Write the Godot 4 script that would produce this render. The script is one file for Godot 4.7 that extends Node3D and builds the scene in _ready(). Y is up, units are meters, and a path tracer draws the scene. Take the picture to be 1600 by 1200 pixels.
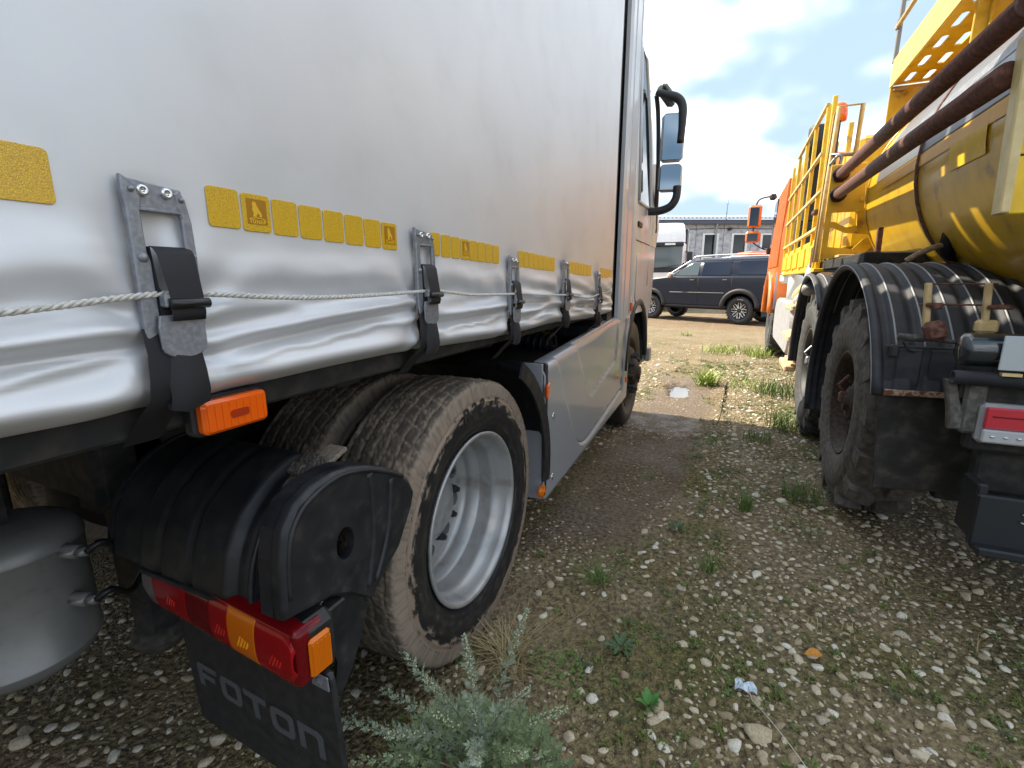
extends Node3D

const XT := -0.74           # plane of the trailer's curtain
var rng := RandomNumberGenerator.new()
var taken := {}
var mats := {}
var pics := {}

# ---------------------------------------------------------------- mesh builder
class Sheet:
	var st := SurfaceTool.new()
	var xf := Transform3D.IDENTITY
	var tint := Color(1, 1, 1)
	func _init() -> void:
		st.begin(Mesh.PRIMITIVE_TRIANGLES)
		st.set_smooth_group(-1)
	func smooth() -> Sheet:
		st.set_smooth_group(0)
		return self
	func flat() -> Sheet:
		st.set_smooth_group(-1)
		return self
	func vert(p: Vector3) -> void:
		st.set_color(tint)
		st.add_vertex(xf * p)
	func tri(a: Vector3, b: Vector3, c: Vector3) -> void:      # counter-clockwise seen from outside
		vert(a); vert(c); vert(b)
	func quad(a: Vector3, b: Vector3, c: Vector3, d: Vector3) -> void:
		tri(a, b, c); tri(a, c, d)
	func box(c: Vector3, s: Vector3, bev := 0.0) -> void:
		var h := s * 0.5
		bev = minf(bev, 0.45 * minf(s.x, minf(s.y, s.z)))
		if bev <= 0.0:
			var p := []
			for i in 8:
				p.append(c + Vector3(h.x if i & 1 else -h.x, h.y if i & 2 else -h.y, h.z if i & 4 else -h.z))
			quad(p[4], p[5], p[7], p[6]); quad(p[1], p[0], p[2], p[3])
			quad(p[5], p[1], p[3], p[7]); quad(p[0], p[4], p[6], p[2])
			quad(p[6], p[7], p[3], p[2]); quad(p[0], p[1], p[5], p[4])
			return
		var g := h - Vector3(bev, bev, bev)
		for ax in 3:
			var b1 := (ax + 1) % 3
			var b2 := (ax + 2) % 3
			for sg in [-1.0, 1.0]:
				var q := []
				for k in [[-1, -1], [1, -1], [1, 1], [-1, 1]]:
					var v := Vector3.ZERO
					v[ax] = sg * h[ax]; v[b1] = k[0] * g[b1]; v[b2] = k[1] * g[b2]
					q.append(c + v)
				if sg > 0: quad(q[0], q[1], q[2], q[3])
				else: quad(q[3], q[2], q[1], q[0])
			for k in [[-1, -1], [1, -1], [1, 1], [-1, 1]]:   # edges that run along ax
				var u := []
				for e in [-1.0, 1.0]:
					var v1 := Vector3.ZERO
					v1[ax] = e * g[ax]; v1[b1] = k[0] * h[b1]; v1[b2] = k[1] * g[b2]
					var v2 := Vector3.ZERO
					v2[ax] = e * g[ax]; v2[b1] = k[0] * g[b1]; v2[b2] = k[1] * h[b2]
					u.append(c + v1); u.append(c + v2)
				if k[0] * k[1] > 0: quad(u[0], u[1], u[3], u[2])
				else: quad(u[2], u[3], u[1], u[0])
		for i in 8:
			var s3 := Vector3(1 if i & 1 else -1, 1 if i & 2 else -1, 1 if i & 4 else -1)
			var a := c + s3 * Vector3(h.x, g.y, g.z)
			var b := c + s3 * Vector3(g.x, h.y, g.z)
			var d := c + s3 * Vector3(g.x, g.y, h.z)
			if s3.x * s3.y * s3.z > 0: tri(a, b, d)
			else: tri(a, d, b)
	func grid(rows: Array, close_u := false, close_v := false) -> void:   # rows of PackedVector3Array
		var n := rows.size()
		for i in (n if close_v else n - 1):
			var r0: PackedVector3Array = rows[i]
			var r1: PackedVector3Array = rows[(i + 1) % n]
			var m := r0.size()
			for j in (m if close_u else m - 1):
				var k := (j + 1) % m
				quad(r0[j], r0[k], r1[k], r1[j])
	func tube(pts: PackedVector3Array, r: Variant, n := 8, caps := true) -> void:
		var rows := []
		var side := Vector3.ZERO
		for i in pts.size():
			var d := pts[mini(i + 1, pts.size() - 1)] - pts[maxi(i - 1, 0)]
			d = d.normalized()
			if side == Vector3.ZERO:
				side = d.cross(Vector3.UP if absf(d.y) < 0.9 else Vector3.RIGHT).normalized()
			side = (side - d * side.dot(d)).normalized()
			var up := side.cross(d)
			var rr: float = r[i] if r is Array or r is PackedFloat32Array else r
			var row := PackedVector3Array()
			for j in n:
				var a := TAU * j / n
				row.append(pts[i] + (side * cos(a) + up * sin(a)) * rr)
			rows.append(row)
		grid(rows, true)
		if caps:
			for e in [0, rows.size() - 1]:
				var row: PackedVector3Array = rows[e]
				for j in range(1, n - 1):
					if e == 0: tri(row[0], row[j + 1], row[j])
					else: tri(row[0], row[j], row[j + 1])
	func bar(a: Vector3, b: Vector3, w: float, h: float, bev := 0.0, up := Vector3.UP) -> void:   # a square bar from a to b
		var keep := xf
		var z := (b - a).normalized()
		if absf(z.dot(up)) > 0.95: up = Vector3.RIGHT
		var x := up.cross(z).normalized()
		xf = keep * Transform3D(Basis(x, z.cross(x), z), (a + b) * 0.5)
		box(Vector3.ZERO, Vector3(w, h, a.distance_to(b)), bev)
		xf = keep
	func lathe(prof: PackedVector2Array, n := 32, a0 := 0.0, a1 := TAU) -> void:   # (radius, place on the x axis), turned round x
		var rows := []
		var whole := absf(a1 - a0 - TAU) < 0.001
		for i in (n if whole else n + 1):
			var a := a0 + (a1 - a0) * i / n
			var row := PackedVector3Array()
			for p in prof:
				row.append(Vector3(p.y, sin(a) * p.x, cos(a) * p.x))
			rows.append(row)
		grid(rows, false, whole)
	func plate(poly: PackedVector2Array, d: float, bev := 0.0) -> void:   # polygon in xy, thick from z = 0 to d
		if Geometry2D.is_polygon_clockwise(poly):
			poly = poly.duplicate(); poly.reverse()
		var top := poly
		if bev > 0.0:
			var inn := Geometry2D.offset_polygon(poly, -bev, Geometry2D.JOIN_MITER)
			if inn.size() == 1 and inn[0].size() == poly.size():
				top = inn[0]
				if Geometry2D.is_polygon_clockwise(top): top.reverse()
				var best := 0
				for k in top.size():
					if top[k].distance_to(poly[0]) < top[best].distance_to(poly[0]): best = k
				var t2 := PackedVector2Array()
				for k in top.size(): t2.append(top[(k + best) % top.size()])
				top = t2
		var ix := Geometry2D.triangulate_polygon(top)
		var iy := Geometry2D.triangulate_polygon(poly)
		for k in range(0, ix.size(), 3):
			var q := [top[ix[k]], top[ix[k + 1]], top[ix[k + 2]]]
			if (q[1] - q[0]).cross(q[2] - q[0]) < 0: q.reverse()
			tri(Vector3(q[0].x, q[0].y, d), Vector3(q[1].x, q[1].y, d), Vector3(q[2].x, q[2].y, d))
		for k in range(0, iy.size(), 3):
			var q := [poly[iy[k]], poly[iy[k + 1]], poly[iy[k + 2]]]
			if (q[1] - q[0]).cross(q[2] - q[0]) < 0: q.reverse()
			tri(Vector3(q[0].x, q[0].y, 0), Vector3(q[2].x, q[2].y, 0), Vector3(q[1].x, q[1].y, 0))
		var m := poly.size()
		var b := bev if top != poly else 0.0
		for k in m:
			var l := (k + 1) % m
			quad(Vector3(poly[k].x, poly[k].y, 0), Vector3(poly[l].x, poly[l].y, 0), Vector3(poly[l].x, poly[l].y, d - b), Vector3(poly[k].x, poly[k].y, d - b))
			if b > 0.0:
				quad(Vector3(poly[k].x, poly[k].y, d - b), Vector3(poly[l].x, poly[l].y, d - b), Vector3(top[l].x, top[l].y, d), Vector3(top[k].x, top[k].y, d))
	func done() -> ArrayMesh:
		st.generate_normals()
		return st.commit()

# faces: how a flat drawing in (u, v) is laid on an upright plane, looking at it from outside
func facing_right(x: float) -> Transform3D:      # u = forward (-z) reversed so that the drawing is not mirrored: plane looks to +x
	return Transform3D(Basis(Vector3(0, 0, -1), Vector3(0, 1, 0), Vector3(1, 0, 0)), Vector3(x, 0, 0))
func facing_left(x: float) -> Transform3D:       # plane looks to -x, u runs along +z
	return Transform3D(Basis(Vector3(0, 0, 1), Vector3(0, 1, 0), Vector3(-1, 0, 0)), Vector3(x, 0, 0))

func rounded(x0: float, y0: float, x1: float, y1: float, r: float, n := 4) -> PackedVector2Array:
	var o := PackedVector2Array()
	for c in [[x1 - r, y0 + r, -PI / 2], [x1 - r, y1 - r, 0.0], [x0 + r, y1 - r, PI / 2], [x0 + r, y0 + r, PI]]:
		for k in n + 1:
			var a: float = c[2] + PI / 2 * k / n
			o.append(Vector2(c[0] + cos(a) * r, c[1] + sin(a) * r))
	return o

func v2(a: Array) -> PackedVector2Array:
	var o := PackedVector2Array()
	for p in a: o.append(Vector2(p[0], p[1]))
	return o
func v3(a: Array) -> PackedVector3Array:
	var o := PackedVector3Array()
	for p in a: o.append(Vector3(p[0], p[1], p[2]))
	return o
func curve(pts: PackedVector3Array, n: int) -> PackedVector3Array:     # a smooth path through the points
	var o := PackedVector3Array()
	for i in pts.size() - 1:
		var p0 := pts[maxi(i - 1, 0)]
		var p3 := pts[mini(i + 2, pts.size() - 1)]
		for k in n:
			o.append(pts[i].cubic_interpolate(pts[i + 1], p0, p3, float(k) / n))
	o.append(pts[-1])
	return o

# ---------------------------------------------------------------- nodes
func numbered(n: String) -> String:
	taken[n] = taken.get(n, -1) + 1
	return n if taken[n] == 0 else "%s_%03d" % [n, taken[n]]
func tag(o: Node3D, label: String, category: String, group := "", kind := "") -> void:
	if label: o.set_meta("label", label)
	if category: o.set_meta("category", category)
	if group: o.set_meta("group", group)
	if kind: o.set_meta("kind", kind)
func thing(called: String, label: String, category: String, at := Vector3.ZERO, turn := 0.0, group := "") -> Node3D:
	var o := Node3D.new()
	o.name = numbered(called)
	add_child(o, true)
	o.position = at
	o.rotation.y = turn
	tag(o, label, category, group)
	return o
func put(called: String, m: Variant, mt: Material, parent: Node3D = self, label := "") -> MeshInstance3D:
	var o := MeshInstance3D.new()
	o.name = called if parent != self else numbered(called)
	o.mesh = m.done() if m is Sheet else m
	o.material_override = mt
	parent.add_child(o, true)
	# shapes are drawn in world coordinates unless their thing stands somewhere: undo the thing's place
	if parent != self and not parent.has_meta("local"):
		var t := Transform3D.IDENTITY
		var q: Node = parent
		while q != self:
			t = q.transform * t
			q = q.get_parent()
		o.transform = t.affine_inverse()
	if label: o.set_meta("label", label)
	return o
func local(o: Node3D) -> Node3D:      # the parts of this one are drawn in its own axes
	o.set_meta("local", true)
	return o

# ---------------------------------------------------------------- materials
func lin(r: float, g: float, b: float) -> Color:
	return Color(r, g, b).linear_to_srgb()
func noise(kind: String, seed_: int, freq: float, oct := 4) -> FastNoiseLite:
	var n := FastNoiseLite.new()
	n.seed = seed_
	n.frequency = freq
	n.fractal_octaves = oct
	n.noise_type = FastNoiseLite.TYPE_CELLULAR if kind == "cell" else FastNoiseLite.TYPE_SIMPLEX_SMOOTH
	if kind == "cell":
		n.cellular_return_type = FastNoiseLite.RETURN_DISTANCE2_SUB
		n.fractal_type = FastNoiseLite.FRACTAL_NONE
	if kind == "plain": n.fractal_type = FastNoiseLite.FRACTAL_NONE
	return n
func tex(kind: String, seed_: int, freq: float, c: Array, size := 512) -> NoiseTexture2D:    # c: [[place, colour], ...]
	var t := NoiseTexture2D.new()
	t.width = size; t.height = size
	t.seamless = true
	t.seamless_blend_skirt = 0.2
	t.noise = noise(kind, seed_, freq)
	var g := Gradient.new()
	g.offsets = PackedFloat32Array(c.map(func(e): return e[0]))
	g.colors = PackedColorArray(c.map(func(e): return e[1]))
	t.color_ramp = g
	return t
func plain(n: String, c: Color, rough := 0.6, metal := 0.0) -> StandardMaterial3D:
	if mats.has(n): return mats[n]
	var m := StandardMaterial3D.new()
	m.resource_name = n
	m.albedo_color = c
	m.roughness = rough
	m.metallic = metal
	mats[n] = m
	return m
# worn(): a material whose colour wanders between the given colours, on a pattern of `size` metres
func worn(n: String, c: Array, size: float, rough := 0.6, metal := 0.0, relief := 0.0, freq := 0.012, kind := "fbm") -> StandardMaterial3D:
	if mats.has(n): return mats[n]
	var m := plain(n, Color.WHITE, rough, metal)
	m.albedo_texture = tex(kind, n.hash() % 1000, freq, c)
	m.uv1_triplanar = true
	m.uv1_world_triplanar = true
	m.uv1_scale = Vector3.ONE / size
	if relief > 0.0:
		m.heightmap_enabled = true
		m.heightmap_scale = relief
		if not pics.has("relief"): pics["relief"] = tex("fbm", 77, 0.03, [[0.2, Color.BLACK], [0.8, Color.WHITE]])
		m.heightmap_texture = pics["relief"]
	return m
func roughened(m: StandardMaterial3D, lo: float, hi: float, freq := 0.015) -> StandardMaterial3D:
	m.roughness = 1.0
	m.roughness_texture = tex("fbm", 31, freq, [[0.25, Color(lo, lo, lo)], [0.75, Color(hi, hi, hi)]], 256)
	m.roughness_texture_channel = BaseMaterial3D.TEXTURE_CHANNEL_RED
	if not m.uv1_triplanar:
		m.uv1_triplanar = true
		m.uv1_world_triplanar = true
		m.uv1_scale = Vector3.ONE / 0.6
	return m
func coated(m: StandardMaterial3D, amount := 1.0, rough := 0.06) -> StandardMaterial3D:
	m.clearcoat_enabled = true
	m.clearcoat = amount
	m.clearcoat_roughness = rough
	return m

var M := {}
func make_materials() -> void:
	M.tarp = worn("tarpaulin", [[0.0, lin(.60, .61, .645)], [0.5, lin(.63, .64, .67)], [1.0, lin(.65, .66, .69)]], 1.7, 0.43, 0.3, 0.003, 0.006)
	M.tarp.detail_enabled = true
	M.tarp.detail_blend_mode = BaseMaterial3D.BLEND_MODE_MUL
	M.tarp.detail_albedo = tex("fbm", 61, 0.006, [[0.1, Color(.975, .974, .97)], [0.4, Color(.995, .995, .994)], [0.6, Color(1, 1, 1)], [1.0, Color(1, 1, 1)]], 1024)
	M.tape = worn("reflective", [[0.0, lin(.44, .24, .003)], [0.25, lin(.66, .40, .004)], [1.0, lin(.85, .56, .008)]], 0.055, 0.35, 0.0, 0.03, 0.05, "cell")
	coated(M.tape, 0.5, 0.25)
	M.tape_dark = plain("reflective print", lin(.36, .16, .004), 0.4)
	M.tape_light = plain("reflective mark", lin(.72, .42, .02), 0.4)
	M.zinc = worn("zinc", [[0.2, lin(.20, .21, .24)], [0.5, lin(.235, .245, .275)], [0.8, lin(.28, .29, .32)]], 0.12, 0.45, 0.5, 0.004, 0.02)
	M.web = plain("webbing", lin(.007, .007, .010), 0.7)
	M.rope = worn("rope", [[0.2, lin(.36, .35, .32)], [0.8, lin(.66, .64, .6)]], 0.05, 0.85)
	M.black = worn("black plastic", [[0.25, lin(.007, .008, .011)], [0.6, lin(.010, .011, .014)], [0.75, lin(.018, .017, .018)], [0.95, lin(.034, .031, .028)]], 0.6, 0.42, 0.0, 0.0, 0.02)
	roughened(M.black, .42, .64, .02)
	M.under = worn("underbody", [[0.3, lin(.010, .010, .010)], [0.8, lin(.03, .026, .022)]], 0.4, 0.85)
	M.rubber = worn("rubber", [[0.3, lin(.014, .014, .016)], [0.7, lin(.026, .026, .028)]], 0.3, 0.5, 0.0, 0.02)
	M.dustyrubber = worn("dusty rubber", [[0.25, lin(.07, .064, .058)], [0.5, lin(.115, .104, .092)], [0.8, lin(.17, .152, .13)]], 0.5, 0.85, 0.0, 0.015, 0.02)
	M.rim = worn("rim silver", [[0.12, lin(.25, .23, .21)], [0.36, lin(.35, .35, .352)], [0.8, lin(.375, .378, .385)]], 0.8, 0.36, 0.45, 0, .012)
	M.darkrim = worn("rusty rim", [[0.25, lin(.02, .018, .017)], [0.55, lin(.05, .036, .027)], [0.85, lin(.13, .07, .04)]], 0.25, 0.7, 0.2, 0.02, 0.02)
	M.paint = coated(plain("tractor paint", lin(.33, .345, .38), 0.42, 0.25), 0.5, 0.1)
	M.cab = coated(worn("cab paint", [[0.2, lin(.46, .475, .51)], [0.8, lin(.50, .515, .55)]], 1.5, 0.45, 0.1), 0.6, 0.1)
	M.glass = plain("dark glass", lin(.012, .016, .018), 0.04)
	M.mirror = plain("mirror", lin(.20, .25, .30), 0.04, 1.0)
	M.red = coated(plain("red lens", lin(.26, .004, .006), 0.12), .15, 0.05)
	M.red.metallic_specular = .3
	M.deepred = coated(plain("deep red lens", lin(.12, .003, .005), 0.12), .15, 0.05)
	M.deepred.metallic_specular = .3
	M.orange = coated(plain("orange lens", lin(.80, .115, .003), 0.2), .3, 0.08)
	M.amber = coated(plain("amber lens", lin(.58, .13, .002), 0.15), .2, 0.05)
	M.amber.metallic_specular = .35
	M.clear = coated(plain("clear lens", lin(.12, .09, .09), 0.15), .3, 0.1)
	M.tank = worn("tank grey", [[0.12, lin(.20, .197, .19)], [0.3, lin(.235, .235, .23)], [0.8, lin(.255, .255, .25)]], 0.9, 0.45, 0.35, 0.0, 0.03)
	M.yellow = worn("yellow paint", [[0.10, lin(.30, .17, .02)], [0.24, lin(.58, .345, .012)], [0.5, lin(.66, .40, .010)], [0.85, lin(.72, .46, .015)]], 1.1, 0.42, 0.0, 0.0, 0.012)
	coated(M.yellow, 0.35, 0.2)
	M.brightyellow = worn("bright yellow", [[0.2, lin(.72, .45, .01)], [0.8, lin(.82, .55, .015)]], 0.8, 0.45)
	M.cream = worn("faded yellow", [[0.2, lin(.5, .35, .14)], [0.8, lin(.68, .52, .28)]], 0.5, 0.6)
	M.orangepaint = coated(worn("orange paint", [[0.2, lin(.66, .14, .012)], [0.8, lin(.8, .19, .02)]], 1.4, 0.4), 0.6, 0.12)
	M.rust = worn("rust", [[0.2, lin(.065, .025, .018)], [0.5, lin(.13, .052, .036)], [0.8, lin(.21, .10, .07)]], 0.3, 0.75, 0.0, 0.008, 0.02)
	M.fender = worn("fender", [[0.3, lin(.024, .026, .032)], [0.7, lin(.042, .044, .052)]], 0.6, 0.68)
	M.scuff = plain("scuffed edge", lin(.3, .31, .33), 0.6)
	M.navy = coated(plain("car paint", lin(.004, .007, .020), 0.25), 0.3, 0.04)
	M.white = coated(worn("white paint", [[0.2, lin(.72, .72, .71)], [0.8, lin(.82, .82, .81)]], 2.0, 0.45), 0.4, 0.15)
	M.trim = plain("dark trim", lin(.02, .021, .024), 0.6)
	M.chrome = plain("bright trim", lin(.7, .71, .72), 0.2, 0.9)
	M.navy.metallic_specular = 0.35
	M.redglint = plain("red reflector", lin(.55, .012, .010), .15)  # bulb glint put into the colour, brighter than the red lens
	M.amberglint = plain("amber reflector", lin(.95, .38, .012), .15)  # the same painted glint for the amber lens
	M.greybox = worn("grey plastic", [[0.2, lin(.26, .26, .27)], [0.8, lin(.34, .34, .35)]], 0.8, 0.6)
	M.wood = worn("beige steel", [[0.2, lin(.45, .28, .14)], [0.8, lin(.68, .48, .28)]], 0.5, 0.65)
	M.wall = worn("rendered wall", [[0.12, lin(.22, .215, .22)], [0.3, lin(.36, .36, .38)], [0.55, lin(.46, .46, .48)], [0.85, lin(.56, .555, .565)]], 4.0, 0.85, 0.0, 0.0, 0.025)
	M.roof = plain("roof sheet", lin(.42, .44, .48), 0.5, 0.3)
	M.film = plain("film", lin(.6, .68, .75), 0.3)

# ---------------------------------------------------------------- camera, sky, light
func make_view() -> void:
	var cam := Camera3D.new()
	cam.name = "camera"
	cam.fov = 77.32
	cam.near = 0.05
	cam.far = 400.0
	cam.position = Vector3(0, 1.30, 0)
	cam.rotation = Vector3(deg_to_rad(-12.19), deg_to_rad(24.21), 0)
	add_child(cam)
	var e := Environment.new()
	e.background_mode = Environment.BG_SKY
	e.tonemap_mode = Environment.TONE_MAPPER_LINEAR
	e.tonemap_exposure = 2.75
	e.sdfgi_enabled = true
	e.ssao_enabled = true
	e.ssil_enabled = true
	var sky := Sky.new()
	var ps := PanoramaSkyMaterial.new()
	ps.panorama = ImageTexture.create_from_image(sky_picture())
	sky.sky_material = ps
	e.sky = sky
	e.background_energy_multiplier = 1.0
	var w := WorldEnvironment.new()
	w.name = "world"
	w.environment = e
	add_child(w)
	var sun := DirectionalLight3D.new()
	sun.name = "sun"
	sun.light_energy = 1.25
	sun.light_color = Color(1.0, 0.95, 0.86)
	sun.light_angular_distance = 0.6
	sun.shadow_enabled = true
	var to := Vector3(-0.64, 0.72, -0.27).normalized()
	add_child(sun)
	sun.look_at_from_position(Vector3.ZERO, -to, Vector3.UP)

func sky_picture() -> Image:
	var w := 1024
	var h := 512
	var im := Image.create(w, h, false, Image.FORMAT_RGBF)
	var n := noise("fbm", 12, 1.1, 5)
	var n2 := noise("fbm", 40, 2.6, 4)
	for y in h:
		var el := PI / 2 - PI * (y + 0.5) / h
		for x in w:
			var az := TAU * ((x + 0.5) / w - 0.5)
			var d := Vector3(cos(el) * sin(az), sin(el), -cos(el) * cos(az))
			if d.y < 0.0:
				im.set_pixel(x, y, Color(0.30, 0.26, 0.21))
				continue
			var q := d / (d.y + 0.35) * 1.3
			var c := n.get_noise_3d(q.x, q.y, q.z) * 1.0 + 0.35 * n2.get_noise_3d(q.x, q.y * 2.0, q.z)
			var cover := smoothstep(-0.30, 0.34, c)
			var blue := Color(0.215, 0.30, 0.40).lerp(Color(0.25, 0.325, 0.40), clampf(1.0 - d.y * 1.6, 0, 1))
			var white := Color(0.80, 0.84, 0.88).lerp(Color(0.92, 0.93, 0.94), smoothstep(0.0, 0.5, c))
			im.set_pixel(x, y, blue.lerp(white, cover))
	return im

func make_materials_more() -> void:
	M.rubbergrey = worn("grey rubber", [[0.25, lin(.03, .031, .033)], [0.6, lin(.055, .055, .057)], [0.85, lin(.085, .082, .078)]], 0.5, 0.75, 0.0, 0.03, 0.02)
	M.flap = worn("flap rubber", [[0.25, lin(.014, .013, .012)], [0.6, lin(.028, .026, .023)], [0.85, lin(.06, .053, .045)]], 0.6, 0.7, 0.0, 0.0, .012)
	M.band = plain("grey band", lin(.13, .14, .16), .35)
	M.paleband = worn("faded lettering", [[.35, lin(.14, .15, .17)], [.5, lin(.30, .31, .33)], [.6, lin(.14, .15, .17)]], .5, .4, 0, 0, .02)
	M.orangeband = worn("orange band", [[.2, lin(.68, .33, .008)], [.8, lin(.74, .38, .01)]], 1.0, .4)
	M.lightyellow = worn("light yellow", [[.2, lin(.74, .47, .09)], [.8, lin(.82, .56, .14)]], .8, .45)
	M.gussetyellow = worn("gusset yellow", [[.2, lin(.62, .40, .03)], [.8, lin(.74, .50, .05)]], .5, .5)
	M.paleyellow = worn("pale yellow", [[.2, lin(.56, .44, .20)], [.8, lin(.68, .55, .28)]], .5, .5)
	M.yellowbright2 = worn("walkway yellow", [[.2, lin(.66, .40, .012)], [.8, lin(.80, .52, .02)]], .8, .45)

# ---------------------------------------------------------------- the curtain-sided trailer
const BUCKLES := [-0.435, -1.075, -1.640, -2.250, -2.880]
const BUCKLE_TOP := [1.430, 1.414, 1.393, 1.374, 1.350]
var fold_noise: FastNoiseLite
func bump(v: float, at: float, w: float) -> float:
	var t := (v - at) / w
	return exp(-t * t)
func hem(z: float) -> float:
	return 1.130 - 0.0155 * maxf(-z, -1.0) + 0.006 * sin(z * 5.0)
func curtain_x(z: float, y: float) -> float:
	var v := y - hem(z)
	var stops := [9.0, 0.75, 0.16, -0.435, -1.075, -1.640, -2.250, -2.880, -3.32]
	var i := 0
	while i < stops.size() - 2 and z < stops[i + 1]: i += 1
	var t: float = clampf((z - stops[i]) / (stops[i + 1] - stops[i]), 0, 1)
	var env := pow(maxf(sin(PI * t), 0.0), 0.55)
	var k := float(i)
	var sl: float = [0.03, .04, .045, .045, .035, .02, .03, -.02][mini(i, 7)]
	var vc: float = 0.075 + sl * t + 0.006 * sin(k * 2.3)
	var wob := 0.012 * fold_noise.get_noise_2d(z * 260.0, k * 50.0)
	var d := 0.0
	d += env * 0.009 * bump(v, 0.212 + wob - 0.02 * sin(PI * t), 0.034)
	d -= env * 0.006 * bump(v, 0.168 + wob - 0.02 * t, 0.020)
	d += env * 0.008 * bump(v, 0.138 + 0.02 * sin(k + t * 2.0) + wob, 0.017)
	d -= env * 0.004 * bump(v, vc + 0.035, 0.010)
	d += env * 0.019 * bump(v, vc + 0.008, 0.0115)
	d -= env * 0.014 * bump(v, vc - 0.015, 0.0095)
	d += env * 0.018 * bump(v, 0.030, 0.020)
	d += env * 0.006 * bump(v, vc * .55 + .02 * t + wob, 0.006)
	if i >= 5:
		d += env * 0.012 * sin(v * 90.0 + t * 7.0 + k) * bump(v, 0.09, 0.08)
	d += 0.0045 * fold_noise.get_noise_2d(z * 90.0, y * 420.0) * bump(v, 0.1, 0.14)
	d += 0.0035 * fold_noise.get_noise_2d(z * 40.0 + 300.0, y * 30.0)
	for b in BUCKLES:                                                     # puckers that run out from each strap
		var q := Vector2(z - b, v - .10)
		var rr := q.length()
		if rr < .26:
			var an := atan2(q.y, absf(q.x))
			d += .0055 * cos(an * 8.0 + 1.3 * signf(q.x) + b * 5.0) * smoothstep(.02, .07, rr) * smoothstep(.26, .08, rr) * smoothstep(.30, .16, v)
	for b in BUCKLES:                                                     # drawn in where a strap pulls
		d -= 0.009 * bump(z, b, 0.05) * smoothstep(0.34, 0.25, v)
	if v < 0.03: d -= 0.05 * pow((0.03 - v) / 0.03, 2.0) * 0.5
	return XT + d

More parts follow.
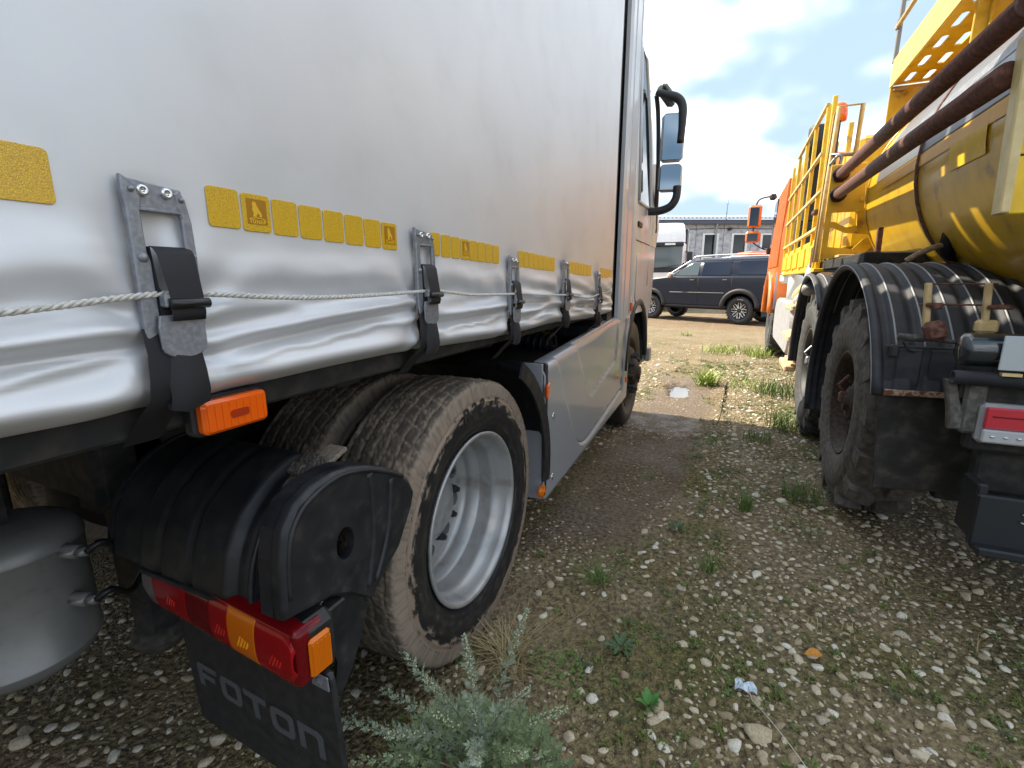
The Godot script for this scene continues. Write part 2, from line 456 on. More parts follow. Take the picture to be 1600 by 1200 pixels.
func make_trailer() -> void:
	fold_noise = noise("fbm", 5, 0.02, 3)
	var t := thing("semi_trailer", "silver curtain-sided semi-trailer with amber reflective tape and black tensioning straps", "trailer", Vector3(-2.0, 0, 0.0))
	# curtain
	var s := Sheet.new().smooth()
	var zs := []
	var z := 9.0
	while z > -3.30:
		zs.append(z)
		z -= 0.5 if z > 1.0 else 0.0125 if z > -1.2 else 0.02
	zs.append(-3.30)
	var ys := []
	for k in 68: ys.append(0.0 + 0.0048 * k)
	var yy := 0.33
	while yy < 2.9:
		ys.append(yy); yy += 0.06
	var rows := []
	for q in zs:
		var row := PackedVector3Array()
		var x0 := curtain_x(q, hem(q))
		row.append(Vector3(x0 - 0.05, hem(q) + 0.012, q))
		row.append(Vector3(x0 - 0.02, hem(q) - 0.004, q))
		for v in ys:
			row.append(Vector3(curtain_x(q, hem(q) + v), hem(q) + v, q))
		rows.append(row)
	rows.reverse()
	s.grid(rows)
	put("curtain", s, M.tarp, t)
	# carcass: front wall, roof, far curtain, floor, rear
	s = Sheet.new()
	s.box(Vector3(-2.01, 2.6, -3.335), Vector3(2.46, 2.9, 0.05))
	put("front_wall", s, M.trim, t)
	s = Sheet.new()
	s.box(Vector3(-0.785, 2.55, -3.30), Vector3(0.07, 2.95, 0.11), 0.012)
	put("corner_post", s, M.black, t)
	s = Sheet.new()
	s.box(Vector3(-2.01, 4.03, 2.85), Vector3(2.54, 0.05, 12.3), 0.01)
	put("roof", s, M.tarp, t)
	s = Sheet.new()
	s.box(Vector3(-3.27, 2.55, 2.85), Vector3(0.02, 2.95, 12.25))
	put("far_curtain", s, M.tarp, t)
	s = Sheet.new()
	s.box(Vector3(-2.01, 1.135, 2.84), Vector3(2.36, 0.08, 12.2))
	put("floor", s, M.under, t)
	s = Sheet.new()
	for x in [-1.55, -2.45]:
		s.box(Vector3(x, 1.04, 2.8), Vector3(0.14, 0.11, 11.6))
	put("chassis_rail", s, M.under, t)
	for k in 5:
		s = Sheet.new()
		s.box(Vector3(-2.0, 1.07, -2.4 + k * 0.75), Vector3(2.3, 0.05, 0.08))
		put("crossmember", s, M.under, t)
	s = Sheet.new()
	s.box(Vector3(-0.80, 1.105, 2.8), Vector3(0.035, 0.07, 12.0), 0.006)
	put("side_rail", s, M.under, t)
	s = Sheet.new()
	s.box(Vector3(-3.22, .72, 3.2), Vector3(.03, .62, 8.0), .006)
	put("added_shade_panel", s, M.under, t)  # unseen solid panel, added to keep far-side light from under the trailer
	s = Sheet.new()
	s.box(Vector3(-2.9, .68, .9), Vector3(.5, .6, 1.6), .03)
	put("added_shade_box", s, M.under, t)  # unseen box added behind it to block more light below the floor
	# reflective tape
	var groups := [[-0.10, 0.0, 0], [0.512, 0.0585, 8], [1.118, 0.0525, 8], [1.70, 0.0525, 8], [2.325, 0.0525, 8], [2.96, 0.0525, 6]]
	for g in groups:
		for k in (3 if g[2] == 0 else g[2]):
			var u0: float = g[0] + k * g[1]
			var u1: float = u0 + g[1] - 0.005
			if g[2] == 0:
				u0 = -0.09 + k * 0.1405
				u1 = u0 + 0.1355
			var um := (u0 + u1) * 0.5
			var yb := 1.396 - 0.0272 * um
			var yt := 1.456 - 0.0272 * um
			if g[2] == 0:
				yb -= 0.002; yt += 0.0
			s = Sheet.new()
			var x := curtain_x(-um, (yb + yt) * 0.5) + 0.0006
			s.xf = facing_right(x)
			s.plate(rounded(u0, yb, u1, yt, 0.006, 3), 0.0018, 0.0006)
			var tp := put("reflective_tape", s, M.tape, t)
			if (g[0] > .5 and g[0] < 0.6 and (k == 1 or k == 7)) or (g[0] > 1.0 and g[0] < 1.5 and k == 3):
				printed_tape(tp, t, x + 0.0019, u0, yb)
	for i in BUCKLES.size():
		buckle(t, -BUCKLES[i], BUCKLE_TOP[i], i)
	rope(t)
	# the side marker lamp under the hem
	var lamp := Node3D.new()
	lamp.name = "marker_lamp"; t.add_child(lamp)
	lamp.position = -t.position
	s = Sheet.new(); s.xf = facing_right(-0.775)
	s.plate(rounded(0.455, 1.052, 0.585, 1.117, 0.012), 0.020, 0.003)
	put("lamp_base", s, M.black, lamp)
	s = Sheet.new(); s.xf = facing_right(-0.754)
	s.plate(rounded(0.462, 1.057, 0.58, 1.112, 0.010), 0.016, 0.005)
	put("lens", s, M.orange, lamp)
	s = Sheet.new(); s.xf = facing_right(-0.7385)
	for k in 9:
		s.box(Vector3(0.471 + k * 0.0125, 1.0845, 0.001), Vector3(0.004, 0.040, 0.0016))
	put("lens_ribs", s, M.orange, lamp)
	s = Sheet.new(); s.xf = facing_right(-0.7380)
	s.plate(rounded(0.507, 1.077, 0.54, 1.09, 0.004), 0.0025)
	put("lens_bulb", s, plain("lamp bulb", lin(.35, .03, .003), 0.3), lamp)
	s = Sheet.new()
	s.box(Vector3(-0.81, 1.095, -0.52), Vector3(0.06, 0.03, 0.06))
	put("lamp_bracket", s, M.under, lamp)
	# air tank that hangs at the lower left
	var tank := Node3D.new(); tank.name = "air_tank"; t.add_child(tank)
	tank.position = -t.position
	s = Sheet.new().smooth()
	s.xf = Transform3D(Basis(Vector3(0, 1, 0), Vector3(-1, 0, 0), Vector3(0, 0, 1)), Vector3(-1.62, 0, -0.47))
	s.lathe(PackedVector2Array([Vector2(0.0, 0.30), Vector2(0.08, 0.303), Vector2(0.125, 0.316), Vector2(0.150, 0.34), Vector2(0.158, 0.360), Vector2(0.160, 0.3635), Vector2(0.157, 0.366), Vector2(0.157, 0.640), Vector2(0.160, 0.643), Vector2(0.160, 0.648), Vector2(0.155, 0.665), Vector2(0.14, 0.688), Vector2(0.10, 0.704), Vector2(0.05, 0.71), Vector2(0.0, 0.711)]), 48)
	put("tank_shell", s, M.tank, tank)
	for y in [0.635, 0.50]:
		s = Sheet.new().smooth()
		s.tube(v3([[-1.49, y, -0.53], [-1.435, y, -0.545]]), 0.018, 10)
		s.tube(v3([[-1.435, y, -0.545], [-1.41, y + 0.004, -0.552]]), 0.012, 8)
		put("fitting", s, M.tank, tank)
		s = Sheet.new().smooth()
		s.tube(curve(v3([[-1.41, y + 0.004, -0.552], [-1.395, y + 0.02, -0.58], [-1.44, y - 0.03, -0.65], [-1.56, y + 0.05, -0.8]]), 5), 0.009, 6)
		put("air_hose", s, M.black, tank)
	s = Sheet.new()
	s.box(Vector3(-1.62, 0.89, -0.47), Vector3(0.06, 0.38, 0.03))
	put("tank_bracket", s, M.under, tank)
	# landing leg
	for x in [-1.62, -2.75]:
		var leg := Node3D.new(); leg.name = "landing_leg"; t.add_child(leg, true)
		leg.position = -t.position
		s = Sheet.new()
		s.box(Vector3(x, 0.70, -0.78), Vector3(0.13, 0.75, 0.13), 0.01)
		s.box(Vector3(x, 0.30, -0.78), Vector3(0.10, 0.24, 0.10), 0.01)
		put("leg_tube", s, M.under, leg)
		s = Sheet.new().smooth()
		s.xf = Transform3D(Basis(Vector3(0, 1, 0), Vector3(-1, 0, 0), Vector3(0, 0, 1)), Vector3(x, 0, -0.78))
		s.lathe(PackedVector2Array([Vector2(0, 0.13), Vector2(0.06, 0.13), Vector2(0.075, 0.15), Vector2(0.08, 0.18), Vector2(0.065, 0.20), Vector2(0.0, 0.205)]), 14)
		put("foot", s, worn("muddy", [[0.2, lin(.02, .018, .016)], [0.8, lin(.07, .06, .05)]], 0.2, 0.9, 0, 0.05), leg)

func printed_tape(tp: Node3D, t: Node3D, x: float, u0: float, yb: float) -> void:
	# a dark printed square with a sitting bear over an arc, and the maker's word below it
	var s := Sheet.new(); s.xf = facing_right(x)
	s.plate(v2([[u0 + .008, yb + .012], [u0 + .0455, yb + .012], [u0 + .0455, yb + .052], [u0 + .008, yb + .052]]), 0.0004)
	sub("print", s, M.tape_dark, tp)
	s = Sheet.new(); s.xf = facing_right(x + 0.0005)
	var o := Vector2(u0 + .0265, yb + .024)
	var bear := []
	for p in [[-.008, 0], [-.0065, .006], [-.009, .011], [-.0075, .015], [-.0085, .020], [-.006, .0235], [-.0035, .0245], [-.001, .0225], [.0005, .018], [.004, .012], [.0075, .007], [.009, .002], [.008, 0], [.004, 0], [.0045, .003], [.002, .006], [-.001, .0035], [-.0015, 0]]:
		bear.append([o.x + p[0], o.y + p[1]])
	s.plate(v2(bear), 0.0003)
	var arc := []
	for k in 9: arc.append([o.x - .015 + .03 * k / 8.0, o.y - .003 + .002 * sin(PI * k / 8.0)])
	for k in 9: arc.append([o.x + .015 - .03 * k / 8.0, o.y - .0044 + .002 * sin(PI * (8 - k) / 8.0)])
	s.plate(v2(arc), 0.0003)
	sub("emblem", s, M.tape_light, tp)
	var w := word("ТОНАР", 0.0072, 0.0004)
	var mi := MeshInstance3D.new(); mi.name = "lettering"; mi.mesh = w; mi.material_override = M.tape_light
	tp.add_child(mi)
	mi.transform = tp.transform.affine_inverse() * t.transform.affine_inverse() * (facing_right(x + 0.0005).translated_local(Vector3(o.x, o.y - .0078, 0.0002)))

func sub(called: String, s: Sheet, mt: Material, parent: Node3D) -> MeshInstance3D:
	return put(called, s, mt, parent)

func word(w: String, size: float, depth: float, fam := "Droid Sans", bold := true) -> TextMesh:
	var f := SystemFont.new()
	f.font_names = PackedStringArray([fam])
	if bold: f.font_weight = 700
	var tm := TextMesh.new()
	tm.font = f
	tm.text = w
	tm.font_size = 32
	tm.pixel_size = size / 24.0
	tm.depth = depth
	tm.curve_step = 1.0
	return tm

func buckle(t: Node3D, u: float, top: float, i: int) -> void:
	var b := Node3D.new(); b.name = "buckle"; t.add_child(b, true)
	b.position = -t.position
	var x := XT + 0.006
	var F := facing_right(x)
	var y := top - 1.430
	var tilt: float = [0.0, 0.01, -0.006, 0.008, 0.0][i]
	F = F * Transform3D(Basis(Vector3(0, 0, 1), tilt), Vector3(tilt * 1.3, 0, 0)) if tilt else F
	var s := Sheet.new(); s.xf = F
	s.plate(v2([[u - .036, 1.396 + y], [u + .030, 1.392 + y], [u + .036, 1.402 + y], [u + .034, 1.424 + y], [u - .036, 1.431 + y]]), 0.006, 0.0015)
	s.box(Vector3(u - 0.003, 1.393 + y, 0.004), Vector3(0.066, 0.006, 0.008), 0.002)
	put("back_plate", s, M.zinc, b)
	# the two long links
	s = Sheet.new(); s.xf = F
	s.plate(v2([[u - .0425, 1.434 + y], [u - .044, 1.415 + y], [u - .0415, 1.40 + y], [u - .0415, 1.335 + y], [u - .042, 1.222 + y], [u - .036, 1.216 + y], [u - .022, 1.216 + y], [u - .020, 1.225 + y], [u - .020, 1.325 + y], [u - .024, 1.338 + y], [u - .025, 1.39 + y], [u - .0215, 1.405 + y], [u - .021, 1.424 + y]]), 0.009, 0.002)
	put("link", s, M.zinc, b)
	s = Sheet.new(); s.xf = F
	s.plate(v2([[u + .022, 1.418 + y], [u + .030, 1.425 + y], [u + .038, 1.41 + y], [u + .043, 1.38 + y], [u + .0445, 1.335 + y], [u + .0445, 1.235 + y], [u + .036, 1.232 + y], [u + .033, 1.33 + y], [u + .029, 1.345 + y], [u + .029, 1.385 + y], [u + .024, 1.40 + y]]), 0.008, 0.002)
	put("link", s, M.zinc, b)
	for p in [[u - .031, 1.330, .009, .0065], [u + .037, 1.333, .008, .005], [u - .033, 1.417, .009, .004], [u + .031, 1.411, .008, .0038]]:
		s = Sheet.new().smooth(); s.xf = F * Transform3D(Basis(Vector3(0, 0, 1), Vector3(1, 0, 0), Vector3(0, 1, 0)), Vector3(p[0], p[1] + y, p[2]))
		s.lathe(PackedVector2Array([Vector2(p[3], -.002), Vector2(p[3], .0015), Vector2(p[3] * .7, .004), Vector2(0, .005)]), 12)
		put("rivet", s, M.zinc, b)
	for du in [-.019, .012]:
		s = Sheet.new().smooth(); s.xf = F * Transform3D(Basis(Vector3(0, 0, 1), Vector3(1, 0, 0), Vector3(0, 1, 0)), Vector3(u + du, 1.417 + y, 0.006))
		s.lathe(PackedVector2Array([Vector2(.0075, 0), Vector2(.0075, .004), Vector2(.006, .006), Vector2(.0035, .006), Vector2(.003, .002), Vector2(0, .002)]), 14)
		put("rivet", s, M.chrome, b)
	# webbing over the lever
	s = Sheet.new().smooth(); s.xf = F
	var rows := []
	for q in [[1.346, .004, 0.0], [1.342, .012, 0.0], [1.335, .017, 0.001], [1.30, .022, 0.004], [1.275, .026, 0.006], [1.255, .027, 0.006], [1.244, .024, 0.006], [1.243, .014, 0.006]]:
		rows.append(PackedVector3Array([Vector3(u - .019 + q[2], q[0] + y, q[1]), Vector3(u + .012, q[0] + y, q[1] + .001), Vector3(u + .034, q[0] + y, q[1])]))
	rows.reverse()
	s.grid(rows)
	s.flat()
	s.plate(v2([[u - .022, 1.345 + y], [u - .018, 1.29 + y], [u - .006, 1.27 + y], [u - .006, 1.24 + y], [u - .02, 1.24 + y]]), 0.012)
	put("strap", s, M.web, b)
	s = Sheet.new().smooth()
	s.xf = F
	s.tube(v3([[u - .016, 1.268 + y, .027], [u + .039, 1.268 + y, .027]]), 0.0075, 10)
	put("roller", s, plain("black steel", lin(.008, .008, .009), 0.35), b)
	s = Sheet.new(); s.xf = F
	s.box(Vector3(u - .010, 1.272 + y, .017), Vector3(.02, .018, .016), .002)
	put("catch", s, M.zinc, b)
	# the lever's rounded tongue
	s = Sheet.new(); s.xf = F * Transform3D(Basis.IDENTITY, Vector3(0, 0, .014))
	var tongue := [[u + .036, 1.252 + y], [u - .026, 1.252 + y], [u - .029, 1.235 + y]]
	for k in 9:
		var a := PI + PI * k / 8.0
		tongue.append([u + .004 + .032 * cos(a), 1.206 + y + .016 * sin(a)])
	s.plate(v2(tongue), 0.004, 0.0012)
	put("tongue", s, M.zinc, b)
	# the loose strap end that hangs below and the strap that runs in under the hem
	s = Sheet.new().smooth(); s.xf = F
	rows = []
	for q in [[1.235, .004], [1.20, .012], [1.165, .020], [1.135, .023], [1.116, .018]]:
		rows.append(PackedVector3Array([Vector3(u - .024 + (1.2 - q[0]) * -.03, q[0] + y, q[1] - .006), Vector3(u - .012, q[0] + y - .004, q[1] + .006), Vector3(u + .010, q[0] + y, q[1] + .004), Vector3(u + .028, q[0] + y + .004, q[1])]))
	rows.reverse()
	s.grid(rows)
	rows = []
	for q in [[1.116, .018], [1.135, .012], [1.17, .004], [1.21, -.002]]:
		rows.append(PackedVector3Array([Vector3(u - .026, q[0] + y, q[1] - .012), Vector3(u + .0, q[0] + y, q[1] - .006), Vector3(u + .028, q[0] + y + .003, q[1] - .004)]))
	rows.reverse()
	s.grid(rows)
	put("strap_end", s, M.web, b)
	s = Sheet.new().smooth(); s.xf = F
	rows = []
	for q in [[1.235, .006, 0.0], [1.20, .012, 0.0], [1.165, .014, -.003], [1.135, .012, -.006], [1.105, -.02, -.010], [1.06, -.06, -.014]]:
		rows.append(PackedVector3Array([Vector3(u - .046 + q[2], q[0] + y, q[1]), Vector3(u - .022 + q[2], q[0] + y, q[1] + .002), Vector3(u + .006 + q[2], q[0] + y, q[1])]))
	rows.reverse()
	s.grid(rows)
	put("lower_strap", s, M.web, b)

func rope(t: Node3D) -> void:
	var key := v3([[XT + .012, 1.262, 0.5], [XT + .02, 1.259, -.10], [XT + .022, 1.266, -.254], [XT + .016, 1.279, -.385], [XT + .016, 1.281, -.464], [XT + .026, 1.270, -.637], [XT + .026, 1.268, -.80], [XT + .016, 1.272, -1.03], [XT + .016, 1.274, -1.103], [XT + .024, 1.258, -1.3], [XT + .018, 1.252, -1.6], [XT + .018, 1.252, -1.70], [XT + .024, 1.239, -1.95], [XT + .018, 1.232, -2.22], [XT + .02, 1.231, -2.30], [XT + .026, 1.207, -2.6], [XT + .018, 1.219, -2.87], [XT + .02, 1.222, -2.95], [XT + .018, 1.233, -3.15], [XT - .01, 1.265, -3.30]])
	var path := curve(key, 26)
	var s := Sheet.new().smooth()
	var run := PackedFloat32Array([0.0])
	for i in range(1, path.size()): run.append(run[-1] + path[i].distance_to(path[i - 1]))
	for k in 3:
		var strand := PackedVector3Array()
		var l := 0.0
		var j := 0
		while l < run[-1]:
			while j < path.size() - 2 and run[j + 1] < l: j += 1
			var p := path[j].lerp(path[j + 1], (l - run[j]) / (run[j + 1] - run[j]))
			var a := l / 0.032 * TAU + TAU * k / 3
			strand.append(p + Vector3(cos(a), sin(a), 0) * 0.0022)
			l += 0.004 if l < 2.2 else 0.008
		s.tube(strand, 0.0026, 6)
	put("rope", s, M.rope, t)

# ---------------------------------------------------------------- wheels
func ring_with_holes(s: Sheet, r0: float, r1: float, n: int, at_r: float, hole: float, x: float, depth := 0.02) -> void:
	# a flat ring across the x axis, facing +x, pierced by n round holes
	var half := PI / n
	for k in n:
		var mid := TAU * k / n
		var outer := []
		for q in 5: outer.append([mid - half + 2 * half * q / 4.0, r1])
		for q in range(1, 4): outer.append([mid + half, lerpf(r1, r0, q / 4.0)])
		for q in 5: outer.append([mid + half - 2 * half * q / 4.0, r0])
		for q in range(1, 4): outer.append([mid - half, lerpf(r0, r1, q / 4.0)])
		var c := Vector3(x, sin(mid) * at_r, cos(mid) * at_r)
		var rad := Vector3(0, sin(mid), cos(mid))
		var tan_ := Vector3(0, cos(mid), -sin(mid))
		var A := PackedVector3Array()
		var B := PackedVector3Array()
		var D := PackedVector3Array()
		for o in outer:
			var p := Vector3(x, sin(o[0]) * o[1], cos(o[0]) * o[1])
			A.append(p)
			var dd := p - c
			var h := (rad * dd.dot(rad) + tan_ * dd.dot(tan_)).normalized() * hole
			B.append(c + h)
			D.append(c + h - Vector3(depth, 0, 0))
		s.grid([D, B, A], true)

func muddy_tyre(R: float, W: float, bead: float) -> Array:      # [tread, sidewalls] with the outer sidewall at x = 0, looking to +x
	var nz := noise("fbm", 9, 3.0, 4)
	var big := noise("fbm", 19, 1.2, 3)
	var prof := []
	for q in [[bead - .004, -.034], [bead + .012, -.022], [bead + .03, -.010], [bead + .06, -.003], [bead + .09, 0.0], [bead + .115, -.0015], [bead + .135, -.005]]: prof.append(Vector2(q[0], q[1]))
	var side := []
	for q in prof.size() - 1:
		for e in 7:
			var sp: Vector2 = prof[q].lerp(prof[q + 1], e / 7.0)
			side.append(sp + Vector2(0, .0022 * bump(sp.x, bead + .035, .0035) + .002 * bump(sp.x, bead + .118, .003) - .0015 * bump(sp.x, bead + .128, .003)))
	side.append(prof[-1])
	var tread := [prof[-1], Vector2(R - .026, -.009), Vector2(R - .018, -.010), Vector2(R - .011, -.014), Vector2(R - .006, -.020)]
	var m := 44
	for k in m + 1: tread.append(Vector2(R - .002 * pow(absf(k - m / 2.0) / (m / 2.0), 2.0), lerpf(-.026, -W + .026, float(k) / m)))
	for q in [[R - .006, -W + .020], [R - .014, -W + .012], [R - .026, -W + .008], [bead + .11, -W + .002]]: tread.append(Vector2(q[0], q[1]))
	var s := Sheet.new().smooth()
	var n := 420
	var rows := []
	var cols := []
	for i in n:
		var a := TAU * i / n
		var row := PackedVector3Array()
		var col := []
		var ca := Vector2(cos(a), sin(a))
		for p in tread:
			var r: float = p.x
			var mud := 0.52 + 0.6 * nz.get_noise_3d(ca.x * 3.2, ca.y * 3.2, p.y * 7.0) + 0.4 * big.get_noise_3d(ca.x * 3.0, ca.y * 3.0, p.y * 9.0) + 0.55 * nz.get_noise_3d(ca.x * 11.0 + 7.0, ca.y * 11.0, p.y * 26.0)
			var groove := 0.0
			if r > R - .009:
				var w := absf(p.y + W / 2) / (W / 2)
				for g in [0.12, 0.42, 0.72]:
					groove = maxf(groove, bump(w, g + 0.02 * sin(a * 34.0), 0.026))
				var lat := absf(fposmod(a * 26.0 / TAU * 2.0 + p.y * 8.0 * signf(p.y + W / 2), 1.0) - 0.5)
				groove = maxf(groove, 0.9 * bump(lat, 0.0, 0.05) * (1.0 if w > 0.2 else 0.5))
			r -= groove * .0075 * clampf(1.25 - mud, 0.25, 1.0)
			var shoulder := 1.0 if r < R - .009 else 0.0
			mud += shoulder * 0.32
			r += .0050 * nz.get_noise_3d(ca.x * 11, ca.y * 11, p.y * 26.0) * smoothstep(0.3, 0.7, mud) + .0025 * nz.get_noise_3d(ca.x * 26, ca.y * 26, p.y * 60.0) * smoothstep(0.4, 0.7, mud)
			row.append(Vector3(p.y, ca.y * r, ca.x * r))
			var grain := nz.get_noise_3d(ca.x * 30.0, ca.y * 30.0, p.y * 80.0)
			var c0 := Color(.062, .049, .039).lerp(Color(.105, .082, .063), smoothstep(-.4, .5, grain + (mud - .5)))
			c0 = c0.lerp(Color(.27, .21, .155), clampf(groove * 1.1, 0, 1) * smoothstep(.2, .75, mud + .15))
			c0 = c0.lerp(Color(.25, .19, .14), .85 * smoothstep(.68, .92, mud + .12 * grain))
			c0 = c0.lerp(Color(.235, .185, .142).lerp(Color(.15, .118, .092), smoothstep(.1, -.4, grain)), shoulder * .9)
			col.append(c0)
		rows.append(row); cols.append(col)
	for i in n:
		var l := (i + 1) % n
		for j in tread.size() - 1:
			for q in [[i, j], [i, j + 1], [l, j + 1], [i, j], [l, j + 1], [l, j]]:
				s.tint = cols[q[0]][q[1]]
				s.vert(rows[q[0]][q[1]])
	var t := s.done()
	s = Sheet.new().smooth()
	for e in 2:
		rows = []
		for i in 400:
			var a := TAU * i / 400
			var row := PackedVector3Array()
			for p in side:
				var x: float = p.y if e == 0 else -W - p.y
				row.append(Vector3(x, sin(a) * p.x, cos(a) * p.x))
			rows.append(row)
		if e == 0:
			for i in 400:
				var l := (i + 1) % 400
				for j in side.size() - 1:
					for q in [[i, j], [i, j + 1], [l, j + 1], [i, j], [l, j + 1], [l, j]]:
						var a: float = TAU * q[0] / 400.0
						var u: float = float(q[1]) / (side.size() - 1)
						var f := 0.5 + nz.get_noise_3d(cos(a) * 1.8, sin(a) * 1.8, u * 2.0) * 0.8 + .35 * nz.get_noise_3d(cos(a) * 14, sin(a) * 14, u * 3.0)
						var dust := smoothstep(.76, .86, u + .34 * (f - .5)) + .5 * smoothstep(1.12, 1.2, f)
						s.tint = Color(.010, .010, .012).lerp(Color(.03, .028, .027), smoothstep(.4, .9, f)).lerp(Color(.22, .172, .132), clampf(dust, 0, 1))
						s.vert(rows[q[0]][q[1]])
		else:
			s.tint = Color(.02, .019, .018)
			s.grid(rows, false, true)
	return [t, s.done()]

func make_tractor() -> void:
	var t := thing("tractor_truck", "silver grey tractor truck coupled in front of the curtain trailer, muddy drive wheel", "truck", Vector3(-2.0, 0, -2.6))
	var s: Sheet
	# drive wheels, both pairs
	M.mud = plain("mud", Color.WHITE, 0.9); M.mud.vertex_color_use_as_albedo = true
	M.sidewall = plain("sidewall", Color.WHITE, 0.45); M.sidewall.vertex_color_use_as_albedo = true
	var tm := muddy_tyre(0.490, 0.285, 0.298)
	var rim := Sheet.new().smooth()
	rim.lathe(PackedVector2Array([Vector2(0.2865, -.045), Vector2(0.2951, -.028), Vector2(0.3046, -.020), Vector2(0.3066, -.013), Vector2(0.3027, -.009), Vector2(0.2951, -.010), Vector2(0.2898, -.018), Vector2(0.2865, -.036), Vector2(0.2846, -.055), Vector2(0.2769, -.075), Vector2(0.2717, -.082), Vector2(0.2703, -.10), Vector2(0.2684, -.145), Vector2(0.2655, -.152), Vector2(0.2598, -.157), Vector2(0.2579, -.20), Vector2(0.2540, -.212), Vector2(0.2464, -.220), Vector2(0.2407, -.222), Vector2(0.2321, -.226)]), 72)
	rim.flat()
	ring_with_holes(rim, .1385, .2321, 10, .196, .029, -.226, .025)
	rim.smooth()
	rim.lathe(PackedVector2Array([Vector2(0.1385, -.226), Vector2(0.1318, -.222), Vector2(0.1241, -.222)]), 40)
	var rim_mesh := rim.done()
	var hub := Sheet.new().smooth()
	hub.lathe(PackedVector2Array([Vector2(.131, -.25), Vector2(.131, -.20), Vector2(.125, -.19), Vector2(.10, -.186), Vector2(.092, -.17), Vector2(.085, -.164), Vector2(0, -.162)]), 32)
	var hub_mesh := hub.done()
	var nut := Sheet.new()
	nut.lathe(PackedVector2Array([Vector2(.019, 0), Vector2(.019, .006), Vector2(.0155, .007), Vector2(.0155, .026), Vector2(.012, .028), Vector2(.010, .04), Vector2(0, .041)]), 6)
	var nut_mesh := nut.done()
	for p in [[XT, 0.0, true], [XT - .345, 0.0, false], [-3.28, PI, true], [-2.93, PI, false]]:
		var w := Node3D.new(); w.name = "drive_wheel"; t.add_child(w, true)
		local(w)
		w.position = Vector3(p[0], .478, -1.38) - t.position
		w.rotation.y = p[1]
		if p[1] == 0.0: w.rotation.x = 0.35
		put("tyre", tm[0], M.mud, w)
		put("sidewall", tm[1], M.sidewall, w)
		put("rim", rim_mesh, M.rim, w)
		if p[2]:
			put("hub", hub_mesh, M.rim, w)
			for k in 10:
				var nn := put("wheel_nut", nut_mesh, M.trim, w)
				nn.position = Vector3(-.224, sin(TAU * (k + .5) / 10) * .160, cos(TAU * (k + .5) / 10) * .160)
			if p[1] == 0.0:
				var wd := "R22.5"
				for k in wd.length():
					var g := word(wd[k], 0.052, 0.0015)
					var o := put("letter", g, M.rubber, w)
					var a := PI / 2 - w.rotation.x * -1.0 - 0.10 - k * 0.135
					a = PI / 2 + 0.35 + 0.05 + (k - 2) * 0.135
					var up := Vector3(0, sin(a), cos(a))
					o.transform = Transform3D(Basis(up.cross(Vector3(1, 0, 0)), up, Vector3(1, 0, 0)), up * .405 + Vector3(.0005, 0, 0))
		var inside := Sheet.new().smooth()
		inside.lathe(PackedVector2Array([Vector2(.297, -.05), Vector2(.297, -.25), Vector2(.23, -.262), Vector2(.14, -.262)]), 32)
		put("rim_barrel", inside, M.under, w)
	# frame and axle
	for x in [-1.60, -2.42]:
		s = Sheet.new(); s.box(Vector3(x, .80, -2.6), Vector3(.09, .27, 3.9))
		put("frame_rail", s, M.under, t)
	s = Sheet.new().smooth()
	s.tube(v3([[-3.0, .478, -1.38], [-1.0, .478, -1.38]]), .085, 14)
	put("axle", s, M.under, t)
	s = Sheet.new().smooth()
	s.xf = Transform3D(Basis.IDENTITY, Vector3(-2.0, .5, -1.38))
	s.lathe(PackedVector2Array([Vector2(0, -.25), Vector2(.16, -.22), Vector2(.23, -.08), Vector2(.23, .08), Vector2(.16, .22), Vector2(0, .25)]), 20)
	put("differential", s, M.under, t)
	s = Sheet.new(); s.box(Vector3(-2.0, .93, -1.4), Vector3(1.0, .10, 1.1), .03); s.box(Vector3(-2.0, .78, -.72), Vector3(.9, .22, .10), .01)
	put("coupling_plate", s, M.under, t)
	for x in [-1.62, -2.4]:
		s = Sheet.new().smooth(); s.tube(v3([[x + .12, .42, -.92], [x + .12, .74, -.92]]), .11, 14)
		put("air_spring", s, M.under, t)
	rear_end(t)
	for sd in [0, 1]: front_guard(t, sd)
	skirt(t)
	deck(t)
	cab(t)

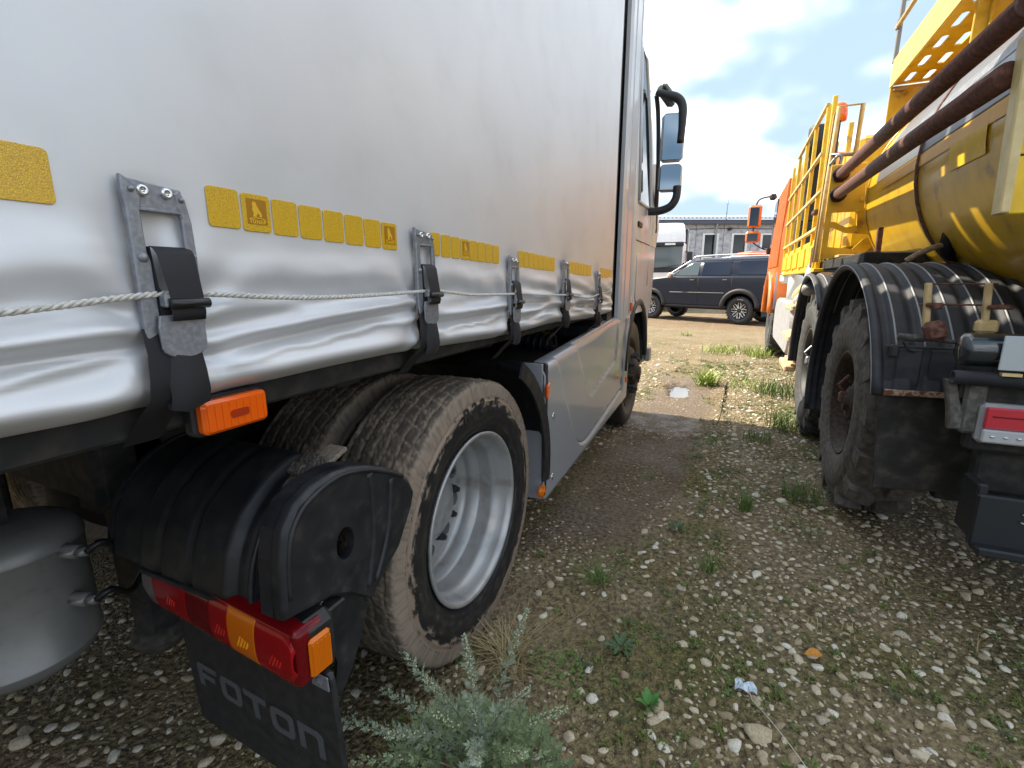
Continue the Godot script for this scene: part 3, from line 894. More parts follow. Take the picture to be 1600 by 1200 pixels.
func rear_end(t: Node3D) -> void:
	var s: Sheet
	# ribbed rear mudguard over the inner tyres
	var g := Node3D.new(); g.name = "rear_mudguard"; t.add_child(g, true); g.position = -t.position
	var prof := [[-.835, .868], [-.81, .868], [-.77, .860], [-.715, .836], [-.655, .785], [-.618, .72], [-.602, .66], [-.598, .63], [-.597, .612]]
	var fine := curve(v3(prof.map(func(e): return [0, e[1], e[0]])), 4)
	s = Sheet.new().smooth()
	var rows := []
	var xs := []
	for k in 61: xs.append(-1.385 + .51 * k / 60.0)
	for x in xs:
		var row := PackedVector3Array()
		var h := 0.0
		h += .020 * smoothstep(.165, .150, absf(x + 1.09))
		for rb in [-1.17, -1.06]:
			h -= .007 * smoothstep(.012, .004, absf(x - rb))
		if x > -.892: h -= .006
		for i in fine.size():
			var nrm := Vector3(0, .6, .8)
			if i > 0 and i < fine.size() - 1:
				var d := fine[i + 1] - fine[i - 1]
				nrm = Vector3(0, -d.z, d.y).normalized() * -1.0
				if nrm.y + nrm.z < 0: nrm = -nrm
			var e := smoothstep(0, 5, i) * smoothstep(0, 4, fine.size() - 1 - i)
			row.append(Vector3(x, fine[i].y, fine[i].z) + nrm * h * e)
		rows.append(row)
	rows.reverse()
	s.grid(rows)
	put("guard_shell", s, M.black, g)
	s = Sheet.new()
	var pts := []
	for p in fine: pts.append([p.z, p.y])
	pts.append([-.70, .60]); pts.append([-.80, .72]); pts.append([-.845, .80])
	for x in [-.868, -1.40]:
		s = Sheet.new()
		s.xf = Transform3D(Basis(Vector3(0, 0, 1), Vector3(0, 1, 0), Vector3(-1, 0, 0)), Vector3(x, 0, 0))
		s.plate(v2(pts), .016, .004)
		put("guard_end", s, M.black, g)
	s = Sheet.new().smooth()
	s.xf = Transform3D(Basis.IDENTITY, Vector3(-.877, 0, 0))
	var bead := PackedVector3Array()
	for p in fine: bead.append(Vector3(0, p.y + .004, p.z + .003))
	s.tube(bead, .007, 6)
	put("guard_rim", s, M.black, g)
	s = Sheet.new()
	s.xf = Transform3D(Basis(Vector3(1, 0, 0), deg_to_rad(38)), Vector3(-.845, .872, -.735))
	s.box(Vector3(0, 0, 0), Vector3(.05, .03, .10), .004)
	s.box(Vector3(-.005, .02, .0), Vector3(.035, .02, .03), .003)
	s.box(Vector3(.005, -.02, .085), Vector3(.05, .03, .06), .01)
	put("bracket", s, worn("muddy plastic", [[.25, lin(.012, .012, .013)], [.5, lin(.05, .042, .036)], [.8, lin(.2, .16, .125)]], .12, .8, 0, .02, .03), g)
	s = Sheet.new()
	s.xf = Transform3D(Basis(Vector3(1, 0, 0), deg_to_rad(20)), Vector3(-.842, .888, -.80))
	s.box(Vector3.ZERO, Vector3(.055, .012, .09), .003)
	put("mud_cake", s, worn("dry mud", [[.2, lin(.15, .12, .095)], [.8, lin(.27, .215, .165)]], .1, .95, 0, .03), g)
	# outer end piece with its hole
	var e := Node3D.new(); e.name = "outer_guard"; t.add_child(e, true); e.position = -t.position
	var out := v2([[.545, .668], [.548, .72], [.552, .786], [.565, .845], [.595, .885], [.64, .905], [.70, .913], [.745, .908], [.80, .892], [.857, .866], [.913, .834], [.952, .79], [.968, .755], [.955, .72], [.898, .637], [.82, .585], [.783, .559], [.72, .612], [.66, .642], [.60, .655]])
	s = Sheet.new()
	holed_plate(s, facing_right(-.745), out, Vector2(.712, .744), Vector2(.026, .037), .03)
	put("guard_face", s, M.black, e)
	s = Sheet.new()
	s.xf = facing_right(-.778)
	var wall := []
	for k in range(0, 14): wall.append([out[k].x, out[k].y])
	for k in range(13, -1, -1): wall.append([out[k].x * .94 + .05 if k > 5 else out[k].x + .012, out[k].y - .012])
	s.plate(v2(wall), .035)
	put("guard_wall", s, M.black, e)
	s = Sheet.new().smooth()
	var line := PackedVector3Array()
	for k in range(1, 11): line.append(Vector3(-.716, out[k].y - .015 - .0, -(out[k].x + .015 * (1.0 if k < 6 else .3))))
	s.tube(curve(line, 4), .0055, 7)
	for q in [[[.80, .872], [.805, .80], [.80, .70], [.775, .60]], [[.875, .83], [.865, .76], [.845, .68], [.80, .60]]]:
		s.tube(curve(v3(q.map(func(p): return [-.717, p[1], -p[0]])), 5), .009, 7)
	put("guard_ridge", s, M.black, e)
	# torn hanging piece
	s = Sheet.new(); s.xf = facing_right(-.752)
	s.plate(v2([[.640, .60], [.66, .645], [.70, .655], [.745, .66], [.79, .605], [.785, .545], [.80, .52], [.77, .46], [.735, .40], [.69, .355], [.675, .375], [.69, .45], [.665, .54]]), .006, .001)
	put("torn_flap", s, M.black, e)
	s = Sheet.new().smooth()
	s.tube(v3([[-.744, .606, -.63], [-.744, .652, -.70], [-.744, .662, -.745], [-.744, .640, -.775]]), .0016, 5)
	put("torn_edge", s, M.scuff, e)
	# shelf and lamp
	s = Sheet.new(); s.box(Vector3(-.985, .612, -.64), Vector3(.54, .018, .12), .004)
	for x in [-1.15, -1.05, -.80, -.75]: s.box(Vector3(x, .623, -.60), Vector3(.014, .008, .014), .002)
	put("lamp_shelf", s, M.black, t)
	var lamp := Node3D.new(); lamp.name = "tail_lamp"; t.add_child(lamp, true)
	local(lamp)
	lamp.transform = Transform3D(Basis(Vector3(0, 1, 0), deg_to_rad(-4.5)), Vector3(-.985, .562, -.595) - t.position)
	s = Sheet.new(); s.box(Vector3(-.015, 0, -.045), Vector3(.585, .14, .09), .02)
	put("lamp_housing", s, M.black, lamp)
	s = Sheet.new().smooth()
	lens_shell(s, -.305, .275, .068, .012)
	put("lamp_edge", s, M.deepred, lamp)
	var segs := [[-.300, -.250, M.clear], [-.2495, -.105, M.red], [-.1045, -.012, M.deepred], [-.0115, .055, M.red], [.0555, .150, M.amber], [.1505, .268, M.red]]
	for k in segs.size():
		var x0: float = segs[k][0]
		var x1: float = segs[k][1]
		# a lens that bulges, finely ribbed, its outer ends rounded off
		s = Sheet.new().smooth()
		var lens_rows := []
		var n := maxi(8, int((x1 - x0) / .0022))
		for i in n + 1:
			var x := lerpf(x0, x1, float(i) / n)
			var row := PackedVector3Array()
			for j in 17:
				var v := lerpf(-1.0, 1.0, j / 16.0)
				var hh := .059
				if k == 5: hh *= sqrt(maxf(0.03, 1.0 - pow(clampf((x - .225) / .047, 0, 1), 3.0)))
				if k == 0: hh *= sqrt(maxf(0.03, 1.0 - pow(clampf((-.27 - x) / .034, 0, 1), 3.0)))
				var z := .010 + .011 * (1.0 - pow(absf(v), 3.0)) + .0007 * (1.0 if i % 2 else -1.0)
				if i == 0 or i == n: z -= .004
				row.append(Vector3(x, v * hh, z))
			lens_rows.append(row)
		lens_rows.reverse()
		s.grid(lens_rows)
		put("lens", s, segs[k][2], lamp)
		if k in [1, 3, 4, 5]:  # slanted bars in brighter colour paint the bulb glints on the lens
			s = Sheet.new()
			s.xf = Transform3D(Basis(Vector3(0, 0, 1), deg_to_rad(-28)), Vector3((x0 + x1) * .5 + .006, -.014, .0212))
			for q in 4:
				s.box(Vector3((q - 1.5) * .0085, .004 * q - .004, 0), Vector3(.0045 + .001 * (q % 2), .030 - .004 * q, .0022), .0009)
			put("painted_glint", s, M.amberglint if k == 4 else M.redglint, lamp)
	for x in [.10]:
		s = Sheet.new(); s.xf = Transform3D(Basis.IDENTITY, Vector3(x - .02, .03, .017)) * Transform3D(Basis(Vector3(0, 0, 1), Vector3(1, 0, 0), Vector3(0, 1, 0)), Vector3.ZERO)
		s.lathe(PackedVector2Array([Vector2(.006, -.002), Vector2(.006, .001), Vector2(.003, .0015), Vector2(0, .0)]), 10)
		put("screw", s, M.chrome, lamp)
	s = Sheet.new()
	s.box(Vector3(.281, -.004, -.035), Vector3(.014, .088, .052), .006)
	put("side_lens", s, M.amber, lamp)
	s = Sheet.new()
	for q in 5: s.box(Vector3(.2883, -.004, -.055 + q * .010), Vector3(.002, .066, .004), .0008)
	put("side_lens_ribs", s, M.amber, lamp)
	# mud flap with its lettering
	var f := Node3D.new(); f.name = "mud_flap"; t.add_child(f, true)
	local(f)
	f.transform = Transform3D(Basis(Vector3(0, 1, 0), deg_to_rad(-3)) * Basis(Vector3(1, 0, 0), deg_to_rad(3)), Vector3(-.985, .485, -.652) - t.position)
	s = Sheet.new()
	s.plate(rounded(-.29, -.405, .285, .0, .02), .012, .003)
	put("flap_sheet", s, M.rubber, f)
	s = Sheet.new()
	s.box(Vector3(0.0, -.02, .016), Vector3(.56, .03, .005), .001)
	put("flap_clamp", s, M.black, f)
	for x in [.262]:
		s = Sheet.new(); s.box(Vector3(x, -.014, .020), Vector3(.05, .035, .004), .001)
		s.xf = Transform3D(Basis(Vector3(0, 0, 1), Vector3(1, 0, 0), Vector3(0, 1, 0)), Vector3(x, -.012, .022))
		s.lathe(PackedVector2Array([Vector2(.008, 0), Vector2(.008, .004), Vector2(0, .006)]), 6)
		put("flap_bolt", s, M.zinc, f)
	var ink := plain("grey letters", lin(.075, .078, .085), 0.6)
	var lx := -.245
	for k in 5:
		s = Sheet.new()
		s.xf = Transform3D(Basis.IDENTITY, Vector3(lx + k * .0985, -.26, .0125))
		foton(s, "FOTOn"[k])
		put("letter", s, ink, f)

func foton(s: Sheet, c: String) -> void:
	var d := .0022
	var w := .082
	var h := .075
	var b := .018
	if c == "F":
		s.plate(v2([[0, 0], [b, 0], [b, h * .36], [w * .85, h * .36], [w * .85, h * .6], [b, h * .6], [b, h - b], [w, h - b], [w, h], [.008, h], [0, h - .008]]), d)
	elif c == "T":
		s.plate(v2([[w * .5 - b / 2, 0], [w * .5 + b / 2, 0], [w * .5 + b / 2, h - b], [w, h - b], [w, h], [0, h], [0, h - b], [w * .5 - b / 2, h - b]]), d)
	elif c == "n":
		var o := v2([[0, 0], [b, 0], [b, h - b - .006], [b + .006, h - b], [w - b - .006, h - b], [w - b, h - b - .006], [w - b, 0], [w, 0], [w, h - .02], [w - .006, h - .006], [w - .02, h], [0, h]])
		s.plate(o, d)
	else:
		var o := rounded(0, 0, w, h, .02, 4)
		var q := rounded(b, b, w - b, h - b, .008, 4)
		for k in o.size():
			var l := (k + 1) % o.size()
			s.quad(Vector3(o[k].x, o[k].y, d), Vector3(o[l].x, o[l].y, d), Vector3(q[l].x, q[l].y, d), Vector3(q[k].x, q[k].y, d))
			s.quad(Vector3(o[k].x, o[k].y, 0), Vector3(o[l].x, o[l].y, 0), Vector3(o[l].x, o[l].y, d), Vector3(o[k].x, o[k].y, d))
			s.quad(Vector3(q[l].x, q[l].y, 0), Vector3(q[k].x, q[k].y, 0), Vector3(q[k].x, q[k].y, d), Vector3(q[l].x, q[l].y, d))

func lens_shell(s: Sheet, x0: float, x1: float, h: float, d: float) -> void:
	var o := rounded(x0, -h, x1, h, .022, 5)
	var i := rounded(x0 + .010, -h + .010, x1 - .010, h - .010, .014, 5)
	for k in o.size():
		var l := (k + 1) % o.size()
		s.quad(Vector3(o[k].x, o[k].y, -.05), Vector3(o[l].x, o[l].y, -.05), Vector3(o[l].x, o[l].y, d * .4), Vector3(o[k].x, o[k].y, d * .4))
		s.quad(Vector3(o[k].x, o[k].y, d * .4), Vector3(o[l].x, o[l].y, d * .4), Vector3(i[l].x, i[l].y, d), Vector3(i[k].x, i[k].y, d))
	for k in range(1, i.size() - 1):
		s.tri(Vector3(i[0].x, i[0].y, d), Vector3(i[k].x, i[k].y, d), Vector3(i[k + 1].x, i[k + 1].y, d))

func holed_plate(s: Sheet, xf: Transform3D, out: PackedVector2Array, c: Vector2, r: Vector2, d: float) -> void:
	# a dished plate with one oval hole: rings that run from the rounded rim inwards
	s.xf = xf
	if Geometry2D.is_polygon_clockwise(out):
		out = out.duplicate(); out.reverse()
	# resample evenly
	var dense := PackedVector2Array()
	for k in out.size():
		var a := out[k]
		var b := out[(k + 1) % out.size()]
		var m := maxi(1, int(a.distance_to(b) / .02))
		for q in m: dense.append(a.lerp(b, float(q) / m))
	var rings := []
	for st in [[0.0, 0.0, 0], [0.0, d - .012, 0], [.003, d - .004, 0], [.010, d, 0], [0.0, d, 1], [0.0, d - .02, 2]]:
		var ring := PackedVector3Array()
		for p in dense:
			var dir := (p - c).normalized()
			var q: Vector2 = p - dir * st[0]
			if st[2] > 0: q = c + Vector2(dir.x * r.x, dir.y * r.y)
			ring.append(Vector3(q.x, q.y, st[1]))
		rings.append(ring)
	s.smooth()
	s.grid(rings.slice(0, 4), true)
	s.flat()
	s.grid([rings[3], rings[4]], true)
	s.grid([rings[4], rings[5]], true)

func front_guard(t: Node3D, sd: int) -> void:
	var g := Node3D.new(); g.name = "front_mudguard"; t.add_child(g, true); g.position = -t.position
	var s := Sheet.new().smooth()
	var rows := []
	var x0 := -.715 if sd == 0 else -3.28
	var x1 := -1.42 if sd == 0 else -2.6
	for k in 15:
		var x := lerpf(x0, x1, k / 14.0)
		var row := PackedVector3Array()
		for q in 19:
			var a := deg_to_rad(lerpf(122, 186, q / 18.0))
			var r := .585 + (.012 if k > 0 else 0.0) - (.008 if (k == 4 or k == 10) else 0.0)
			row.append(Vector3(x, .478 + sin(a) * r * .93, -1.38 + cos(a) * r * 1.08))
		rows.append(row)
	s.grid(rows)
	put("guard_shell", s, M.black, g)
	s = Sheet.new()
	var pl := []
	for q in 13:
		var a := deg_to_rad(lerpf(120, 190, q / 12.0))
		pl.append([-1.38 + cos(a) * .625 * 1.05, .478 + sin(a) * .615 * .95])
	for q in 13:
		var a := deg_to_rad(lerpf(190, 120, q / 12.0))
		pl.append([-1.38 + cos(a) * .555 * 1.05, .478 + sin(a) * .56 * .93])
	s.xf = Transform3D(Basis(Vector3(0, 0, 1), Vector3(0, 1, 0), Vector3(-1, 0, 0)), Vector3(x0, 0, 0))
	s.plate(v2(pl), .012, .003)
	s.xf = Transform3D.IDENTITY
	if sd == 0: s.box(Vector3(-.86, .62, -2.03), Vector3(.25, .62, .03), .006)
	put("guard_edge", s, M.black, g)

func near_line(p: Vector2, l: PackedVector2Array) -> float:
	var b := 9.0
	for k in l.size() - 1: b = minf(b, p.distance_to(Geometry2D.get_closest_point_to_segment(p, l[k], l[k + 1])))
	return b

func skirt(t: Node3D) -> void:
	var g := Node3D.new(); g.name = "side_skirt"; t.add_child(g, true); g.position = -t.position
	var o1 := PackedVector2Array()
	for p in curve(v3([[2.19, .95, 0], [2.28, .80, 0], [2.45, .55, 0], [2.58, .40, 0], [2.72, .345, 0], [2.95, .355, 0], [3.3, .395, 0], [3.72, .45, 0], [3.80, .50, 0], [3.86, 1.1, 0]]), 5): o1.append(Vector2(p.x, p.y))
	var o2 := PackedVector2Array()
	for p in curve(v3([[2.53, 1.0, 0], [2.62, .86, 0], [2.78, .68, 0], [2.88, .605, 0], [2.98, .605, 0], [3.2, .65, 0], [3.46, .70, 0], [3.58, .74, 0], [3.62, 1.1, 0]]), 5): o2.append(Vector2(p.x, p.y))
	var s := Sheet.new().smooth()
	var rows := []
	var nu := 110
	var nv := 56
	for i in nu + 1:
		var u := lerpf(2.005, 3.98, float(i) / nu)
		var bot := lerpf(.262, .345, clampf((u - 2.03) / 1.95, 0, 1)) + .03 * smoothstep(2.03, 2.005, u)
		var top := lerpf(.925, 1.040, clampf((u - 2.08) / 1.9, 0, 1)) - .02 * smoothstep(2.10, 2.0, u)
		var row := PackedVector3Array()
		row.append(Vector3(-.79, bot + .004, -u))
		row.append(Vector3(-.755, bot, -u))
		for j in nv + 1:
			var y := lerpf(bot, top, float(j) / nv)
			var p := Vector2(u, y)
			var x := -.735
			var d1 := near_line(p, o1)
			if Geometry2D.is_point_in_polygon(p, o1): x -= .015 * smoothstep(0.0, .022, d1)
			x -= .018 * bump(d1, 0.0, .010)
			var d2 := near_line(p, o2)
			x -= .010 * bump(d2, 0.0, .008)
			if Geometry2D.is_point_in_polygon(p, o2): x -= .010 * smoothstep(0.0, .02, d2)
			x -= .018 * pow(clampf((y - top + .035) / .035, 0, 1), 2.0)
			x -= .008 * pow(clampf((2.03 - u) / .025, 0, 1), 2.0)
			row.append(Vector3(x, y, -u))
		row.append(Vector3(-.775, top + .004, -u))
		row.append(Vector3(-.82, top + .002, -u))
		rows.append(row)
	rows.reverse()
	s.grid(rows)
	put("skirt_panel", s, M.paint, g)
	for q in [[o1, .024], [o2, .040]]:
		s = Sheet.new().smooth()
		var line := PackedVector3Array()
		for p in q[0]:
			if p.y < lerpf(.90, 1.0, (p.x - 2.08) / 1.9) and p.x < 3.84: line.append(Vector3(-.735 - q[1] + .008, p.y, -p.x))
		s.tube(line, .0045, 6)
		put("panel_crease", s, plain("crease", lin(.09, .095, .11), .5), g)
	s = Sheet.new()
	s.box(Vector3(-.80, .60, -2.012), Vector3(.10, .66, .012), .003)
	put("skirt_edge", s, M.paint, g)
	s = Sheet.new(); s.box(Vector3(-1.05, .62, -3.0), Vector3(.46, .52, 1.75), .05)
	put("fuel_tank", s, M.under, g)
	s = Sheet.new()
	s.xf = Transform3D(Basis(Vector3(0, 1, 0), 0.25), Vector3(-.728, .808, -2.022))
	s.box(Vector3.ZERO, Vector3(.014, .062, .075), .005)
	put("side_reflector", s, M.orange, g)
	s = Sheet.new().smooth(); s.xf = Transform3D(Basis.IDENTITY, Vector3(-.742, .318, -2.0))
	s.lathe(PackedVector2Array([Vector2(.030, -.01), Vector2(.030, .006), Vector2(.025, .011), Vector2(.008, .012), Vector2(.007, .016), Vector2(0, .017)]), 20)
	put("round_reflector", s, M.amber, g)
	for p in [[2.125, .657], [2.125, .345]]:
		s = Sheet.new().smooth(); s.xf = Transform3D(Basis.IDENTITY, Vector3(-.735, p[1], -p[0]))
		s.lathe(PackedVector2Array([Vector2(.017, -.003), Vector2(.016, .003), Vector2(.012, .004), Vector2(.009, -.001), Vector2(0, -.001)]), 16)
		put("skirt_screw", s, M.chrome, g)
	s = Sheet.new()
	s.box(Vector3(-.733, .58, -3.60), Vector3(.008, .03, .05), .002)
	s.xf = Transform3D(Basis.IDENTITY, Vector3(-.731, .64, -3.93))
	s.box(Vector3(0, -.14, 0), Vector3(.008, .05, .03), .003)
	put("small_reflector", s, M.orange, g)

func deck(t: Node3D) -> void:
	var s := Sheet.new()
	s.box(Vector3(-1.15, .965, -3.45), Vector3(.72, .11, .62), .02)
	for k in 9: s.box(Vector3(-1.15, 1.024, -3.21 - k * .06), Vector3(.66, .014, .03), .005)
	put("battery_cover", s, M.black, t)
	for k in 5:
		s = Sheet.new().smooth()
		var p := PackedVector3Array()
		for q in 49:
			var a := TAU * q / 12.0
			p.append(Vector3(-1.02 - .05 * k + .0 * a, .93 + .055 * sin(a), -2.72 - .06 * k + .055 * cos(a)) + Vector3(.0035 * q - .08, 0, 0))
		s.tube(p, .011, 6)
		put("coiled_hose", s, plain("blue hose", lin(.015, .03, .09), .4) if k == 3 else M.black, t)
	for k in 3:
		s = Sheet.new().smooth()
		s.tube(curve(v3([[-1.2 - .1 * k, .92, -2.6], [-1.15 - .1 * k, 1.0, -2.8], [-1.3, .98, -3.05], [-1.4, 1.3, -3.5]]), 8), .013, 6)
		put("air_hose", s, M.black, t)
	s = Sheet.new(); s.box(Vector3(-1.2, .85, -2.45), Vector3(.5, .02, .9), .005)
	put("catwalk", s, M.under, t)

func cab(t: Node3D) -> void:
	var c := Node3D.new(); c.name = "cab"; t.add_child(c, true); c.position = -t.position
	# body: rounded sections, [y, side x, rear z, front z, corner radius]
	var sec := [[1.02, -.745, -3.98, -5.22, .12], [1.40, -.742, -3.96, -5.28, .13], [1.60, -.742, -3.95, -5.28, .13], [1.95, -.748, -3.95, -5.22, .14], [2.25, -.756, -3.95, -5.10, .14], [2.6, -.768, -3.95, -4.93, .14], [3.0, -.785, -3.95, -4.52, .16], [3.12, -.79, -3.95, -4.36, .18], [3.3, -.80, -3.95, -4.22, .18], [3.62, -.83, -3.95, -4.10, .14]]
	var s := Sheet.new().smooth()
	var rows := []
	for q in sec:
		var row := PackedVector3Array()
		var X: float = q[1]
		var F: float = q[3]
		var r: float = q[4]
		row.append(Vector3(-3.96 - X, q[0], q[2]))
		row.append(Vector3(X - .02, q[0], q[2]))
		row.append(Vector3(X, q[0], q[2] - .02))
		row.append(Vector3(X, q[0], lerpf(q[2], F + r, .5)))
		for k in 9:
			var a := PI / 2 * k / 8.0
			row.append(Vector3(X - r + r * cos(a), q[0], F + r - r * sin(a)))
		for k in 9:
			var a := PI / 2 * (8 - k) / 8.0
			row.append(Vector3(-3.96 - X + r - r * cos(a), q[0], F + r - r * sin(a)))
		row.append(Vector3(-3.96 - X, q[0], q[2] - .02))
		rows.append(row)
	s.grid(rows, true)
	s.flat()
	s.box(Vector3(-1.98, 3.60, -4.03), Vector3(2.2, .06, .14), .02)
	put("cab_shell", s, M.cab, c)
	# rear side fairing beside the gap
	s = Sheet.new()
	s.xf = Transform3D(Basis(Vector3(1, 0, 0), Vector3(0, 0, -1), Vector3(0, 1, 0)), Vector3(0, 1.0, 0))
	s.plate(v2([[-.742, 3.94], [-.752, 3.67], [-.765, 3.63], [-.79, 3.63], [-.79, 3.94]]), 2.8)
	s.xf = Transform3D.IDENTITY
	s.box(Vector3(-.744, 2.4, -3.925), Vector3(.012, 2.8, .018), .004)
	s.box(Vector3(-.750, 2.4, -3.76), Vector3(.012, 2.75, .016), .004)
	put("side_fairing", s, M.cab, c)
	s = Sheet.new()
	s.box(Vector3(-.81, 2.4, -3.52), Vector3(.02, 2.9, .16), .004)
	put("rubber_edge", s, M.black, c)
	s = Sheet.new()
	s.box(Vector3(-1.98, 2.2, -3.80), Vector3(2.3, 2.4, .25), .03)
	put("cab_rear", s, M.trim, c)
	for k in 2:
		s = Sheet.new(); s.box(Vector3(-.87, 1.45 + k * .35, -3.45), Vector3(.06, .22, .2), .02)
		put("equipment_box", s, M.black, c)
	# door: seams, window, handle
	s = Sheet.new()
	for q in [[[4.10, 1.06], [4.10, 3.0]], [[4.78, 1.25], [4.80, 2.1]], [[4.10, 1.62], [4.80, 1.62]]]:
		var a: Array = q[0]
		var b: Array = q[1]
		s.bar(Vector3(side_x(a[1]) + .001, a[1], -a[0]), Vector3(side_x(b[1]) + .001, b[1], -b[0]), .008, .006)
	put("door_seam", s, M.trim, c)
	s = Sheet.new().smooth()
	var gl := []
	for k in 9:
		var y := lerpf(1.93, 3.0, k / 8.0)
		var zf := lerpf(-4.74, -4.36, pow(k / 8.0, 1.2))
		gl.append(PackedVector3Array([Vector3(side_x(y) + .004, y, zf), Vector3(side_x(y) + .006, y, (zf - 4.16) * .5), Vector3(side_x(y) + .004, y, -4.16)]))
	gl.reverse()
	s.grid(gl)
	put("side_window", s, M.glass, c)
	s = Sheet.new().smooth()
	s.tube(v3([[side_x(1.95) + .008, 1.93, -4.13], [side_x(2.5) + .008, 2.5, -4.13], [side_x(3.02) + .008, 3.02, -4.14], [side_x(3.02) + .006, 3.03, -4.38], [side_x(2.7) + .006, 2.6, -4.62], [side_x(1.95) + .006, 1.93, -4.77], [side_x(1.95) + .008, 1.92, -4.13]]), .014, 6)
	put("window_seal", s, M.cab, c)
	s = Sheet.new(); s.box(Vector3(-.738, 1.75, -4.22), Vector3(.018, .045, .16), .008)
	put("door_handle", s, M.trim, c)
	s = Sheet.new()
	s.xf = facing_right(-.741)
	s.plate(rounded(4.16, 1.12, 4.55, 1.52, .06), .006, .003)
	put("locker_door", s, M.cab, c)
	s = Sheet.new(); s.box(Vector3(-.738, 1.09, -4.02), Vector3(.014, .07, .05), .004)
	put("side_marker", s, M.orange, c)
	# front corner deflector, visor, wheel arch, lower corner, step
	s = Sheet.new().smooth()
	rows = []
	for q in [[1.62, -.745, -4.90, -5.32], [1.8, -.73, -4.90, -5.38], [2.1, -.735, -4.92, -5.30], [2.36, -.75, -4.92, -5.12]]:
		rows.append(PackedVector3Array([Vector3(q[1] - .02, q[0], q[2]), Vector3(q[1] + .012, q[0], q[2] - .03), Vector3(q[1] + .01, q[0], lerpf(q[2], q[3], .6)), Vector3(q[1] - .03, q[0], q[3]), Vector3(q[1] - .2, q[0], q[3] - .02)]))
	s.grid(rows)
	put("corner_deflector", s, M.cab, c)
	s = Sheet.new(); s.box(Vector3(-1.98, 2.98, -4.78), Vector3(2.3, .05, .34), .02)
	s.xf = Transform3D(Basis(Vector3(1, 0, 0), deg_to_rad(-16)), Vector3.ZERO)
	put("sun_visor", s, plain("smoked visor", lin(.05, .07, .05), .15), c)
	s = Sheet.new().smooth()
	s.tube(curve(v3([[-.735, 2.85, -4.66], [-.722, 2.7, -4.74], [-.715, 2.3, -4.86], [-.73, 1.75, -5.0]]), 6), .020, 8)
	put("pillar_trim", s, M.trim, c)
	s = Sheet.new().smooth()
	var arch := PackedVector3Array()
	for k in 13:
		var a := PI * k / 12.0
		arch.append(Vector3(-.75, .58 + sin(a) * .54, -4.38 + cos(a) * .50))
	s.tube(arch, .03, 8)
	put("wheel_arch", s, M.trim, c)
	s = Sheet.new()
	s.box(Vector3(-1.98, .75, -5.02), Vector3(2.44, .62, .16), .05)
	s.box(Vector3(-.775, .82, -4.93), Vector3(.06, .50, .16), .03)
	put("bumper", s, M.cab, c)
	s = Sheet.new()
	s.box(Vector3(-.73, .56, -5.02), Vector3(.05, .13, .12), .008)
	put("bumper_step", s, M.greybox, c)
	s = Sheet.new()
	s.box(Vector3(-.80, .80, -4.86), Vector3(.08, .56, .05), .01)
	s.box(Vector3(-1.98, .78, -4.5), Vector3(2.2, .50, .9), .03)
	put("underframe", s, M.under, c)
	# front wheel
	for x in [-.77, -3.20]:
		var w := Node3D.new(); w.name = "front_wheel"; t.add_child(w, true); local(w)
		w.position = Vector3(x, .475, -4.38) - t.position
		if x < -2: w.rotation.y = PI
		s = Sheet.new().smooth()
		s.lathe(PackedVector2Array([Vector2(.30, -.04), Vector2(.36, -.006), Vector2(.41, 0), Vector2(.45, -.01), Vector2(.475, -.03), Vector2(.482, -.06), Vector2(.482, -.24), Vector2(.47, -.27), Vector2(.40, -.29), Vector2(.30, -.27)]), 48)
		put("tyre", s, M.rubber, w)
		s = Sheet.new().smooth()
		s.lathe(PackedVector2Array([Vector2(.31, -.015), Vector2(.30, -.02), Vector2(.29, -.06), Vector2(.25, -.05), Vector2(.22, -.005), Vector2(.15, 0.0), Vector2(.13, .005)]), 40)
		put("rim", s, M.darkrim, w)
		s = Sheet.new().smooth()
		s.lathe(PackedVector2Array([Vector2(.13, 0.0), Vector2(.125, .03), Vector2(.10, .05), Vector2(.07, .055), Vector2(.06, .075), Vector2(0, .078)]), 24)
		put("hub", s, M.darkrim, w)
		for k in 10:
			s = Sheet.new(); s.xf = Transform3D(Basis.IDENTITY, Vector3(-.002, sin(TAU * k / 10) * .168, cos(TAU * k / 10) * .168))
			s.lathe(PackedVector2Array([Vector2(.021, 0), Vector2(.021, .012), Vector2(.017, .014), Vector2(.017, .05), Vector2(.0, .054)]), 8)
			put("wheel_nut", s, M.trim, w)
	# mirrors on their curved arms
	var m := Node3D.new(); m.name = "mirror_set"; t.add_child(m, true); m.position = -t.position
	s = Sheet.new().smooth()
	s.tube(curve(v3([[-.73, 2.86, -4.60], [-.64, 2.83, -4.62], [-.56, 2.80, -4.63], [-.515, 2.74, -4.64], [-.505, 2.62, -4.64], [-.51, 2.45, -4.64]]), 6), [.025, .026, .028, .03, .03, .032, .034, .036, .036, .036, .036, .036, .036, .036, .036, .036, .036, .036, .036, .036, .036, .036, .035, .034, .033, .032, .03, .03, .03, .03, .03], 10)
	put("mirror_arm", s, M.trim, m)
	s = Sheet.new().smooth()
	s.tube(curve(v3([[-.51, 2.10, -4.64], [-.515, 2.0, -4.63], [-.56, 1.93, -4.62], [-.65, 1.90, -4.62], [-.74, 1.90, -4.62]]), 6), .034, 10)
	put("mirror_arm", s, M.trim, m)
	s = Sheet.new()
	s.xf = Transform3D(Basis(Vector3(0, 0, 1), deg_to_rad(-52)) * Basis(Vector3(0, 1, 0), deg_to_rad(15)), Vector3(-.655, 2.84, -4.68))
	s.box(Vector3.ZERO, Vector3(.20, .085, .10), .03)
	s.box(Vector3(-.02, .03, .03), Vector3(.14, .05, .07), .02)
	put("kerb_mirror", s, coated(plain("smoked green", lin(.02, .03, .018), .2), .6, .1), m)
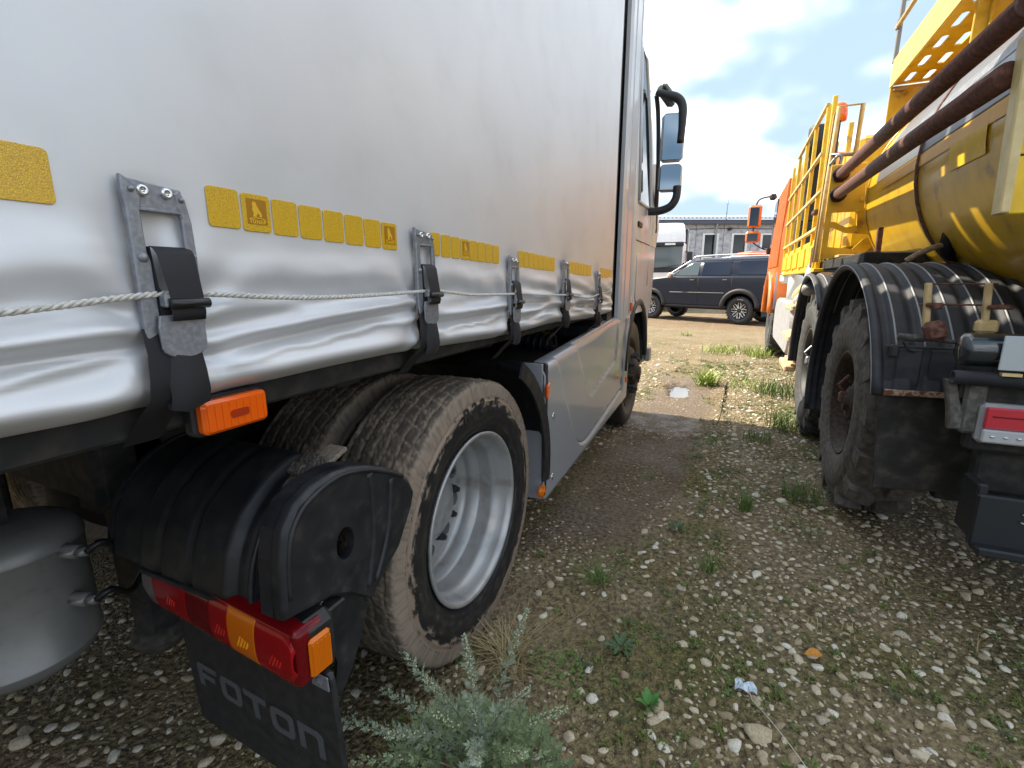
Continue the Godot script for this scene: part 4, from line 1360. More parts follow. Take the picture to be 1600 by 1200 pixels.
	for q in [[2.50, .36, .165], [2.175, .20, .17]]:
		s = Sheet.new()
		s.xf = Transform3D(Basis(Vector3(0, 1, 0), deg_to_rad(11)) * Basis(Vector3(1, 0, 0), deg_to_rad(2)), Vector3(-.575, q[0], -4.645))
		s.box(Vector3(0, 0, -.035), Vector3(q[2] + .03, q[1] + .03, .09), .03)
		put("mirror_shell", s, M.cab, m)
		s = Sheet.new()
		s.xf = Transform3D(Basis(Vector3(0, 1, 0), deg_to_rad(11)) * Basis(Vector3(1, 0, 0), deg_to_rad(2)), Vector3(-.575, q[0], -4.645))
		s.box(Vector3(0, 0, .011), Vector3(q[2], q[1], .006), .002)
		put("mirror_glass", s, M.mirror, m)

func side_x(y: float) -> float:
	var k := [[1.0, -.745], [1.6, -.742], [1.95, -.748], [2.25, -.756], [2.6, -.768], [3.0, -.785], [3.3, -.80], [3.7, -.83]]
	for i in k.size() - 1:
		if y <= k[i + 1][0]:
			return lerpf(k[i][1], k[i + 1][1], (y - k[i][0]) / (k[i + 1][0] - k[i][0]))
	return -.83

# ---------------------------------------------------------------- the yellow tanker lorry
func lug_tyre(R: float, W: float, bead: float, lugs: int) -> Sheet:      # outer face at x = 0 looking to +x
	var s := Sheet.new().smooth()
	var b := R - .045
	s.lathe(PackedVector2Array([Vector2(bead, -.05), Vector2(bead + .01, -.03), Vector2(bead + .05, -.012), Vector2(bead + .11, -.001), Vector2(bead + .16, 0), Vector2(b - .075, -.008), Vector2(b - .07, -.013), Vector2(b - .045, -.016), Vector2(b - .025, -.022), Vector2(b - .008, -.032), Vector2(b, -.05), Vector2(b, -W + .05), Vector2(b - .02, -W + .02), Vector2(bead + .11, -W), Vector2(bead, -W + .05)]), 80)
	s.flat()
	for k in lugs:
		for sd in 2:
			var a := TAU * (k + .5 * sd) / lugs
			var da := TAU / lugs * .23
			var x0 := -.016 if sd == 0 else -W + .016
			var xm := -W * .44 if sd == 0 else -W * .56
			var sw := TAU / lugs * .38
			var P := []
			for q in [[x0, 0.0, .78], [lerpf(x0, xm, .45), sw * .25, 1.0], [xm, sw, .9]]:
				for e in [-1.0, 1.0]:
					for h in 2:
						var aa: float = a + q[1] + e * da * q[2]
						var edge := absf(q[0] - x0) < .001
						var rr := R - (.006 if q[0] == xm else 0.0) if h == 1 else b - (.06 if edge else .01)
						if edge and h == 1: rr = R - .010
						P.append(Vector3(q[0] + (.004 if edge and sd == 0 and h == 0 else 0.0), sin(aa) * rr, cos(aa) * rr))
			for g in 2:
				var o := g * 4
				var qs := [[o + 1, o + 3, o + 7, o + 5], [o, o + 1, o + 5, o + 4], [o + 3, o + 2, o + 6, o + 7]]
				for q in qs:
					if sd == 0: s.quad(P[q[0]], P[q[1]], P[q[2]], P[q[3]])
					else: s.quad(P[q[3]], P[q[2]], P[q[1]], P[q[0]])
			if sd == 0:
				s.quad(P[0], P[2], P[3], P[1]); s.quad(P[9], P[11], P[10], P[8])
			else:
				s.quad(P[1], P[3], P[2], P[0]); s.quad(P[8], P[10], P[11], P[9])
	return s

func tank_x(y: float, off := 0.0) -> float:
	var d := (y - 1.88) / (.70 + off)
	return 1.52 - (.70 + off) * sqrt(maxf(0.0, 1.0 - d * d))

func stadium_cell(s: Sheet, cx: float, cz: float, w: float, l: float, sw: float, sl: float, y: float, d: float) -> void:
	var A := []
	var n := 24
	var outer := PackedVector3Array()
	var inner := PackedVector3Array()
	var deep := PackedVector3Array()
	for k in n:
		var a := TAU * (k + .5) / n
		var c := Vector2(cos(a), sin(a))
		var m := maxf(absf(c.x) / (w / 2), absf(c.y) / (l / 2))
		var p := c / m
		var h := Vector2(c.x * sw / 2, c.y * sw / 2 + signf(c.y) * (sl - sw) / 2)
		outer.append(Vector3(cx + p.x, y, cz + p.y)); inner.append(Vector3(cx + h.x, y, cz + h.y)); deep.append(Vector3(cx + h.x, y + d, cz + h.y))
	for k in n:      # square corners
		var q := outer[k]
		var r := outer[(k + 1) % n]
		if absf(q.x - r.x) > .0001 and absf(q.z - r.z) > .0001:
			s.tri(q, Vector3(cx + signf(q.x + r.x - 2 * cx) * w / 2, y, cz + signf(q.z + r.z - 2 * cz) * l / 2), r)
	s.grid([outer, inner, deep], true)

func make_tanker() -> void:
	var t := thing("tanker_truck", "yellow tanker truck with orange cab, rusty side pipes and ribbed black mudguards", "truck", Vector3(1.8, 0, -5.0))
	var s: Sheet
	# wheels
	var ty := lug_tyre(.608, .33, .295, 16).done()
	var rm := Sheet.new().smooth()
	rm.lathe(PackedVector2Array([Vector2(.285, -.06), Vector2(.303, -.04), Vector2(.308, -.028), Vector2(.30, -.024), Vector2(.29, -.03), Vector2(.278, -.05), Vector2(.262, -.07), Vector2(.255, -.11), Vector2(.24, -.13), Vector2(.21, -.14), Vector2(.17, -.138), Vector2(.15, -.12)]), 48)
	var rmm := rm.done()
	var hb := Sheet.new().smooth()
	hb.lathe(PackedVector2Array([Vector2(.15, -.14), Vector2(.148, -.09), Vector2(.12, -.08), Vector2(.105, -.082), Vector2(.10, -.062), Vector2(.088, -.055), Vector2(.05, -.052), Vector2(.045, -.035), Vector2(0, -.033)]), 24)
	var hbm := hb.done()
	var nt := Sheet.new(); nt.lathe(PackedVector2Array([Vector2(.017, 0), Vector2(.017, .03), Vector2(.010, .034), Vector2(.010, .05), Vector2(0, .052)]), 6)
	var ntm := nt.done()
	var spots := [[.62, .597, -3.30, 0.1], [.62, .597, -4.78, .25], [.64, .60, -9.80, 0.0], [2.95, .60, -3.3, 0.0], [2.95, .60, -4.78, 0.0]]
	for i in spots.size():
		var p: Array = spots[i]
		var w := Node3D.new(); w.name = "wheel"; t.add_child(w, true); local(w)
		w.position = Vector3(p[0], p[1], p[2]) - t.position
		if i < 3: w.rotation.y = PI
		w.rotation.x = p[3]
		put("tyre", ty, M.dustyrubber if i == 0 else M.rubbergrey, w)
		put("rim", rmm, M.darkrim if i == 0 else M.trim, w)
		put("hub", hbm, M.darkrim, w)
		for k in 10:
			var o := put("wheel_nut", ntm, M.darkrim, w)
			o.position = Vector3(-.135, sin(TAU * k / 10) * .19, cos(TAU * k / 10) * .19)
		s = Sheet.new(); s.box(Vector3(-.04, .03, .03), Vector3(.05, .07, .06), .012); s.tube(v3([[-.04, .05, .03], [-.01, .10, .04], [-.06, .16, .05]]), .010, 6)
		put("valve_block", s, M.zinc if i == 1 else M.rust, w)
	# frame
	for x in [1.35, 2.2]:
		s = Sheet.new(); s.box(Vector3(x, .98, -5.6), Vector3(.1, .26, 7.4)); put("frame_rail", s, M.under, t)
	for z in [-3.3, -4.78]:
		s = Sheet.new().smooth(); s.tube(v3([[.8, .60, z], [2.8, .60, z]]), .11, 12); s.flat(); s.box(Vector3(1.8, .62, z), Vector3(.5, .42, .45), .08); put("axle", s, M.under, t)
	s = Sheet.new(); s.box(Vector3(1.0, 1.425, -4.32), Vector3(.62, .075, 1.66), .008)
	s.box(Vector3(1.4, 1.12, -3.4), Vector3(.3, .14, 3.2), .02)
	put("subframe", s, M.under, t)
	s = Sheet.new(); s.box(Vector3(.80, 1.475, -4.55), Vector3(.22, .02, .5), .004); put("deck_plate", s, M.cream, t)
	s = Sheet.new(); s.box(Vector3(1.75, .75, -2.75), Vector3(1.6, .9, .06)); put("rear_bulkhead", s, M.under, t)
	fenders(t)
	tank_body(t)
	walkway(t)
	orange_cab(t)
	tanker_rear(t)

func guard_point(f: Array, x: float, a: float, h: float) -> Vector3:
	var wide: float = f[5] if cos(a) > 0.0 else f[6]
	return Vector3(x, .60 + sin(a) * (f[1] + h), f[0] + cos(a) * (wide + h))
func fenders(t: Node3D) -> void:
	for f in [[-3.30, .775, .31, 3.45, 0, .95, .79], [-4.78, .735, .75, 3.25, 1, 1.0, .64]]:
		var g := Node3D.new(); g.name = "mudguard"; t.add_child(g, true); g.position = -t.position
		var s := Sheet.new().smooth()
		var rows := []
		var xs := []
		var n := 96
		for k in n + 1: xs.append(lerpf(.585, 1.13, float(k) / n))
		var ang := []
		for k in 37: ang.append(lerpf(f[2], f[3], k / 36.0))     # from behind (towards +z) over the top to the front
		for x in xs:
			var row := PackedVector3Array()
			var u: float = (x - .63) / .095
			var ph := fposmod(u, 1.0)
			var h := .016 * (smoothstep(0.0, .18, ph) - smoothstep(.62, .95, ph)) if x > .63 else 0.0
			if x < .60: h += .012
			for a in ang:
				var r: float = f[1] + h
				row.append(guard_point(f, x, a, h))
			rows.append(row)
		rows.reverse()
		s.grid(rows)
		put("guard_shell", s, M.fender, g)
		s = Sheet.new().smooth()
		var lip := PackedVector3Array()
		for a in ang: lip.append(guard_point(f, .585, a, .004))
		s.tube(lip, .022, 8)
		put("guard_lip", s, M.fender, g)
		s = Sheet.new().smooth()
		var l2 := PackedVector3Array()
		for a in ang: l2.append(guard_point(f, .566, a, .006))
		s.tube(l2, .0035, 5)
		put("worn_line", s, M.scuff, g)
		for k in 5:
			var x := .63 + .095 * (k + .22)
			s = Sheet.new().smooth()
			var l3 := PackedVector3Array()
			for a in ang:
				if a < .5 or a > 2.5: continue
				l3.append(guard_point(f, x, a, .0165))
			s.tube(l3, .0042, 5)
			put("worn_line", s, M.scuff, g)
	var s := Sheet.new()
	s.box(Vector3(.85, .93, -2.43), Vector3(.50, .22, .02), .004)
	for k in 4: s.box(Vector3(.68 + k * .11, .95, -2.418), Vector3(.085, .16, .016), .006)
	put("guard_back", s, M.fender, t)
	s = Sheet.new()
	s.plate(v2([[.60, .84], [.628, .425], [1.09, .46], [1.07, .85]]), .014, .003)
	s.xf = Transform3D.IDENTITY
	var o := put("mud_flap", s, M.flap, t)
	o.position += Vector3(0, 0, -2.42)
	s = Sheet.new()
	s.plate(v2([[.605, .838], [.83, .845], [.828, .868], [.606, .864]]), .012, .003)
	o = put("flap_strip", s, worn("rusty strip", [[.2, lin(.10, .035, .02)], [.5, lin(.2, .08, .04)], [.62, lin(.42, .36, .28)], [.9, lin(.16, .06, .03)]], .35, .8), t)
	o.position += Vector3(0, 0, -2.385)

func tank_body(t: Node3D) -> void:
	var b := Node3D.new(); b.name = "tank"; t.add_child(b, true); b.position = -t.position
	var s := Sheet.new().smooth()
	var rows := []
	for q in [[-4.52, 0.0], [-4.50, .45], [-4.46, .72], [-4.42, .88], [-4.38, .96], [-4.345, .985], [-4.34, 1.0], [-2.9, 1.0], [-2.4, 1.0], [-2.16, 1.0], [-2.12, .97], [-2.03, .6], [-2.01, 0.0]]:
		var row := PackedVector3Array()
		for k in 72:
			var a := TAU * k / 72
			row.append(Vector3(1.52 + .70 * q[1] * cos(a), 1.88 + .70 * q[1] * sin(a), q[0]))
		rows.append(row)
	s.grid(rows, true)
	put("tank_shell", s, M.yellow, b)
	for q in [[-4.34, .006, .014], [-3.27, .008, .02], [-2.16, .006, .014]]:
		s = Sheet.new().smooth()
		var path := PackedVector3Array()
		for k in 49:
			var a := TAU * k / 48
			path.append(Vector3(1.52 + .704 * cos(a), 1.88 + .704 * sin(a), q[0]))
		s.tube(path, q[2] * .55, 6, false)
		put("tank_band", s, M.rust if q[0] == -3.27 else M.yellow, b)
	# grey painted band with pale lettering remains, and the bright reflective sheet
	for q in [["painted_band", 1.935, 2.30, -4.12, -2.18, .003, M.band], ["pale_band", 2.11, 2.16, -3.9, -2.25, .005, M.paleband], ["reflective_sheet", 1.765, 1.875, -2.85, -2.50, .006, M.brightyellow], ["painted_band", 1.865, 1.925, -3.95, -2.18, .0035, M.orangeband]]:
		s = Sheet.new().smooth()
		rows = []
		for k in 25:
			var z := lerpf(q[3], q[4], k / 24.0)
			var row := PackedVector3Array()
			for j in 13:
				var y := lerpf(q[1], q[2], j / 12.0)
				row.append(Vector3(tank_x(y, q[5]), y, z))
			rows.append(row)
		rows.reverse()
		s.grid(rows)
		put(q[0], s, q[6], b)
	# clamps that hold the tank
	for z in [-3.27, -4.33]:
		s = Sheet.new()
		s.bar(Vector3(.93, 1.66, z), Vector3(1.03, 1.40, z + .05), .03, .05, .006)
		s.bar(Vector3(.90, 1.69, z), Vector3(.97, 1.60, z + .12), .05, .035, .008)
		s.box(Vector3(.915, 1.665, z + .04), Vector3(.05, .05, .10), .01)
		put("tank_clamp", s, M.cream, b)
		s = Sheet.new().smooth()
		s.tube(v3([[.93, 1.64, z + .02], [1.0, 1.42, z + .05]]), .012, 6)
		put("clamp_bolt", s, M.rust, b)
	s = Sheet.new(); s.bar(Vector3(.80, 1.44, -3.72), Vector3(.80, 1.62, -3.74), .022, .03, .004); put("stake", s, M.rust, t)
	s = Sheet.new().smooth()
	s.tube(v3([[1.02, 1.515, -3.16], [1.035, 1.51, -3.14], [1.55, 1.33, -2.35]]), .10, 20)
	s.tube(v3([[1.0, 1.52, -3.18], [1.03, 1.512, -3.15]]), .125, 20)
	put("hose_case", s, M.black, t)
	s = Sheet.new().smooth()
	s.tube(curve(v3([[.79, 1.395, -3.1], [.83, 1.425, -3.1], [.90, 1.462, -3.1], [1.0, 1.485, -3.13]]), 6), .014, 8)
	put("hose", s, worn("tan hose", [[.2, lin(.2, .15, .09)], [.8, lin(.36, .28, .17)]], .2, .8), t)
	# rusty pipes
	for q in [[2.065, 2.018, -1.80], [1.925, 1.868, -1.955]]:
		s = Sheet.new().smooth()
		s.tube(v3([[.66, q[0], -4.46], [.66, lerpf(q[0], q[1], .5), -2.8], [.66, q[1], q[2]]]), .036, 16)
		put("side_pipe", s, M.rust, t)
		if q[2] > -1.9:
			s = Sheet.new().smooth()
			s.tube(v3([[.66, q[1], -1.86], [.66, q[1], -1.80], [.66, q[1], -1.795]]), [.05, .05, .03], 16)
			s.flat(); s.bar(Vector3(.67, q[1], -1.84), Vector3(.72, 1.90, -1.95), .02, .05)
			put("pipe_cap", s, M.rust, t)
		s = Sheet.new().smooth()
		s.tube(v3([[.66, q[0], -4.47], [.66, q[0], -4.43]]), .055, 16)
		put("pipe_collar", s, plain("dark rust", lin(.03, .014, .010), .9), t)
	# bracket plate with two openings, across the truck
	s = Sheet.new()
	s.plate(v2([[.60, 2.14], [.82, 2.14], [.83, 1.99], [.845, 1.80], [.60, 1.80]]), .02, .004)
	s.plate(v2([[.60, 1.80], [.64, 1.80], [.64, 1.68], [.60, 1.68]]), .02)
	s.plate(v2([[.60, 1.68], [.66, 1.69], [.74, 1.65], [.91, 1.63], [.87, 1.72], [.845, 1.80], [.80, 1.80], [.81, 1.70], [.74, 1.69], [.66, 1.735], [.60, 1.73]]), .018)
	s.plate(v2([[.60, 1.68], [.64, 1.68], [.64, 1.55], [.80, 1.53], [.86, 1.60], [.91, 1.63], [.95, 1.58], [.86, 1.47], [.60, 1.46]]), .02)
	var o := put("bracket_plate", s, M.yellow, t)
	o.position += Vector3(0, 0, -4.5)
	for p in [[.70, 2.0], [.77, 1.88], [.75, 1.80]]:
		s = Sheet.new(); s.xf = Transform3D(Basis(Vector3(0, 0, 1), Vector3(1, 0, 0), Vector3(0, 1, 0)), Vector3(p[0] + .05, p[1], -4.48))
		s.lathe(PackedVector2Array([Vector2(.016, 0), Vector2(.014, .012), Vector2(0, .014)]), 8)
		put("bolt", s, M.yellow, t)
	# platform on top
	var pf := Node3D.new(); pf.name = "platform"; t.add_child(pf, true); pf.position = -t.position
	s = Sheet.new()
	for i in 5:
		for j in 9:
			stadium_cell(s, .915 + i * .095, -4.125 + j * .25, .095, .25, .034, .165, 2.56, .008)
	s.box(Vector3(.8625, 2.563, -3.12), Vector3(.02, .008, 2.26))
	put("perforated_floor", s, M.yellow, pf)
	s = Sheet.new()
	s.box(Vector3(.848, 2.635, -3.135), Vector3(.012, .17, 2.28), .003)
	put("fascia", s, M.lightyellow, pf)
	s = Sheet.new()
	s.box(Vector3(1.24, 2.44, -4.255), Vector3(.79, .23, .012), .003)
	s.box(Vector3(.90, 2.535, -4.235), Vector3(.07, .008, .014), .002)
	put("end_panel", s, M.yellow, pf)
	s = Sheet.new().smooth(); s.tube(v3([[.86, 2.53, -4.235], [.925, 2.53, -4.235], [.93, 2.525, -4.22]]), .008, 6)
	put("latch", s, M.cream, pf)
	s = Sheet.new()
	s.box(Vector3(1.2, 2.44, -3.14), Vector3(.60, .26, .014), .003)
	s.box(Vector3(.955, 2.40, -3.125), Vector3(.012, .30, .03), .003)
	put("gusset", s, M.gussetyellow, pf)
	for z in [-2.05]:
		s = Sheet.new(); s.bar(Vector3(.85, 2.70, z), Vector3(.85, 3.09, z), .025, .025, .004)
		put("rail_post", s, plain("grey steel", lin(.22, .22, .23), .6), pf)
	s = Sheet.new()
	s.bar(Vector3(.85, 2.70, -4.27), Vector3(.85, 3.09, -4.27), .025, .025, .004)
	s.bar(Vector3(.84, 3.075, -4.27), Vector3(1.6, 3.075, -4.27), .025, .025, .004)
	s.box(Vector3(.845, 2.93, -4.27), Vector3(.03, .06, .04), .005)
	put("rail_post", s, plain("grey steel", lin(.22, .22, .23), .6), pf)
	s = Sheet.new().smooth(); s.tube(v3([[.84, 2.92, -4.3], [.84, 2.93, -2.0]]), .014, 8)
	put("hand_rail", s, M.cream, pf)
	# box edge near the tail
	s = Sheet.new(); s.plate(v2([[.667, 1.955], [.684, 1.490], [.708, 1.488], [.700, 1.955]]), .05, .004)
	o = put("corner_angle", s, M.paleyellow, t); o.position += Vector3(0, 0, -1.955)
	s = Sheet.new(); s.box(Vector3(1.52, 1.575, -1.97), Vector3(1.64, .17, .02), .004)
	s.box(Vector3(1.52, 1.83, -1.97), Vector3(1.64, .20, .02), .004)
	s.box(Vector3(.72, 1.70, -1.97), Vector3(.035, .10, .02))
	s.box(Vector3(2.3, 1.70, -1.97), Vector3(.08, .10, .02))
	put("tail_panel", s, M.brightyellow, t)
	s = Sheet.new(); s.box(Vector3(1.52, 1.45, -2.05), Vector3(1.3, .06, .2), .01); put("tail_beam", s, M.under, t)

func walkway(t: Node3D) -> void:
	var w := Node3D.new(); w.name = "ladder_frame"; t.add_child(w, true); w.position = -t.position
	var s: Sheet
	for z in [-8.0, -7.35, -6.7, -6.05, -5.35, -5.05]:
		s = Sheet.new()
		s.bar(Vector3(.64, 1.40, z), Vector3(.64, 2.80 if z < -5.2 else 2.78, z), .035, .035, .005)
		put("upright", s, M.yellowbright2, w)
	for q in [[2.80, -7.4, -5.33], [2.40, -8.1, -5.33], [2.05, -8.05, -5.05], [1.74, -8.05, -5.05]]:
		s = Sheet.new()
		s.bar(Vector3(.628, q[0], q[1]), Vector3(.628, q[0], q[2]), .03, .03, .004)
		put("rung", s, M.cream, w)
	for q in [[1.40, 1.66, -8.05, -5.0]]:
		s = Sheet.new()
		s.box(Vector3(.66, (q[0] + q[1]) / 2, (q[2] + q[3]) / 2), Vector3(.04, q[1] - q[0], q[3] - q[2]), .006)
		for k in 5: s.box(Vector3(.634, 1.52, -7.75 + k * .6), Vector3(.016, .18, .42), .005)
		s.box(Vector3(.66, 1.385, -6.5), Vector3(.08, .03, 3.2), .004)
		put("kick_panel", s, M.yellowbright2, w)
	# inner row of posts behind, and the tall loop
	for z in [-7.2, -6.3, -5.6]:
		s = Sheet.new(); s.bar(Vector3(.86, 1.42, z), Vector3(.86, 2.7, z), .04, .04, .005); put("upright", s, M.yellow, w)
	s = Sheet.new().smooth()
	s.tube(v3([[.625, 1.45, -4.86], [.63, 2.0, -4.84], [.645, 2.63, -4.82], [.80, 2.63, -4.82], [.79, 2.10, -4.82]]), .017, 8)
	put("grab_loop", s, M.cream, w)
	s = Sheet.new().smooth(); s.tube(v3([[.62, 1.45, -4.98], [.64, 2.60, -4.94], [.645, 2.62, -4.84]]), .015, 8); put("grab_loop", s, M.cream, w)
	s = Sheet.new().smooth(); s.tube(v3([[.63, 2.28, -4.82], [.79, 2.27, -4.82]]), .015, 8)
	s.tube(curve(v3([[.63, 2.20, -4.82], [.67, 2.26, -4.80], [.70, 2.25, -4.80], [.69, 2.17, -4.8]]), 4), .012, 6); put("cross_tube", s, M.zinc, w)
	s = Sheet.new(); s.box(Vector3(.62, 1.89, -5.2), Vector3(.05, .04, .16), .008); s.box(Vector3(.645, 1.50, -5.12), Vector3(.06, .18, .08), .01); put("hinge", s, M.rust, w)
	s = Sheet.new().smooth()
	s.xf = Transform3D(Basis(Vector3(0, 1, 0), Vector3(-1, 0, 0), Vector3(0, 0, 1)), Vector3(.76, 0, -7.0))
	s.lathe(PackedVector2Array([Vector2(.07, 2.0), Vector2(.07, 2.72), Vector2(.10, 2.74), Vector2(.10, 3.02), Vector2(.085, 3.05), Vector2(0, 3.06)]), 20)
	put("exhaust_stack", s, M.trim, t)
	s = Sheet.new().smooth()
	s.xf = Transform3D(Basis(Vector3(0, 1, 0), Vector3(-1, 0, 0), Vector3(0, 0, 1)), Vector3(.80, 0, -5.9))
	s.lathe(PackedVector2Array([Vector2(.0, 2.80), Vector2(.06, 2.80), Vector2(.065, 2.84), Vector2(.06, 2.93), Vector2(.03, 2.96), Vector2(0, 2.965)]), 16)
	put("beacon", s, M.orange, t)
	s = Sheet.new(); s.bar(Vector3(.80, 1.5, -5.9), Vector3(.80, 2.8, -5.9), .03, .03); put("beacon_post", s, M.trim, t)
	s = Sheet.new(); s.box(Vector3(1.0, 2.0, -5.5), Vector3(.3, .9, 1.0), .03); put("pump_housing", s, M.yellow, t)
	s = Sheet.new(); s.box(Vector3(1.1, 1.75, -8.4), Vector3(.7, .9, .6), .05); put("air_intake", s, M.trim, t)
	# things slung under the walkway
	s = Sheet.new()
	s.plate(rounded(6.35, .47, 8.45, 1.06, .24, 8), .36, .03)
	var o := put("fuel_tank", s, M.greybox, t)
	o.transform = t.transform.affine_inverse() * facing_left(.96) * Transform3D(Basis.IDENTITY, Vector3(-14.43, 0, 0))
	for k in 3:
		s = Sheet.new()
		s.box(Vector3(.60, .43 + k * .30, -5.78), Vector3(.10, .06, .62), .012)
		s.box(Vector3(.625, .47 + k * .30, -5.78), Vector3(.05, .03, .60), .006)
		put("step", s, M.wood, t)
	s = Sheet.new()
	for k in 6: s.bar(Vector3(.635, .43, -6.02 + k * .10), Vector3(.635, 1.03, -6.02 + k * .10), .02, .025, .003)
	put("step_bars", s, M.wood, t)
	s = Sheet.new(); s.box(Vector3(.78, .73, -5.75), Vector3(.24, .64, .66), .01); put("battery_box", s, M.trim, t)
	s = Sheet.new().smooth()
	s.xf = Transform3D(Basis(Vector3(0, 1, 0), Vector3(-1, 0, 0), Vector3(0, 0, 1)), Vector3(.72, 0, -7.0))
	s.lathe(PackedVector2Array([Vector2(0, 1.06), Vector2(.09, 1.06), Vector2(.09, 1.32), Vector2(.06, 1.36), Vector2(0, 1.37)]), 16)
	put("canister", s, M.white, t)
	s = Sheet.new().smooth()
	s.tube(curve(v3([[.70, 1.12, -6.4], [.70, 1.18, -6.1], [.78, 1.3, -5.8], [.9, 1.3, -5.6]]), 5), .07, 12)
	put("elbow_pipe", s, M.cream, t)
	s = Sheet.new().smooth(); s.tube(curve(v3([[.66, 1.05, -5.75], [.68, 1.12, -5.72], [.74, 1.13, -5.65]]), 3), [.07, .09, .09, .08, .08, .07, .05], 10); put("wrapped_hose", s, M.greybox, t)
	s = Sheet.new().smooth()
	s.xf = Transform3D(Basis(Vector3(0, 1, 0), Vector3(-1, 0, 0), Vector3(0, 0, 1)), Vector3(.80, 0, -8.7))
	s.lathe(PackedVector2Array([Vector2(0, .85), Vector2(.19, .85), Vector2(.19, 1.42), Vector2(.16, 1.45), Vector2(0, 1.45)]), 24)
	put("air_filter", s, plain("slate", lin(.10, .12, .16), .4), t)
	s = Sheet.new(); s.box(Vector3(.70, 1.34, -8.0), Vector3(.16, .16, .3), .03); put("white_box", s, M.white, t)
	s = Sheet.new().smooth(); s.tube(curve(v3([[.62, 1.2, -5.0], [.64, 1.32, -5.1], [.66, 1.40, -5.2], [.68, 1.44, -5.25]]), 4), .06, 8); put("rag_wrap", s, M.greybox, t)

func orange_cab(t: Node3D) -> void:
	var c := Node3D.new(); c.name = "cab"; t.add_child(c, true); c.position = -t.position
	var s := Sheet.new().smooth()
	var rows := []
	for q in [[1.00, .64, -11.20, .05], [1.45, .62, -11.30, .08], [1.95, .62, -11.30, .10], [2.40, .66, -11.22, .12], [2.80, .72, -11.05, .14], [2.98, .78, -10.9, .2], [3.06, .95, -10.6, .25]]:
		var row := PackedVector3Array()
		var X: float = q[1]
		var F: float = q[2]
		var r: float = q[3]
		row.append(Vector3(3.6 - X, q[0], -8.5)); 
		for k in 6:
			var a := PI / 2 * k / 5.0
			row.append(Vector3(3.6 - X - r + r * cos(a), q[0], F + r - r * sin(a)))
		for k in 6:
			var a := PI / 2 * (5 - k) / 5.0
			row.append(Vector3(X + r - r * cos(a), q[0], F + r - r * sin(a)))
		row.append(Vector3(X, q[0], -8.5))
		rows.append(row)
	s.grid(rows, true)
	s.flat()
	s.box(Vector3(1.8, 3.03, -9.9), Vector3(1.9, .05, 1.4), .02)
	put("cab_shell", s, M.orangepaint, c)
	for k in 8:
		s = Sheet.new(); s.bar(Vector3(.612, 1.5, -8.6 - k * .24), Vector3(.665, 2.78, -8.6 - k * .24), .03, .07, .01)
		put("cab_rib", s, M.orangepaint, c)
	s = Sheet.new(); s.plate(v2([[10.15, 1.98], [10.95, 1.98], [10.82, 2.72], [10.2, 2.72]]), .02, .004)
	var o := put("door_window", s, M.glass, c)
	o.transform = t.transform.affine_inverse() * t.transform * Transform3D(Basis(Vector3(0, 0, -1), Vector3(0, 1, 0), Vector3(1, 0, 0)), Vector3(.612, 0, 0))
	s = Sheet.new().smooth()
	var arch := PackedVector3Array()
	for k in 15:
		var a := lerpf(.2, PI - .1, k / 14.0)
		arch.append(Vector3(.60, .62 + sin(a) * .80, -9.9 + cos(a) * .85))
	s.tube(arch, .045, 8)
	put("wheel_arch", s, M.orangepaint, c)
	s = Sheet.new(); s.box(Vector3(1.8, .88, -11.3), Vector3(2.4, .44, .22), .04); put("bumper", s, M.orangepaint, c)
	s = Sheet.new(); s.box(Vector3(1.8, .85, -10.3), Vector3(2.1, .5, 1.6), .05); put("engine_tray", s, M.under, c)
	s = Sheet.new(); s.box(Vector3(.60, 1.16, -10.95), Vector3(.06, .10, .16), .02); put("marker_light", s, M.trim, c)
	# mirrors
	for q in [[2.53, .40, .22], [2.14, .20, .25]]:
		s = Sheet.new(); s.box(Vector3(.285, q[0], -11.02), Vector3(q[2] + .02, q[1] + .02, .10), .035)
		put("mirror_shell", s, M.orangepaint, c)
		s = Sheet.new(); s.box(Vector3(.275, q[0] - .01, -10.965), Vector3(q[2] - .06, q[1] - .06, .012), .004)
		put("mirror_glass", s, plain("cab mirror", lin(.06, .065, .075), .05, 1.0), c)
	s = Sheet.new().smooth()
	s.tube(curve(v3([[.64, 2.86, -11.0], [.50, 2.88, -11.02], [.34, 2.84, -11.04], [.29, 2.72, -11.04]]), 5), .016, 6)
	s.tube(curve(v3([[.63, 1.86, -11.0], [.46, 1.92, -11.02], [.30, 2.03, -11.04]]), 5), .014, 6)
	s.tube(v3([[.285, 2.35, -11.02], [.285, 2.22, -11.02]]), .014, 6)
	s.flat(); s.box(Vector3(.57, 2.87, -11.0), Vector3(.12, .12, .10), .03); s.box(Vector3(.60, 1.86, -11.0), Vector3(.09, .12, .10), .02)
	put("mirror_arm", s, M.trim, c)

